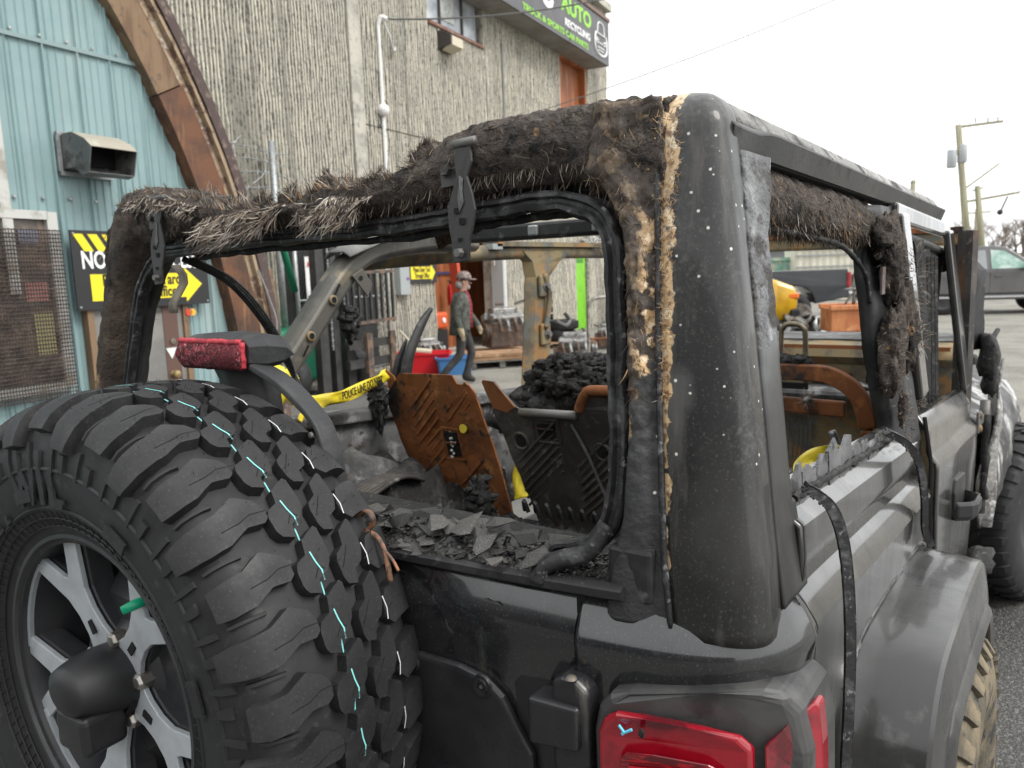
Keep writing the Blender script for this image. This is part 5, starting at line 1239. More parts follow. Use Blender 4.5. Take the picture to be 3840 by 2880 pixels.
# ---- roof side rail on the right ---------------------------------------------------
m_roof = mat('roof_ash', (.22, .215, .205), .75, layers=[((.38, .375, .36), 7, .48, .64), ((.02, .02, .02), 11, .5, .64), ((.42, .41, .39), 22, .62, .74), ((.16, .13, .10), 5, .62, .75)], bump=[(60, .8, .008), (200, .5, .003)])
def rs(x): return -.016*(x-.18)
rows = []
for i in range(61):
    x = .215+i*(1.75/60); j = .006*nz((x*14, 1, 0), 1); dz = rs(x)
    top = [(-.545, 1.838+j), (-.575, 1.836+j), (-.612, 1.836+j), (-.640, 1.824), (-.652, 1.806), (-.654, 1.796)]
    rows.append([(x+(.02 if k < 2 else 0), y+.006*nz((x*8, k, 3), 1)*(k < 2), z+dz) for k, (y, z) in enumerate(top)])
b = MB(); b.grid(rows); b.obj('roof_edge_strip', m_roof, SUV, smooth=True, solid=.012)
m_gut = mat('gutter', (.045, .045, .043), .5, layers=[((.085, .083, .075), 6, .45, .7), ((.02, .02, .02), 12, .55, .7)], bump=[(160, .2, .002)])
rows = []
for i in range(61):
    x = .172+i*(1.79/60); dz = rs(x); k = max(0, min(1, (x-.255)/.05)); k = k*k*(3-2*k); o_ = .004+.008*k
    rows.append([(x, -.652, 1.796+dz), (x, -.660, 1.794+dz), (x, -.664-o_, 1.787+dz+.004*k), (x, -.665-o_, 1.784+dz+.004*k), (x, -.660-.4*o_, 1.759+dz-.002*k), (x, -.648, 1.756+dz)])
b = MB(); b.grid(rows); b.obj('drip_rail', m_gut, SUV, auto=20, solid=.004)
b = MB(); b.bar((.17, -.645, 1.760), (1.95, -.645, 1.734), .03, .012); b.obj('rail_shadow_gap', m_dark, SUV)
fb = MB()
for _ in range(1100):
    x = random.uniform(.2, 1.95); p = Vector((x, random.uniform(-.62, -.55), 1.834+rs(x)))
    strand(fb, p, Vector((0, 0, .25)), tang(Vector((0, 0, 1))), random.uniform(.004, .012), .002, random.choice(BROWN), random.choice(PALE+BROWN), .6)
fur_obj('singed_fibre', fb)

# ---- hard top side: strips round the quarter window ---------------------------------
def sy(z): return -.747+.14*max(0, z-1.19)
m_blister = mat('blistered_skin', (.085, .086, .088), .6, layers=[((.19, .195, .20), 6, .44, .6), ((.30, .31, .32), 16, .6, .75), ((.03, .025, .022), 12, .56, .66), ((.20, .11, .05), 7, .66, .78)], bump=[(30, .8, .01), (120, .6, .004)])
rows = []
for i in range(81):
    z = 1.185+i*.572/80; x0 = interp([(1.16, .131), (1.256, .132), (1.424, .152), (1.596, .170), (1.742, .190), (1.76, .190)], z)[0]
    x1 = interp([(1.18, .230), (1.30, .222), (1.33, .224), (1.45, .240), (1.60, .262), (1.655, .272), (1.68, .285), (1.76, .33)], z)[0]
    r = []
    for k in range(9):
        f = k/8; x = lerp(x0, x1, f); q = max(0, (z-1.42)/.3); r.append(Vector((x, sy(z)-.002+.0045*q*fnz((x*1, 0, z), 40)+.05*max(0, f-.86)*(z > 1.3), z)))
    rows.append(r)
m_strip = mat('quarter_strip', (.026, .026, .026), .45, layers=[((.055, .053, .05), 3, .45, .7, 6, (1, 1, .3)), ((.02, .02, .02), 7, .55, .7, 6, (1, 1, .2))], rvar=(7, .28, .5), bump=[(200, .1, .001)])
mask_layer(m_strip, (.15, .155, .16), lambda N, L, v: nmath(N, L, 'MULTIPLY', nramp(N, L, nsep(N, L, v)[2], 1.42, 1.56), nramp(N, L, nnoise(N, L, v, 9), .40, .6)))
mask_layer(m_strip, (.12, .065, .035), lambda N, L, v: nmath(N, L, 'MULTIPLY', nramp(N, L, nsep(N, L, v)[2], 1.60, 1.66), nramp(N, L, nnoise(N, L, v, 20), .52, .60)))
b = MB(); b.grid(rows); b.m = [1 if b.v[f[0]][2]+.06*nz(b.v[f[0]], 22) > 1.53 else 0 for f in b.f]; b.obj('quarter_strip', [m_strip, m_blister], SUV, smooth=True, solid=.006)
# band above the window: burnt lining rolled round the frame
def bandrow(x):
    dz = -.022*(x-.25); pr = [(-.640, 1.762), (-.660, 1.738), (-.672, 1.708), (-.672, 1.682), (-.662, 1.672), (-.640, 1.668), (-.61, 1.672), (-.58, 1.69)]
    return [Vector((x, y+.008*fnz((x, k*.05, 1), 16)+.004*fnz((x, k*.03, 1), 60), z+dz+.006*fnz((x, k*.05, 5), 12)+.003*fnz((x, k*.03, 7), 70))) for k, (y, z) in enumerate(pr)]
rows = [bandrow(.21+i*.80/110) for i in range(111)]
b = MB(); b.grid(rows); b.obj('window_head_lining', m_felt, SUV, smooth=True, solid=.01)
fb = MB(); smp = sampler(rows)
for _ in range(3600):
    p, n, fi, fj = smp(); c0 = random.choice(BROWN); c1 = random.choice(BROWN)
    if random.random() < .22: c1 = random.choice(PALE[1:])
    if nz(p, 9) > .25 and random.random() < .5: c0 = random.choice(AMBER[2:]+BROWN); c1 = random.choice(AMBER+PALE[1:2])
    strand(fb, p-n*.001, n*random.uniform(.1, .5), Vector((random.uniform(-.4, .4), random.uniform(-.3, .3), -1)).normalized()*.9, random.uniform(.008, .028), random.uniform(.0009, .0018), c0, c1, .8)
fur_obj('singed_fibre', fb)
wp = catmull([(.228, -.722, 1.33), (.250, -.708, 1.47), (.270, -.690, 1.60), (.285, -.684, 1.648), (.33, -.682, 1.660), (.55, -.682, 1.652), (.75, -.684, 1.640), (.87, -.688, 1.612), (.935, -.695, 1.575), (.955, -.700, 1.52)], 8)
wp2 = [p+Vector((0, .030, .006)) for p in wp[int(len(wp)*.42):]]
b = MB(); b.tube(wp2, [.0055+.003*nz(p, 50) for p in wp2], 7); b.obj('quarter_window_seal', m_seal, SUV, smooth=True)
# inner face of the rear right pillar seen through the quarter window
b = MB(); b.grid([[(.235, -.655, z), (.34-.12*(1.7-z), -.58, z+.0)] for z in (1.25, 1.5, 1.62, 1.68)]); b.obj('inner_pillar_trim', m_char, SUV, solid=.01)
# pillar between quarter window and rear door with fibrous growth
def cp(z): return interp([(1.20, .975, 1.165), (1.26, .985, 1.165), (1.36, .965, 1.16), (1.46, .955, 1.15), (1.58, .965, 1.13), (1.66, .98, 1.12), (1.73, .97, 1.12)], z)
rows = []
for i in range(31):
    z = 1.20+i*.53/30; x0, x1 = cp(z); r = []
    for k in range(9):
        f = k/8; r.append(Vector((lerp(x0, x1, f), sy(z)+.03*max(0, 1-f*3)+.006*fnz((f, z, 2), 9), z)))
    rows.append(r)
b = MB(); b.grid(rows); b.obj('centre_pillar', m_soot, SUV, smooth=True, solid=.03)
fb = MB()
def clump(c, r, n, lmin, lmax, pale=.5, sc=(1, 1, 1)):
    for _ in range(n):
        d = Vector((random.gauss(0, 1), random.gauss(0, 1), random.gauss(0, 1))).normalized()
        p = Vector(c)+Vector((d.x*sc[0], d.y*sc[1], d.z*sc[2]))*r*random.uniform(.5, 1)
        c0 = random.choice(BROWN); c1 = random.choice(PALE if random.random() < pale else BROWN+AMBER[2:])
        strand(fb, p, d, tang(d)*.5, random.uniform(lmin, lmax), random.uniform(.0011, .002), c0, c1, .7)
b = MB()
for c, r, sc in (((1.02, -.700, 1.60), .05, (1.1, .5, 1.4)), ((1.05, -.715, 1.50), .045, (1, .5, 1.5)), ((.985, -.712, 1.43), .062, (1.05, .4, 1.35)), ((.965, -.715, 1.385), .052, (1., .4, 1.0)), ((1.07, -.73, 1.44), .035, (1, .5, 2)), ((1.0, -.69, 1.66), .05, (1.5, .5, 1)), ((.985, -.735, 1.30), .016, (.8, .5, 2.5))):
    b.sphere(c, r, 20, 14, .55, sc); clump(c, r, int(480*r/.05), .005, .018, .28, sc)
clump((1.09, -.735, 1.56), .022, 230, .010, .030, .75, (1, .8, 4)); clump((1.11, -.74, 1.44), .018, 130, .012, .034, .8, (1, .8, 2.2)); clump((.99, -.745, 1.28), .010, 90, .006, .018, .7, (1, 1, 6))
b.obj('burnt_lining_lump', m_felt, SUV, smooth=True); fur_obj('singed_fibre', fb)
b = MB(); rows = [[(.90+.03*f, -.70, 1.60-.055*k) for f in (0, .5, 1)] for k in range(2)]; b.grid(rows); b.obj('hanging_scrap', mat('scrap', (.09, .06, .055), .7, layers=[((.2, .18, .17), 14, .5, .7)]), SUV, solid=.004)

# ---- ledge, skirt and tub of the right side ------------------------------------------
def sl(x): return -.072*(x-.2)
def side_grid(name, m, prof, x0, x1, n=40, wob=0, auto=40, xf=None):
    rows = []
    for i in range(n+1):
        x = lerp(x0, x1, i/n); rows.append([Vector((x if xf is None else xf(x, z), y+wob*nz((x*4, z*5, 1), 1), z+sl(x))) for y, z in prof])
    b = MB(); b.grid(rows); return b.obj(name, m, SUV, auto=auto, solid=.006)
side_grid('hard_top_skirt', m_paintside, [(-.690, 1.300), (-.700, 1.318), (-.708, 1.316), (-.709, 1.298), (-.713, 1.297), (-.743, 1.272), (-.746, 1.268), (-.748, 1.230), (-.748, 1.192)], .205, 1.165, wob=.0015, auto=22)
side_grid('quarter_panel', m_paintside, [(-.718, 1.194), (-.732, 1.193), (-.738, 1.189), (-.754, 1.168), (-.767, 1.145), (-.770, 1.136), (-.769, 1.124), (-.766, 1.06), (-.763, 1.0), (-.76, .95), (-.75, .7)], .182, 1.20, wob=.0015, auto=22)
# body corner wrapping from tailgate to side
plan = catmull([(.010, -.522, 0), (.020, -.58, 0), (.034, -.64, 0), (.058, -.694, 0), (.095, -.732, 0), (.135, -.752, 0), (.180, -.758, 0)], 6)
rows = []
for dz, d in [(1.194, -.040), (1.193, -.026), (1.189, -.020), (1.168, -.004), (1.145, .009), (1.136, .012), (1.126, .011), (1.10, .006), (1.0, .0), (.80, -.006), (.6, -.01)]:
    r = []
    for i, p in enumerate(plan):
        t = (plan[min(i+1, len(plan)-1)]-plan[max(i-1, 0)]).normalized(); n = Vector((t.y, -t.x, 0))
        q = p+n*d; 
        if q.y < -.74 : pass
        r.append(Vector((q.x, q.y, dz+.0014*(q.x/.18))))
    rows.append(r)
b = MB(); b.grid(rows); b.obj('body_corner', m_paint, SUV, auto=40, solid=.006)
b = MB(); b.tube([(.178, -.762, z) for z in (.6, .9, 1.10, 1.15)]+[(.172, -.752, 1.178)], .003, 6); b.obj('panel_seam', m_dark, SUV)
# broken glass film along the sill of the quarter window
gm = mat('flaky_film', (.10, .102, .104), .5, layers=[((.17, .172, .175), 12, .45, .7), ((.03, .03, .03), 24, .58, .68)], bump=[(90, .5, .003)])
x = .235
while x < .80:
    w = random.uniform(.03, .085); h = random.uniform(.018, .05)*(1 if x < .62 else .6)
    y = -.722; z = 1.300+sl(x)
    pts = [(x, z-.02), (x+w, z-.02+sl(w+.2)), (x+w+random.uniform(-.004, .004), z+h*random.uniform(.6, 1)), (x+w*.6, z+h*random.uniform(.8, 1.1)), (x+w*.3, z+h*random.uniform(.7, 1.1)), (x+random.uniform(-.003, .004), z+h*random.uniform(.4, .9))]
    b = MB(); b.prism([(p[0], p[1]) for p in pts], lambda a, q, d: (a, y-d-.06*(q-z)*-1+random.uniform(-.002, .002), q), 0, .003); b.obj('glass_film_shard', gm, SUV)
    x += w*.93
b = MB(); pth = [(.235+i*.015, -.728+.004*nz((i, 0, 0), .7), 1.302+sl(.235+i*.015)+.004*nz((i, 5, 0), .9)) for i in range(50)]; b.tube(pth, [.006+.003*nz((i*.8, 2, 2), 1) for i in range(50)], 6); b.obj('charred_sill_edge', m_char, SUV)
# strips of window rubber hanging down the side
def strip(pts, w, name='hanging_rubber_strip'):
    p = catmull(pts, 9); rows = []
    for i, q in enumerate(p):
        j = .003*nz((i*.9, 1, 0), 1); k = .003*nz((i*1.3, 7, 0), 1)
        rows.append([q+Vector((-w-j, .0, 0)), q+Vector((-w*.4, -.007, 0)), q+Vector((0, -.002, 0)), q+Vector((w*.4, -.007, 0)), q+Vector((w+k, .0, 0))])
    b = MB(); b.grid(rows); o = b.obj(name, m_seal, SUV, solid=.006); 
    b = MB()
    for i in range(0, len(p), 1):
        for _ in range(2):
            q = p[i]+Vector((-w*random.uniform(.7, 1.2), -.004, random.uniform(-.005, .005))); b.sphere(q, random.uniform(.0015, .0032), 5, 3)
    b.obj('glass_crumb', m_ash, o)
strip([(.205, -.745, 1.325), (.228, -.768, 1.300), (.240, -.782, 1.26), (.246, -.790, 1.20), (.246, -.795, 1.12), (.240, -.797, 1.03), (.232, -.797, .95), (.225, -.797, .86)], .0095)
strip([(.78, -.735, 1.29), (.86, -.757, 1.255), (.93, -.772, 1.20), (.97, -.778, 1.12), (1.0, -.778, 1.04), (1.06, -.785, .985)], .014)

# ---- tailgate -------------------------------------------------------------------------
def rz_(y): return .05*(y/.7)**2
rows = []
for z, d in [(1.204, .04), (1.203, .020), (1.199, .014), (1.175, .001), (1.152, -.010), (1.142, -.0135), (1.130, -.0145), (1.10, -.012), (1.05, -.009), (.9, -.006), (.55, 0)]:
    r = [Vector((rz_(y)+d, y, z-.004*((y+.5)))) for y in [.60-i*(1.112/40) for i in range(41)]]
    e = r[-1]; r.append(e+Vector((.004, -.003, 0))); r.append(e+Vector((.02, -.004, 0))); rows.append(r)
b = MB(); b.grid(rows); TG = b.obj('tailgate', m_paint, SUV, auto=40, solid=.004)
TG['label'] = 'glossy black tailgate'
b = MB(); b.box((.03, -.519, .9), (.02, .012, .62)); b.obj('tailgate_gap', m_dark, SUV)
# raised lower plate with screws
po = [(.42, .56), (.42, 1.05), (.40, 1.072), (.30, 1.078), (.0, 1.079), (-.26, 1.083), (-.36, 1.083), (-.405, 1.078), (-.425, 1.068), (-.435, 1.05), (-.445, .992), (-.452, .97), (-.462, .94), (-.48, .90), (-.49, .56)]
m_plate = mat('plate_black', (.018, .018, .020), .28, layers=[((.03, .03, .031), 6, .45, .7), ((.12, .115, .10), 12, .7, .82, 8, (1, 1, .1))], rvar=(8, .2, .42), bump=[(260, .08, .0008)])
po2 = [(.42, .56), (.42, 1.05), (.40, 1.072), (.0, 1.078), (-.34, 1.088), (-.42, 1.087), (-.462, 1.088), (-.492, 1.096), (-.503, 1.094), (-.503, .90), (-.50, .56)]
b = MB(); b.prism(po2, lambda a, q, d: (rz_(a)+d, a, q), -.014, -.006); b.obj('lower_panel', m_plate, TG, bevel=.006, seg=3)
po3 = [(.40, .56), (.40, 1.045), (.38, 1.062), (-.21, 1.066), (-.235, 1.058), (-.33, 1.058), (-.375, 1.05), (-.405, 1.028), (-.43, .985), (-.45, .955), (-.46, .56)]
b = MB(); b.prism(po3, lambda a, q, d: (rz_(a)+d, a, q), -.026, -.012); b.obj('inner_panel', m_plate, TG, bevel=.008, seg=3)
for y, z in ((-.241, 1.041), (-.371, 1.036)):
    f = lambda r, t, hh: (rz_(y)-.026-hh, y+r*cos(t)*.95, z+r*sin(t))
    b = MB(); b.lathe([(0, .001), (.006, .001), (.0065, .004), (.012, .0045), (.0125, .001), (.0165, .001), (.018, -.002)], 20, f); s_ = b.obj('screw', m_plate, TG, auto=35)
    b = MB(); b.lathe([(0, .0022), (.003, .0022), (.0035, .0005)], 6, f); b.obj('screw_socket', m_dullsteel, s_)
# stains: bare grey scratches
for y, z, a in ((-.375, 1.128, .6), (-.40, 1.135, .5), (-.385, 1.158, -.4)):
    b = MB(); b.prism([(-.016, -.006), (.004, .002), (.014, .006), (.008, .010), (.0, .004), (-.010, .002)], lambda p, q, d: (rz_(y)-.0135-d, y+p*cos(a)-q*sin(a), z+p*sin(a)+q*cos(a)), 0, .0006); b.obj('scratch', m_ash, TG)
# hinge on the right
HG = MB(); HG.prism([(-.500, 1.092), (-.515, 1.100), (-.536, 1.098), (-.553, 1.085), (-.553, .985), (-.545, .962), (-.515, .958), (-.500, .972)], lambda a, q, d: (rz_(a)+d, a, q), -.055, .01); hg = HG.obj('tailgate_hinge', m_plate, SUV, bevel=.007, seg=3)
b = MB(); b.prism([(-.470, 1.066), (-.542, 1.066), (-.542, 1.006), (-.470, 1.000)], lambda a, q, d: (rz_(a)+d, a, q), -.064, -.02); b.obj('hinge_leaf', m_plate, hg, bevel=.006, seg=3)
b = MB(); b.prism([(-.505, .99), (-.55, .99), (-.55, .93), (-.505, .93)], lambda a, q, d: (rz_(a)+d, a, q), -.050, .0); b.obj('hinge_leaf', m_plate, hg, bevel=.006, seg=3)
b = MB(); b.lathe([(0, .004), (.006, .003), (.008, 0)], 12, lambda r, t, hh: (-.022+r*cos(t), -.528+r*sin(t), 1.099+hh)); b.obj('hinge_pin', m_dullsteel, hg, smooth=True)

# ---- window sill bar with crumbled glass ------------------------------------------------
rows = []
sill = [(.25, 1.203), (.0, 1.205), (-.17, 1.207), (-.33, 1.210), (-.48, 1.212), (-.582, 1.214)]
for i in range(41):
    y = .25-i*.832/40; z = interp([(-a, q) for a, q in sill], -y)[0]; x = rz_(y)
    j = .0015*nz((y*40, 0, 0), 1)
    rows.append([Vector((x+.05, y, z+.004)), Vector((x-.016, y, z+.003+j)), Vector((x-.022+j, y, z-.001)), Vector((x-.022+j, y, z-.011)), Vector((x-.012, y, z-.017)), Vector((x+.02, y, z-.018))])
b = MB(); b.grid(rows); b.f += [tuple(range(6))[::-1], tuple(240+k for k in range(6))]; b.m += [0, 0]; SB_ = b.obj('window_sill_bar', m_soot, SUV, auto=40)
b = MB(); b.box((.13, -.05, 1.185), (.16, 1.0, .03)); b.obj('sill_inner', m_char, SUV)
def chunk(seed, fl=1.0):
    random.seed(seed); bm = bmesh.new()
    pts = [Vector((random.uniform(-.5, .5), random.uniform(-.5, .5), random.uniform(-.5, .5)*fl)) for _ in range(11)]
    for p in pts: bm.verts.new(p)
    bmesh.ops.convex_hull(bm, input=bm.verts); bmesh.ops.delete(bm, geom=[v for v in bm.verts if not v.link_faces], context='VERTS')
    me = bpy.data.meshes.new('glass_chunk'); bm.to_mesh(me); bm.free(); me.materials.append(m_chunk[seed % 3]); return me
m_chunk = [mat('chunk_a', (.085, .081, .074), .5, layers=[((.15, .143, .13), 18, .45, .65), ((.02, .02, .02), 30, .55, .7)], bump=[(150, .3, .002)]), m_charshiny, mat('chunk_c', (.035, .034, .032), .42, layers=[((.11, .105, .095), 26, .5, .66)], bump=[(150, .3, .002)])]
ch = [chunk(s, .24 if s % 2 else .4) for s in range(9)]
random.seed(21)
def put_chunk(y, z, x, s, parent=SB_, name='glass_chunk'):
    R = Matrix.Rotation(random.uniform(-.5, .05), 4, 'Y') @ Matrix.Rotation(random.uniform(-.22, .22), 4, 'X') @ Matrix.Rotation(random.uniform(0, 6.28), 4, 'Z')
    inst(name, random.choice(ch), parent, Matrix.Translation((x, y, z)) @ R @ Matrix.Diagonal((s*random.uniform(.8, 1.3), s*random.uniform(.8, 1.3), s*random.uniform(.7, 1), 1)))
for k in range(270):
    y = random.uniform(-.545, -.03); env = .032*(1-.25*abs(y+.25)/.25) if y > -.46 else .014
    f = random.random(); x = rz_(y)-.012+.07*f; hz = env*min(1, f*1.8)*random.uniform(.6, 1)
    z = 1.211+hz*.95; s = random.choice((.014, .018, .024, .028, .034, .040)) if y > -.47 else random.choice((.008, .011, .014))
    put_chunk(y, z, x, s*.8)
for y, z, x, s in ((-.455, 1.236, .012, .048), (-.425, 1.252, .022, .042), (-.36, 1.243, .015, .05), (-.375, 1.262, .04, .04), (-.20, 1.25, .02, .05), (-.14, 1.252, .02, .045), (-.27, 1.247, .02, .045), (-.40, 1.225, -.004, .03), (-.31, 1.25, .045, .05), (-.23, 1.252, .05, .05)):
    put_chunk(y, z, x, s)
b = MB()
for k in range(1100):
    y = random.uniform(-.56, 0); f_ = random.random(); b.sphere((rz_(y)-.012+.06*f_, y, 1.213+.026*min(1, f_*1.6)*random.random()), random.uniform(.0012, .0048), 6, 3, .5, (1, 1, .5))
o = b.obj('glass_crumb', m_charshiny, SB_); o['kind'] = 'stuff'
# continuous crust under the loose pieces
rows = []
for i in range(91):
    y = .02-i*.60/90; e = (1-.25*abs(y+.25)/.25) if y > -.46 else .42
    rows.append([Vector((rz_(y)-.014+.10*f, y, 1.203+(.026*e*q)+.008*e*fnz((y, f*.4, 3), 22)*q+.004*fnz((y, f, 8), 60)*q)) for f, q in ((0, 0), (.06, .35), (.16, .7), (.3, .95), (.45, 1), (.6, .9), (.8, .6), (1., .1))])
b = MB(); b.grid(rows); b.obj('char_crust', m_charshiny, SB_)
# slabs of crust lying flat behind
for k in range(10):
    put_chunk(-.05-.05*k, 1.228+.006*random.random(), .07, .05)
# bent copper-coloured strip on the sill
cu = mat('copper_strap', (.34, .15, .075), .6, layers=[((.10, .07, .055), 30, .42, .6), ((.55, .30, .18), 24, .58, .72)])
b = MB(); b.tube(catmull([(-.03, -.12, 1.222), (-.028, -.15, 1.252), (-.03, -.175, 1.268), (-.035, -.195, 1.262), (-.03, -.185, 1.245), (-.035, -.178, 1.238), (-.04, -.205, 1.236), (-.045, -.225, 1.222), (-.048, -.235, 1.200), (-.048, -.238, 1.176)], 5), .0028, 6, flat=1.8); b.tube(catmull([(-.045, -.225, 1.222), (-.047, -.244, 1.21), (-.05, -.258, 1.197)], 4), .0024, 6); b.obj('burnt_strap', cu, SB_, smooth=True)
# lower right seal foot
b = MB(); b.tube(catmull([(.05, -.545, 1.285), (.035, -.525, 1.25), (.022, -.490, 1.236), (.010, -.468, 1.226), (.004, -.462, 1.205)], 5), .013, 8); b.obj('seal_foot', m_seal, SUV, smooth=True)
b = MB(); b.box((.045, -.585, 1.23), (.03, .06, .07)); b.obj('corner_bracket', m_soot, SUV, bevel=.005)

# ---- tail light ---------------------------------------------------------------------------
m_hous = mat('lamp_housing', (.045, .045, .045), .42, layers=[((.08, .079, .077), 5, .42, .65), ((.03, .03, .03), 12, .55, .72)], bump=[(300, .15, .0008)])
TLp = [(-.563, .70), (-.558, 1.04), (-.565, 1.074), (-.580, 1.092), (-.605, 1.100), (-.70, 1.112), (-.748, 1.113), (-.772, 1.106), (-.786, 1.085), (-.795, 1.03), (-.80, .70)]
def tl(a, q, d):            # rear face sweeps forward towards the outside
    k = max(0, (-a-.60)/.2); return (rz_(a)-.055+.085*k*k+d, a, q)
b = MB(); b.prism(TLp, tl, 0, .12); LT = b.obj('tail_light', m_hous, SUV, bevel=.012, seg=3)
ring_o = [(-.572, .70), (-.570, 1.045), (-.578, 1.066), (-.594, 1.076), (-.63, 1.076), (-.69, 1.070), (-.728, 1.062), (-.742, 1.045), (-.748, .70)]
b = MB(); b.prism(ring_o, tl, -.010, .004); b.obj('red_lens', m_redlens, LT, bevel=.006, seg=3)
ring_i = [(-.602, .70), (-.600, 1.018), (-.608, 1.030), (-.64, 1.034), (-.70, 1.028), (-.716, 1.018), (-.722, .70)]
b = MB(); b.prism(ring_i, tl, -.013, -.009); b.obj('inner_lens', m_redlensdark, LT, bevel=.002)
for k in range(5):
    z = 1.014-.010*k
    b = MB(); b.prism([(-.612-.004*k, z), (-.70, z+.002), (-.70, z-.004), (-.614-.004*k, z-.006)], tl, -.0155, -.0128); b.obj('lens_rib', m_redlens, LT)
b = MB(); b.prism([(-.752, 1.048), (-.770, 1.068), (-.788, 1.086), (-.793, 1.080), (-.797, 1.03), (-.799, .96), (-.754, .96)], lambda a, q, d: (tl(a, q, d)[0]+(.03 if a < -.78 else 0), a-.004*(a < -.78), q), -.006, .02); b.obj('side_marker', m_redlens, LT, bevel=.003)
cy = mat('cyan_mark', (.12, .52, .72), .5)
b = MB(); b.tube([tl(-.600, 1.064, -.012), tl(-.607, 1.056, -.012), tl(-.616, 1.062, -.012)], .002, 5); b.tube([tl(-.604, 1.053, -.012), tl(-.607, 1.057, -.012)], .002, 5); b.obj('paint_mark', cy, LT)
b = MB(); b.sphere(tl(-.627, 1.058, -.010), .006, 8, 5, .3, (.35, .7, 1.1)); b.obj('melt_spot', m_char, LT)

# ---- fender flare --------------------------------------------------------------------------
m_flare = mat('flare_plastic', (.028, .0275, .027), .26, layers=[((.058, .057, .055), 3, .45, .68), ((.020, .020, .022), 4, .62, .66, 7, (1, .3, 1)), ((.13, .128, .12), 10, .64, .86, 8, (.25, 1, 1))], coat=.4, rvar=(5, .18, .42), bump=[(200, .06, .0008)])
FL = [(.34, .56), (.350, .72), (.372, .86), (.41, .935), (.47, .976), (.55, .992), (.75, .990), (.98, .978), (1.12, .955), (1.22, .88), (1.30, .74), (1.34, .60)]
fl = catmull([(x, 0, z) for x, z in FL], 6); rows = []
cx = Vector((.83, 0, .55))
for i, p in enumerate(fl):
    t = (fl[min(i+1, len(fl)-1)]-fl[max(i-1, 0)]).normalized(); n = Vector((-t.z, 0, t.x)); 
    if n.dot(p-cx) < 0: n = -n
    r = []
    for y, d in [(-.755, .010), (-.768, .004), (-.80, .001), (-.850, -.002), (-.880, -.005), (-.886, -.012), (-.893, -.050), (-.898, -.095), (-.906, -.106), (-.909, -.120), (-.904, -.132), (-.88, -.136)]:
        q = p+n*d; r.append(Vector((q.x, y, q.z)))
    rows.append(r)
b = MB(); b.grid(rows); b.obj('fender_flare', m_flare, SUV, auto=28, solid=.006)
b = MB(); jp = [Vector((p.x, -.762, p.z+.012)) for p in fl[18:54]]; jp = [p+Vector((0, .003*nz(p, 60), .003*nz(p, 70))) for p in jp]
b.tube(jp, [.005+.003*nz(p, 80) for p in jp], 6); b.obj('flare_gap_debris', m_ash, SUV)
b = MB(); b.grid([[Vector((p.x, -.74, p.z-.05)), Vector((p.x, -.3, p.z-.05))] for p in fl]); b.obj('wheel_well', m_char, SUV)
# ---------------------------------------------------------------- tyres
class Tyre:
    def __init__(s, R=.445, W=.29, lug=.015):
        s.R = R; R0 = R-lug; k = W/.29; s.lug = lug
        prof = [(0, R0), (.05*k, R0-.001), (.09*k, R0-.004), (.115*k, R0-.010), (.132*k, R0-.022), (.143*k, R0-.042), (.150*k, R0-.070), (.152*k, R0-.10), (.147*k, R0-.135), (.137*k, R0-.165), (.126*k, R0-.19), (.120*k, .232)]
        s.P = [Vector((a, r, 0)) for a, r in prof]; s.L = [0]
        for i in range(1, len(s.P)): s.L.append(s.L[-1]+(s.P[i]-s.P[i-1]).length)
    def at(s, q):
        sg = -1 if q < 0 else 1; q = abs(q)
        for i in range(len(s.L)-1):
            if q <= s.L[i+1] or i == len(s.L)-2:
                t = min(1.3, (q-s.L[i])/(s.L[i+1]-s.L[i])); p = s.P[i].lerp(s.P[i+1], t); d = (s.P[i+1]-s.P[i]).normalized()
                if i > 0:
                    d0 = (s.P[i]-s.P[i-1]).normalized(); d = d0.lerp(d, min(1, t+.5)) if t < .5 else d
                n = Vector((-d.y, d.x, 0)); n = n if n.y > 0 or n.x > 0 else -n
                n.normalize(); return sg*p.x, p.y, sg*n.x, n.y
    def pt(s, q, th, h):
        a, r, na, nr = s.at(q); rr = r+nr*h; return Vector((a+na*h, rr*cos(th), rr*sin(th)))
    def carcass(s, name, m, parent, n=120):
        prof = [(a, r) for a, r in [(-p.x, p.y) for p in reversed(s.P)]+[(p.x, p.y) for p in s.P[1:]]]
        b = MB(); b.lathe([(r, a) for a, r in prof], n, lambda r, t, h: (h, r*cos(t), r*sin(t))); return b.obj(name, m, parent, smooth=True)
    def lugmesh(s, st, h, m, name='tread_block', inset=.0014, sub=2):
        """st: (s, a0, a1) stations, arc lengths; block starts at angle 0"""
        fine = []
        for i in range(len(st)-1):
            for k in range(sub): fine.append([lerp(x, y, k/sub) for x, y in zip(st[i], st[i+1])])
        fine.append(list(st[-1])); b = MB(); rows = []; n = len(fine)
        for i, (q, a0, a1) in enumerate(fine):
            hh = h; e = inset if i in (0, n-1) else 0; qq = q + (inset if i == 0 else -inset if i == n-1 else 0)*(1 if fine[-1][0] > fine[0][0] else -1)
            mid0 = lerp(a0, a1, .5)
            rows.append([s.pt(q, a0/s.R, -.003), s.pt(qq, (a0+inset)/s.R, hh), s.pt(qq, mid0/s.R, hh), s.pt(qq, (a1-inset)/s.R, hh), s.pt(q, a1/s.R, -.003)])
        b.grid(rows); b.f += [(0, 1, 2, 3, 4), tuple((n-1)*5+k for k in (4, 3, 2, 1, 0))]; b.m += [0, 0]
        me = b.mesh(name, m); bm = bmesh.new(); bm.from_mesh(me); bmesh.ops.recalc_face_normals(bm, faces=bm.faces)
        bm.to_mesh(me); bm.free(); me.polygons.foreach_set('use_smooth', [True]*len(me.polygons)); me.set_sharp_from_angle(angle=radians(32)); return me
def rotx(a): return Matrix.Rotation(a, 4, 'X')

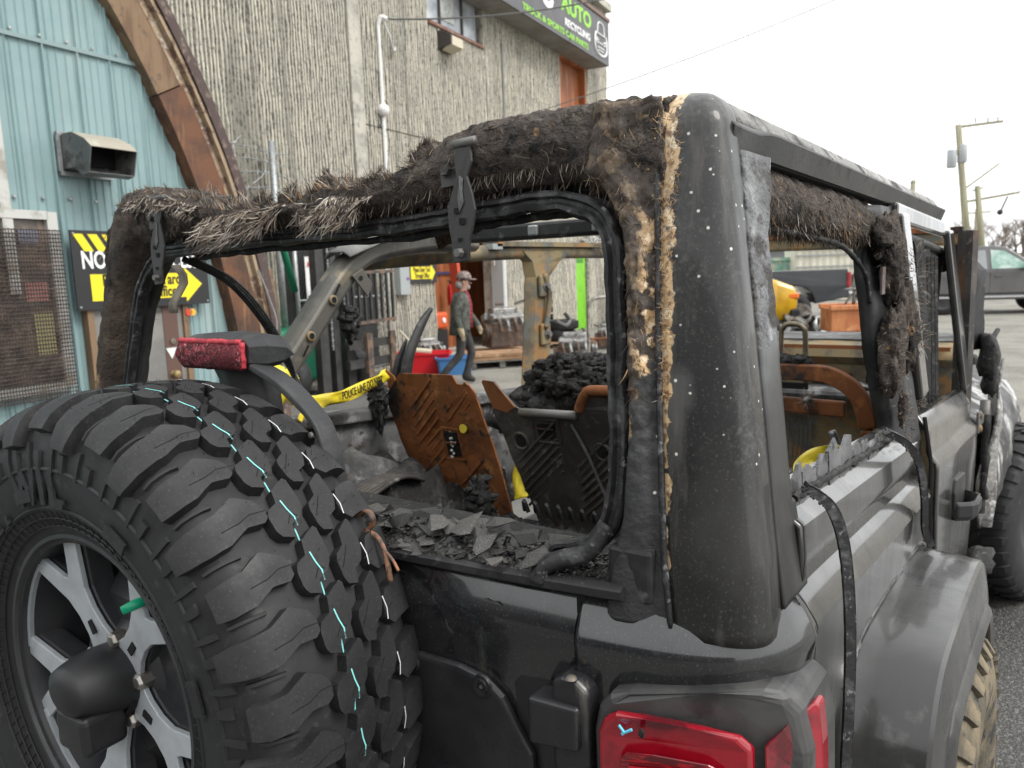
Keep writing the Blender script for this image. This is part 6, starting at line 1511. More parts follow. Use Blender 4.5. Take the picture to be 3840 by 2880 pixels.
def detailed_spare():
    T = Tyre(.461, .290, .018)
    W = thing_part('spare_wheel', SUV, (-.165, .183, .998)); W.rotation_euler = (0, 0, .06); W['label'] = 'chunky mud-terrain spare wheel on the tailgate'
    ty = T.carcass('tyre', m_rubber, W)
    N = 35; pit = 2*pi/N; pa = pit*T.R; h = T.lug; k = pa/.0739
    L1 = T.lugmesh([(-.047, .020*k, .036*k), (-.056, .006*k, .042*k), (-.078, -.006*k, .040*k), (-.082, -.006*k, .040*k), (-.108, .006*k, .052*k), (-.130, .008*k, .054*k), (-.150, .009*k, .052*k), (-.172, .012*k, .048*k)], h, m_rubberlug)
    L2 = T.lugmesh([(-.052, .020*k, .038*k), (-.062, .008*k, .044*k), (-.084, -.004*k, .042*k), (-.088, -.004*k, .042*k), (-.112, .008*k, .054*k), (-.136, .010*k, .056*k), (-.152, .012*k, .053*k)], h, m_rubberlug)
    C1 = T.lugmesh([(-.050, .036*k, .056*k), (-.043, .026*k, .066*k), (-.026, .020*k, .072*k), (-.021, .002*k, .056*k), (-.004, -.006*k, .050*k), (.006, -.010*k, .040*k), (.012, -.006*k, .022*k)], h, m_rubberlug)
    C2 = T.lugmesh([(.016, .044*k, .066*k), (.022, .034*k, .076*k), (.038, .026*k, .080*k), (.043, .008*k, .062*k), (.058, .000*k, .056*k), (.066, -.004*k, .044*k), (.071, .0*k, .028*k)], h, m_rubberlug)
    R1 = T.lugmesh([(.066, .046*k, .062*k), (.080, .026*k, .074*k), (.098, .020*k, .070*k), (.118, .017*k, .068*k), (.140, .017*k, .068*k), (.16, .020*k, .062*k)], h, m_rubberlug)
    R2 = T.lugmesh([(.070, .046*k, .064*k), (.084, .028*k, .076*k), (.102, .022*k, .072*k), (.122, .019*k, .070*k), (.140, .019*k, .070*k)], h, m_rubberlug)
    for i in range(N):
        a = i*pit; j = random.uniform(-.004, .004)
        for me in ((L1, C1, C2, R1) if i % 2 else (L2, C1, C2, R2)): inst('tread_block', me, W, rotx(a+j*.3))
    # shallow sidewall biters and buttress pieces
    B1 = T.lugmesh([(-.178, .012*k, .030*k), (-.192, .014*k, .030*k), (-.205, .018*k, .028*k)], .005, m_rubber, 'sidewall_rib', .001)
    B2 = T.lugmesh([(-.165, .060*k, .070*k), (-.185, .058*k, .070*k), (-.21, .060*k, .068*k)], .004, m_rubber, 'sidewall_rib', .001)
    G1 = T.lugmesh([(-.10, .062*k, .067*k), (-.125, .060*k, .066*k), (-.150, .060*k, .066*k)], .006, m_rubber, 'groove_rib', .001)
    for i in range(N):
        inst('sidewall_rib', B1, W, rotx(i*pit)); inst('sidewall_rib', B2, W, rotx(i*pit)); inst('groove_rib', G1, W, rotx(i*pit))
    # sipes: narrow dark slits
    b = MB()
    def slit(pts, a0):
        p = [T.pt(q, a0+a*k/T.R, h+.0003) for q, a in pts]
        for i in range(len(p)-1):
            d = (p[i+1]-p[i]).normalized(); nn = Vector((0, p[i].y, p[i].z)).normalized(); s_ = d.cross(nn)*.0007
            b.add([p[i]-s_, p[i]+s_, p[i+1]+s_, p[i+1]-s_], [(0, 1, 2, 3)])
    for i in range(N):
        a = i*pit
        slit([(-.046, .026), (-.070, .024), (-.09, .030), (-.112, .032)], a); slit([(-.026, .052), (-.014, .040), (-.006, .046)], a)
        slit([(.022, .054), (.032, .044), (.044, .030)], a); slit([(.064, .055), (.085, .048), (.11, .044)], a)
    o = b.obj('sipe', m_dark, W); o['kind'] = 'stuff'
    # moulding hairs
    b = MB()
    for i in range(900):
        q = random.choice((-1, 1))*random.uniform(.05, .145) if random.random() < .6 else random.uniform(-.03, .05)
        th = random.random()*2*pi; p = T.pt(q, th, h-.001); n = (T.pt(q, th, h+.006)-p).normalized(); s_ = n.cross(Vector((random.random(), random.random(), random.random()))).normalized()
        e = p+n*random.uniform(.004, .009)+s_*.002; b.add([p+s_*.0006, p-s_*.0006, e], [(0, 1, 2)])
    o = b.obj('moulding_hair', m_rubber, W); o['kind'] = 'stuff'
    # painted factory lines on the tread
    for q0, m, w, nm in ((-.012, m_teal, .0022, 'teal_line'), (.060, m_whline, .0020, 'white_line')):
        b = MB()
        for i in range(1):
            a = 0
            if q0 < 0: pts = [(q0-.006, .020*k), (q0-.004, .034*k), (q0+.0, .046*k), (q0-.002, .058*k)]
            else: pts = [(q0+.010, .034*k), (q0+.012, .050*k), (q0+.008, .064*k)]
            for (q, aa), (q2, ab) in zip(pts[:-1], pts[1:]):
                b.add([T.pt(q-w/2, a+aa/T.R, h+.0006), T.pt(q+w/2, a+aa/T.R, h+.0006), T.pt(q2+w/2, a+ab/T.R, h+.0006), T.pt(q2-w/2, a+ab/T.R, h+.0006)], [(0, 1, 2, 3)])
            if q0 < 0: 
                qa, aa = pts[-1]; qb, ab = pts[0][0], pts[0][1]+pa
                b.add([T.pt(qa-w/2, a+aa/T.R, h*.5), T.pt(qa+w/2, a+aa/T.R, h*.5), T.pt(qb+w/2, a+ab/T.R, h*.5), T.pt(qb-w/2, a+ab/T.R, h*.5)], [(0, 1, 2, 3)])
        me_ = b.mesh(nm, m)
        for i in range(N): inst(nm, me_, W, rotx(i*pit))
    # rings and lettering on the outer sidewall
    for q in (-.205, -.268):
        a, r, _, _ = T.at(q); b = MB(); b.lathe([(r+.003, a), (r+.001, a-.003), (r-.002, a-.003), (r-.004, a+.001)], 120, lambda r_, t, hh: (hh, r_*cos(t), r_*sin(t))); b.obj('sidewall_ring', m_rubber, W, smooth=True)
    def letter(ch, th, size, q=-.236, nm='raised_letter'):
        me = text_mesh(ch, size, .0022, bold=.003, sx=1.0); me.materials.clear(); me.materials.append(m_rubberlug)
        a, r, na, nr = T.at(q)
        Mx = Matrix(((0, 0, -1, a-.003), (-sin(th), cos(th), 0, r*cos(th)), (cos(th), sin(th), 0, r*sin(th)), (0, 0, 0, 1)))
        inst(nm, me, W, Mx)
    for i, c in enumerate('WIL'): letter(c, radians((76, 85, 91.5)[i]), .072)
    for i, c in enumerate('MADE LOAD RANGE E'): 
        if c != ' ': letter(c, radians(5+i*3.3), .013, -.262)
    for th in range(0, 360, 45):
        b = MB(); rows = []
        a, r, _, _ = T.at(-.245)
        for k2 in range(5):
            t = radians(th+25+k2*2.2); rows.append([(a-.004, (r+dr)*cos(t), (r+dr)*sin(t)) for dr in (-.010, .010)])
        b.grid(rows); b.obj('sidewall_plate', m_rubberlug, W, solid=.004)
    # lattice of short ribs near the bead
    b = MB()
    for i in range(96):
        t = 2*pi*i/96
        for q0, q1, dt in ((-.272, -.286, 0), (-.288, -.302, .02)):
            p0 = T.pt(q0, t+dt, .002); p1 = T.pt(q1, t+dt+.012, .002); b.bar(p0, p1, .0015, .002, up=(1, 0, 0))
    for q in (-.272, -.287, -.302):
        a, r, _, _ = T.at(q); b.tube([(a-.002, r*cos(2*pi*i/96), r*sin(2*pi*i/96)) for i in range(97)], .0014, 4, cap=False)
    o = b.obj('bead_lattice', m_rubber, W); o['kind'] = 'stuff'
    # ---- rim
    W0 = W; W = thing_part('wheel_rim', SUV, (-.165, .183, .998)); W.rotation_euler = (0, 0, .06); W.scale = (1, 1.07, 1.07); W['label'] = 'two-tone black and silver spare wheel rim'
    b = MB(); b.lathe([(.236, -.118), (.232, -.127), (.226, -.127), (.221, -.118), (.216, -.095), (.208, -.05), (.205, .10), (.235, .125)], 72, lambda r, t, hh: (hh, r*cos(t), r*sin(t))); b.obj('rim', m_rimdark, W, auto=40)
    b = MB(); b.lathe([(.205, .02), (.14, .0), (.09, -.015), (.05, -.03), (0, -.03)], 48, lambda r, t, hh: (hh, r*cos(t), r*sin(t))); b.obj('rim_dish', m_dark, W, smooth=True)
    b = MB(); b.lathe([(.090, -.05), (.075, -.075), (.05, -.082), (0, -.082)], 40, lambda r, t, hh: (hh, r*cos(t), r*sin(t))); b.obj('hub', m_rimdark, W, smooth=True)
    Yo = [(.050, -.034), (.080, -.024), (.110, -.022), (.140, -.028), (.216, -.074), (.223, -.066), (.225, -.046), (.176, -.010), (.168, 0), (.176, .010), (.225, .046), (.223, .066), (.216, .074), (.140, .028), (.110, .022), (.080, .024), (.050, .034)]
    for i in range(5):
        a0 = radians(90+42-72*i); e1 = (cos(a0), sin(a0)); e2 = (-sin(a0), cos(a0))
        fx = lambda p, q: -.086-.020*((p-.05)/.17)
        fn = lambda p, q, d: (fx(p, q)+d, p*e1[0]+q*e2[0], p*e1[1]+q*e2[1])
        b = MB(); b.prism(Yo, fn, .009, .05); sp = b.obj('spoke', m_rimdark, W, bevel=.004)
        # machined web: outline strips of the Y
        def ribbon(pts, w):
            bb = MB(); rows_ = []
            for j in range(len(pts)):
                d = Vector((*pts[min(j+1, len(pts)-1)], 0))-Vector((*pts[max(j-1, 0)], 0)); d.normalize(); s_ = Vector((-d.y, d.x, 0))*w/2
                p = Vector((*pts[j], 0)); u1 = p+s_; u2 = p-s_
                rows_.append([fn(u1.x, u1.y, .0), fn(u2.x, u2.y, .0)])
            bb.grid(rows_); bb.obj('machined_face', m_silver, sp, solid=.009, off=0, bevel=.0012)
        bb = MB(); bb.prism(Yo, fn, -.003, .006); bb.obj('machined_face', m_silver, sp, bevel=.0015)
        bb = MB(); bb.box(fn(.086, 0, -.0045), (.003, .012, .022), Matrix.Rotation(a0-pi/2, 3, 'X')); bb.obj('spoke_slot', m_dark, sp, bevel=.001)
        # sloped pocket floor between spokes
        am = a0-radians(36); f1 = (cos(am), sin(am)); f2 = (-sin(am), cos(am))
        bb = MB(); bb.grid([[(-.062, p*f1[0]+q*f2[0], p*f1[1]+q*f2[1]) if p < .12 else (-.01, p*f1[0]+q*f2[0], p*f1[1]+q*f2[1]) for q in (-.5*w_, 0, .5*w_)] for p, w_ in ((.06, .06), (.115, .12), (.165, .13))]); bb.obj('pocket_floor', m_rimdark, W, solid=.006)
        # rim end of pocket outline
        bb = MB(); rows_ = []
        for j in range(9):
            t = am+radians(-22+44*j/8); rows_.append([(-.107, .228*cos(t), .228*sin(t)), (-.105, .214*cos(t), .214*sin(t))])
        bb.grid(rows_); bb.obj('machined_face', m_silver, W, solid=.008, off=0)
        an = a0-radians(36); c = (.0635*cos(an), .0635*sin(an))
        bb = MB(); bb.lathe([(0, .026), (.009, .026), (.0125, .021), (.0135, 0)], 6, lambda r, t, hh: (-.072-hh, c[0]+r*cos(t), c[1]+r*sin(t))); bb.obj('lug_nut', m_steel, W, bevel=.001)
    # camera housing on the hub
    bo = MB(); rows_ = []
    for i in range(13):
        f = i/12; x = -.085-.095*f; rr = .056*(1-.40*f**2.2)*(1 if f < .97 else .55); row = []
        for k2 in range(20):
            t = 2*pi*k2/20; yy = rr*cos(t)*1.05; zz = rr*sin(t); zz = zz*(.78 if zz < 0 else 1.0)+.012*f; row.append((x, yy, zz))
        rows_.append(row)
    bo.grid(rows_, close=True); bo.f.append(tuple(12*20+k2 for k2 in range(20))); bo.m.append(0); ch_ = bo.obj('camera_housing', m_blackplastic, W, smooth=True)
    b = MB(); b.box((-.135, .0, -.048), (.07, .075, .06), taper=1.0); b.obj('camera_foot', m_blackplastic, ch_, bevel=.01, seg=3)
    b = MB(); b.lathe([(.053, -.09), (.054, -.100), (.051, -.104)], 32, lambda r, t, hh: (hh, r*cos(t)*1.05, r*sin(t))); b.obj('housing_groove', m_dark, ch_)
    a = radians(127); b = MB(); p = Vector((-.10, .190*cos(a), .190*sin(a))); b.tube([p+Vector((.02, 0, 0)), p+Vector((-.012, .006, -.004)), p+Vector((-.030, .012, -.008))], [.006, .0075, .006], 10); b.obj('valve_cap', m_green, W, smooth=True)
    # small red printed vehicle silhouette on a spoke pocket
    b = MB(); pts = [(-.030, -.012), (-.030, .004), (-.022, .006), (-.016, .018), (.006, .019), (.010, .006), (.028, .003), (.030, -.010), (.020, -.014), (.012, -.008), (.004, -.014), (-.012, -.014), (-.020, -.008)]
    t = radians(228); b.prism(pts, lambda p_, q, d: (-.066-d, .135*cos(t)+p_*.9, .135*sin(t)+q), 0, .001); b.obj('red_mark', mat('red_mark', (.62, .06, .06), .5), W)
    return W0
SPARE = detailed_spare()

def simple_wheel(parent, loc, rz, R=.42, W=.285, mud=False):
    T = Tyre(R, W, .012); w = thing_part('wheel', parent, loc); w.rotation_euler = (0, 0, rz)
    mr = m_rubber if not mud else mat('muddy_rubber', (.10, .085, .06), .8, layers=[((.20, .16, .10), 12, .42, .6), ((.03, .03, .03), 20, .55, .66)], bump=[(60, .6, .006)])
    T.carcass('tyre', mr, w, 64); N = 34; pa = 2*pi*R/N
    ms_ = [T.lugmesh([(sg*.05, .1*pa, .55*pa), (sg*.09, .2*pa, .72*pa), (sg*.13, .2*pa, .72*pa), (sg*.155, .25*pa, .68*pa)], .011, mr, sub=1) for sg in (-1, 1)]
    ms_ += [T.lugmesh([(q0-.021, .5*pa, .9*pa), (q0, .2*pa, .8*pa), (q0+.021, .15*pa, .5*pa)], .011, mr, sub=1) for q0 in (-.024, .024)]
    for i in range(N):
        for me in ms_: inst('tread_block', me, w, rotx(2*pi*i/N))
    b = MB(); b.lathe([(.24, -.12), (.22, -.1), (.1, -.04), (0, -.05)], 40, lambda r, t, hh: (hh, r*cos(t), r*sin(t))); b.lathe([(.24, .12), (.22, .1), (.1, .04), (0, .05)], 40, lambda r, t, hh: (hh, r*cos(t), r*sin(t))); b.obj('rim', m_rimdark, w, smooth=True)
    return w
simple_wheel(SUV, (.83, -.775, .44), pi/2, .44, mud=True)
simple_wheel(SUV, (3.50, -.83, .41), pi/2-.38, .42)
simple_wheel(SUV, (.83, .775, .44), pi/2, .44)
simple_wheel(SUV, (3.50, .80, .41), pi/2-.3, .42)

# ---- high brake light on its stalk -------------------------------------------------------
b = MB(); rows = []
for f, w, h0, h1 in ((0, .0, 1.488, 1.530), (.35, .002, 1.486, 1.535), (.75, -.004, 1.490, 1.536), (1.0, -.02, 1.500, 1.528)):
    x = -.118+.052*f; y0 = .128+w-.01*f; y1 = -.045-w-.055*f
    rows.append([(x, y0, h0), (x, y0, h1-.004), (x, y0-.008, h1), (x, lerp(y0, y1, .5), h1+.006*sin(f*3)), (x, y1+.012, h1-.002), (x, y1, h1-.010-.012*f), (x, y1+.004, h0+.008), (x, y1+.02, h0), (x, .04, h0)])
b.grid(rows, close=True); b.f += [tuple(range(9))[::-1], tuple(27+k for k in range(9))]; b.m += [0, 0]
BL = b.obj('high_brake_light', mat('lamp_grain', (.045, .046, .048), .6, layers=[((.08, .08, .08), 8, .45, .65)], bump=[(90, .5, .003), (300, .4, .001)]), SUV, bevel=.006, seg=3)
BL['label'] = 'heat-damaged red brake light above the spare wheel'
rows = [[(-.120-.010*sin(pi*j/6)*1-.003*nz((i, j, 1), .8), lerp(.122, -.038, i/16)+.002*nz((i, j, 4), .9), lerp(1.487, 1.528, j/6)+.0015*nz((i, j, 9), .9)) for j in range(7)] for i in range(17)]
b = MB(); b.grid(rows); b.obj('brake_lens', m_redburnt, BL, smooth=True, solid=.006)
b = MB(); b.tube([(-.126+.002*nz((i, 0, 0), .9), lerp(.123, -.036, i/20), 1.527+.002*nz((i, 3, 0), .9)) for i in range(21)], .0045, 6); b.tube([(-.125, -.038+.002*nz((i, 9, 0), .9), lerp(1.527, 1.488, i/6)) for i in range(7)], .0045, 6); b.obj('lens_rim', mat('lens_rim', (.55, .05, .07), .6, layers=[((.3, .02, .03), 40, .45, .6)], bump=[(160, .8, .003)]), BL, smooth=True)
b = MB(); rows = []
for z, y0, y1, x0 in ((1.488, .075, -.035, -.105), (1.465, .065, -.035, -.100), (1.445, .07, -.045, -.098), (1.40, .07, -.05, -.098)):
    rows.append([(x0, y0, z), (x0-.012, lerp(y0, y1, .5), z), (x0, y1, z), (x0+.03, y1, z), (x0+.03, y0, z)])
b.grid(rows, close=True); b.obj('stalk', m_blackplastic, BL, smooth=True)
b = MB(); p = catmull([(-.107, -.045, 1.490), (-.107, -.093, 1.473), (-.107, -.141, 1.446), (-.104, -.178, 1.412), (-.102, -.191, 1.373), (-.094, -.193, 1.32)], 6)
rows = []
for i, q in enumerate(p):
    t = (p[min(i+1, len(p)-1)]-p[max(i-1, 0)]).normalized(); n = Vector((-.35, t.z*-.9, t.y*.9*-1)); n = Vector((0, -t.z, t.y)).normalized()
    if n.z < 0 and n.y > 0: n = -n
    w = .008+.002*sin(i*.2)
    rows.append([q+n*w*.6+Vector((-.014, 0, 0)), q+n*w*.6+Vector((.018, 0, 0)), q-n*w*.6+Vector((.012, 0, 0)), q-n*w*.6+Vector((-.014, 0, 0))])
b.grid(rows, close=True); b.obj('stalk_arm', bpy.data.materials['lamp_grain'], BL, bevel=.003)
b = MB(); b.lathe([(0, .004), (.004, .003), (.005, 0)], 10, lambda r, t, hh: (-.118-hh, -.172+r*cos(t), 1.400+r*sin(t))); b.obj('bolt', m_dullsteel, BL)
# lamp scaled about the camera to stand behind the tyre, centred over it
for o_ in [BL]+list(BL.children):
    o_.data.transform(Matrix.Translation((.106, .135, -.2125)) @ Matrix.Scale(1.132, 4))
# spare carrier behind the wheel
b = MB(); b.tube([(.0, .18, 1.02), (-.14, .19, 1.02)], .09, 20); b.obj('spare_carrier', m_blackplastic, SUV)

# ---- rear door --------------------------------------------------------------------------------
m_door = m_paintside
def dz(x): return sl(x)
def door_front(z): return 2.06
def door_rear(z): return interp([(.6, 1.50), (.75, 1.40), (.9, 1.27), (1.0, 1.225), (1.10, 1.205), (1.32, 1.195)], z)[0]
def dgrid(name, prof, m, parent, xr=None, xf=None, n=24):
    rows = []
    for i in range(n+1):
        r = []
        for y, z in prof:
            a = door_rear(z) if xr is None else xr; e = 2.06 if xf is None else xf; x = lerp(a, e, i/n); r.append(Vector((x, y+.003*nz((x*3, z*4, 7), 1), z+sl(x)+.02)))
        rows.append(r)
    b = MB(); b.grid(rows); return b.obj(name, m, parent, auto=40, solid=.006)
RD = dgrid('rear_door', [(-.715, 1.305), (-.735, 1.30), (-.752, 1.272), (-.758, 1.26), (-.760, 1.215), (-.764, 1.205), (-.778, 1.188), (-.780, 1.17), (-.780, 1.10), (-.778, 1.0), (-.775, .9), (-.765, .7), (-.75, .6)], m_door, SUV)
b = MB(); b.tube([(door_rear(z)-.006, -.765 if z < 1.2 else -.748, z+sl(1.2)+.02) for z in (.7, .9, 1.0, 1.1, 1.19, 1.30)], .005, 6); b.obj('door_gap', m_dark, SUV)
# window frame posts and head of the rear door
fr = [(1.20, 1.30, -.733), (1.185, 1.45, -.713), (1.175, 1.60, -.693), (1.18, 1.66, -.684), (1.25, 1.695, -.680), (1.95, 1.68, -.680), (2.02, 1.66, -.683), (2.04, 1.5, -.705), (2.05, 1.22, -.74)]
path = catmull([(x, y, z-.02*(x > 1.3)) for x, z, y in fr], 6)
b = MB()
for q0, q1, w in (((1.225, -.735, 1.29), (1.20, -.682, 1.72), .09), ((1.16, -.672, 1.722), (2.04, -.672, 1.700), .045), ((2.0, -.680, 1.70), (2.02, -.744, 1.20), .10)): b.bar(q0, q1, .022, w, up=(1, 0, 0) if abs(q0[0]-q1[0]) < .2 else (0, 0, 1))
b.obj('window_frame', m_paintside, RD, bevel=.008)
b = MB(); b.grid([[(x, -.655+.012*fnz((x, z, 1), 6), z) for x in [1.24+i*.05 for i in range(17)]] for z in [1.10+k*.05 for k in range(12)]]); b.obj('dark_window_backing', m_char, RD, solid=.01)  # dark panel added in place of the burnt pillar and seats behind
b = MB(); b.tube([p+Vector((.03, .022, -.02 if p.z > 1.6 else 0)) for p in path[:40]], .012, 7); b.obj('window_seal', m_seal, RD, smooth=True)
b = MB(); b.bar((1.38, -.716, 1.28), (1.35, -.69, 1.66), .03, .025); b.obj('window_divider', m_soot, RD)
b = MB()
for k in range(9):
    b.tube([(1.26+.07*k, -.69, 1.26+sl(1.26+.07*k)), (1.262+.07*k, -.67, 1.62)], .009, 5)
b.obj('burnt_slats', m_char, RD)
fb = MB(); clump((1.3, -.715, 1.26), .03, 160, .006, .015, .6, (3, .5, .5)); fur_obj('ash_crumb', fb)
# door handle
HB = MB(); HB.prism([(1.50, .930), (1.515, .90), (1.66, .895), (1.70, .915), (1.705, .985), (1.69, 1.01), (1.50, 1.02), (1.485, .98)], lambda a, q, d: (a, -.776-d, q+sl(a)+.105), 0, .012); hb = HB.obj('door_handle', m_blackplastic, RD, bevel=.006, seg=3)
b = MB(); rows = []
for x, d in ((1.50, .010), (1.53, .040), (1.56, .050), (1.66, .050), (1.69, .030), (1.705, .008)):
    z = .985+sl(x)+.055; rows.append([(x, -.776-d, z+.022), (x, -.784-d, z+.010), (x, -.784-d, z-.020), (x, -.774-d, z-.034), (x, -.764-d*.8, z-.01)])
b.grid(rows, close=True); b.f += [tuple(range(5))[::-1], tuple(25+k for k in range(5))]; b.m += [0, 0]; b.obj('grip', m_blackplastic, hb, bevel=.004)
# hinges at the front edge
for z in (1.185, .905):
    b = MB(); b.prism([(2.07, -.035), (2.07, .035), (2.15, .035), (2.18, .016), (2.26, .014), (2.26, -.014), (2.18, -.016), (2.15, -.035)], lambda a, q, d: (a, -.775-d, z+q+sl(a)+.03), 0, .008); h = b.obj('door_hinge', m_dullsteel, RD, bevel=.002)
    b = MB(); b.tube([(2.27, -.782, z-.06+sl(2.27)+.03), (2.27, -.782, z+.06+sl(2.27)+.03)], .016, 10); b.obj('hinge_barrel', m_dullsteel, h, smooth=True)
    for q in (-.022, .022):
        b = MB(); b.lathe([(0, .008), (.010, .006), (.013, 0)], 10, lambda r, t, hh: (2.11+r*cos(t), -.783-hh, z+q+sl(2.11)+.03+r*sin(t))); b.obj('bolt', m_beige, h)
# front pillar region, torn aluminium skin, fender and bonnet
b = MB(); b.grid([[(2.10, -.74, z), (2.16, -.75, z), (2.20, -.70, z)] for z in (.5, .8, 1.1, 1.45, 1.70)]); b.obj('door_pillar', m_rustdark, SUV, solid=.02)
rows = []
for i in range(19):
    z = .72+i*.055; lo, hi = interp([(.72, 2.30, 2.36), (.85, 2.28, 2.55), (.95, 2.28, 2.50), (1.05, 2.28, 2.62), (1.15, 2.29, 2.60), (1.25, 2.31, 2.50), (1.34, 2.36, 2.42), (1.72, 2.4, 2.42)], z)
    rows.append([Vector((lerp(lo, hi, k/4)+.02*nz((z*9, k, 0), 1), -.80-.025*sin(k*1.3+z*6)-.02*nz((z*5, k, 3), 1), min(z, 1.36)+sl(2.3)+.09)) for k in range(5)])
b = MB(); b.grid(rows[:12]); b.obj('torn_door_skin', mat('melted_alu', (.36, .35, .33), .5, .5, layers=[((.14, .135, .13), 9, .42, .6), ((.55, .54, .52), 20, .58, .72)], bump=[(50, .8, .01)]), SUV, smooth=True, solid=.008)
rows = []
for i in range(17):
    x = 2.45+i*1.5/16; r = []
    for k in range(9):
        t = k/8; y = -.30-.52*sin(t*pi/2); z = 1.13*cos(t*pi/2*.42)-.06*t*t-.5*max(0, t-.8); r.append(Vector((x+.02*nz((x*4, k, 1), 1), y-.015*nz((x*6, k*.7, 5), 1), z+.02*nz((x*5, k*.6, 8), 1)-.02*(x-2.4))))
    rows.append(r)
b = MB(); b.grid(rows); b.obj('front_fender', mat('fender_burnt', (.07, .07, .07), .6, layers=[((.32, .32, .31), 4, .46, .6), ((.65, .65, .63), 3, .6, .72), ((.02, .02, .02), 7, .5, .62)], bump=[(50, .6, .008)]), SUV, smooth=True, solid=.01)
b = MB(); b.box((3.0, 0, 1.09), (1.2, 1.0, .04)); b.obj('bonnet', m_ash, SUV, bevel=.02)
rows = [[(2.25+.05*k+.015*nz((k, i, 0), .8), -.80+.02*nz((k, i, 5), .7), .78+i*.05-.01*k) for k in range(7)] for i in range(7)]
b = MB(); b.grid(rows); b.obj('charred_panel', m_char, SUV, smooth=True, solid=.02)
b = MB(); b.sphere((2.28, -.785, 1.28), .055, 12, 8, .5, (.8, .6, 1.5)); b.sphere((2.30, -.79, 1.20), .045, 12, 8, .5, (.8, .6, 1.3)); b.tube([(2.28, -.79, 1.33), (2.38, -.80, 1.36)], .008, 6); b.obj('melted_mirror', m_char, SUV, smooth=True)
b = MB(); rows = [[Vector((2.22+.04*k+.012*nz((i, k, 2), .7), -.72-.022*k*(i < 7)-.01*nz((i, k, 8), .6), 1.30+i*.045)) for k in range(3)] for i in range(10)]; b.grid(rows); b.obj('burnt_door_frame', m_soot, SUV, smooth=True, solid=.02)
b = MB(); b.sphere((2.12, -.80, .60), .055, 12, 8, .4, (1.9, .8, .8)); b.obj('burnt_step_end', m_char, SUV, smooth=True)
# underside / floor pan / chassis
b = MB(); b.box((1.9, 0, .62), (3.6, 1.36, .10)); b.obj('floor_pan', m_soot, SUV)
b = MB(); b.box((1.9, .5, .48), (3.9, .1, .12)); b.box((1.9, -.5, .48), (3.9, .1, .12)); b.obj('chassis_rail', m_soot, SUV)
b = MB(); b.box((-.06, 0, .58), (.18, 1.5, .16)); b.obj('rear_bumper', m_blackplastic, SUV, bevel=.02)
b = MB(); b.box((3.98, 0, .85), (.12, 1.2, .5)); b.obj('grille', m_char, SUV, bevel=.02)

m_foam = mat('burnt_foam', (.014, .0135, .013), .85, layers=[((.045, .043, .040), 18, .50, .68), ((.12, .115, .105), 60, .66, .78)], bump=[(70, 1., .012), (220, .8, .005)])
# ---- interior -----------------------------------------------------------------------------------
rows = []
for i in range(41):
    x = .06+i*1.05/40; r = []
    for k in range(41):
        y = -.66+k*1.32/40; z = .80+.05*fnz((x, y, 0), 4)+.025*fnz((x, y, 3), 14)
        if y > .42: z = max(z, .99+.04*fnz((x, y, 7), 9) if .45 < x else z+.10)
        if y < -.45: z = max(z, .97+.03*fnz((x, y, 9), 9))
        if .60 < x < .80: z += .06+.05*abs(nz((x*3, y*9, 2), 1))
        r.append(Vector((x, y, z)))
    rows.append(r)
b = MB(); b.grid(rows); b.obj('burnt_load_floor', m_foam, SUV, smooth=True, solid=.01)
rows = []
for i in range(31):
    x = .10+i*1.6/30; rows.append([Vector((x, .715+.006*fnz((x, k*.2, 0), 8), .75+k*.06+(sl(x)*.8 if k > 5 else 0))) for k in range(9)])
b = MB(); b.grid(rows); b.obj('tub_side_inner', m_ash, SUV, smooth=True, solid=.02)
b = MB(); b.bar((.12, .70, 1.255), (1.75, .70, 1.15), .07, .035); b.obj('tub_rail', m_ash, SUV, bevel=.006)
b = MB(); b.sphere((.55, .56, 1.02), .17, 20, 12, .2, (1.3, .55, .8)); b.obj('wheel_house', m_ash, SUV, smooth=True)
for k in range(6):
    b = MB(); y = .52-.012*k; b.tube(catmull([(.16, y+.02, 1.02+.006*k), (.32, y-.02, 1.035+.004*k), (.48, y-.03, 1.06-.003*k), (.62, y-.06, 1.09), (.72, y-.05, 1.06)], 6), .006, 6); b.obj('wiring_loom', m_rustdark, SUV, smooth=True)
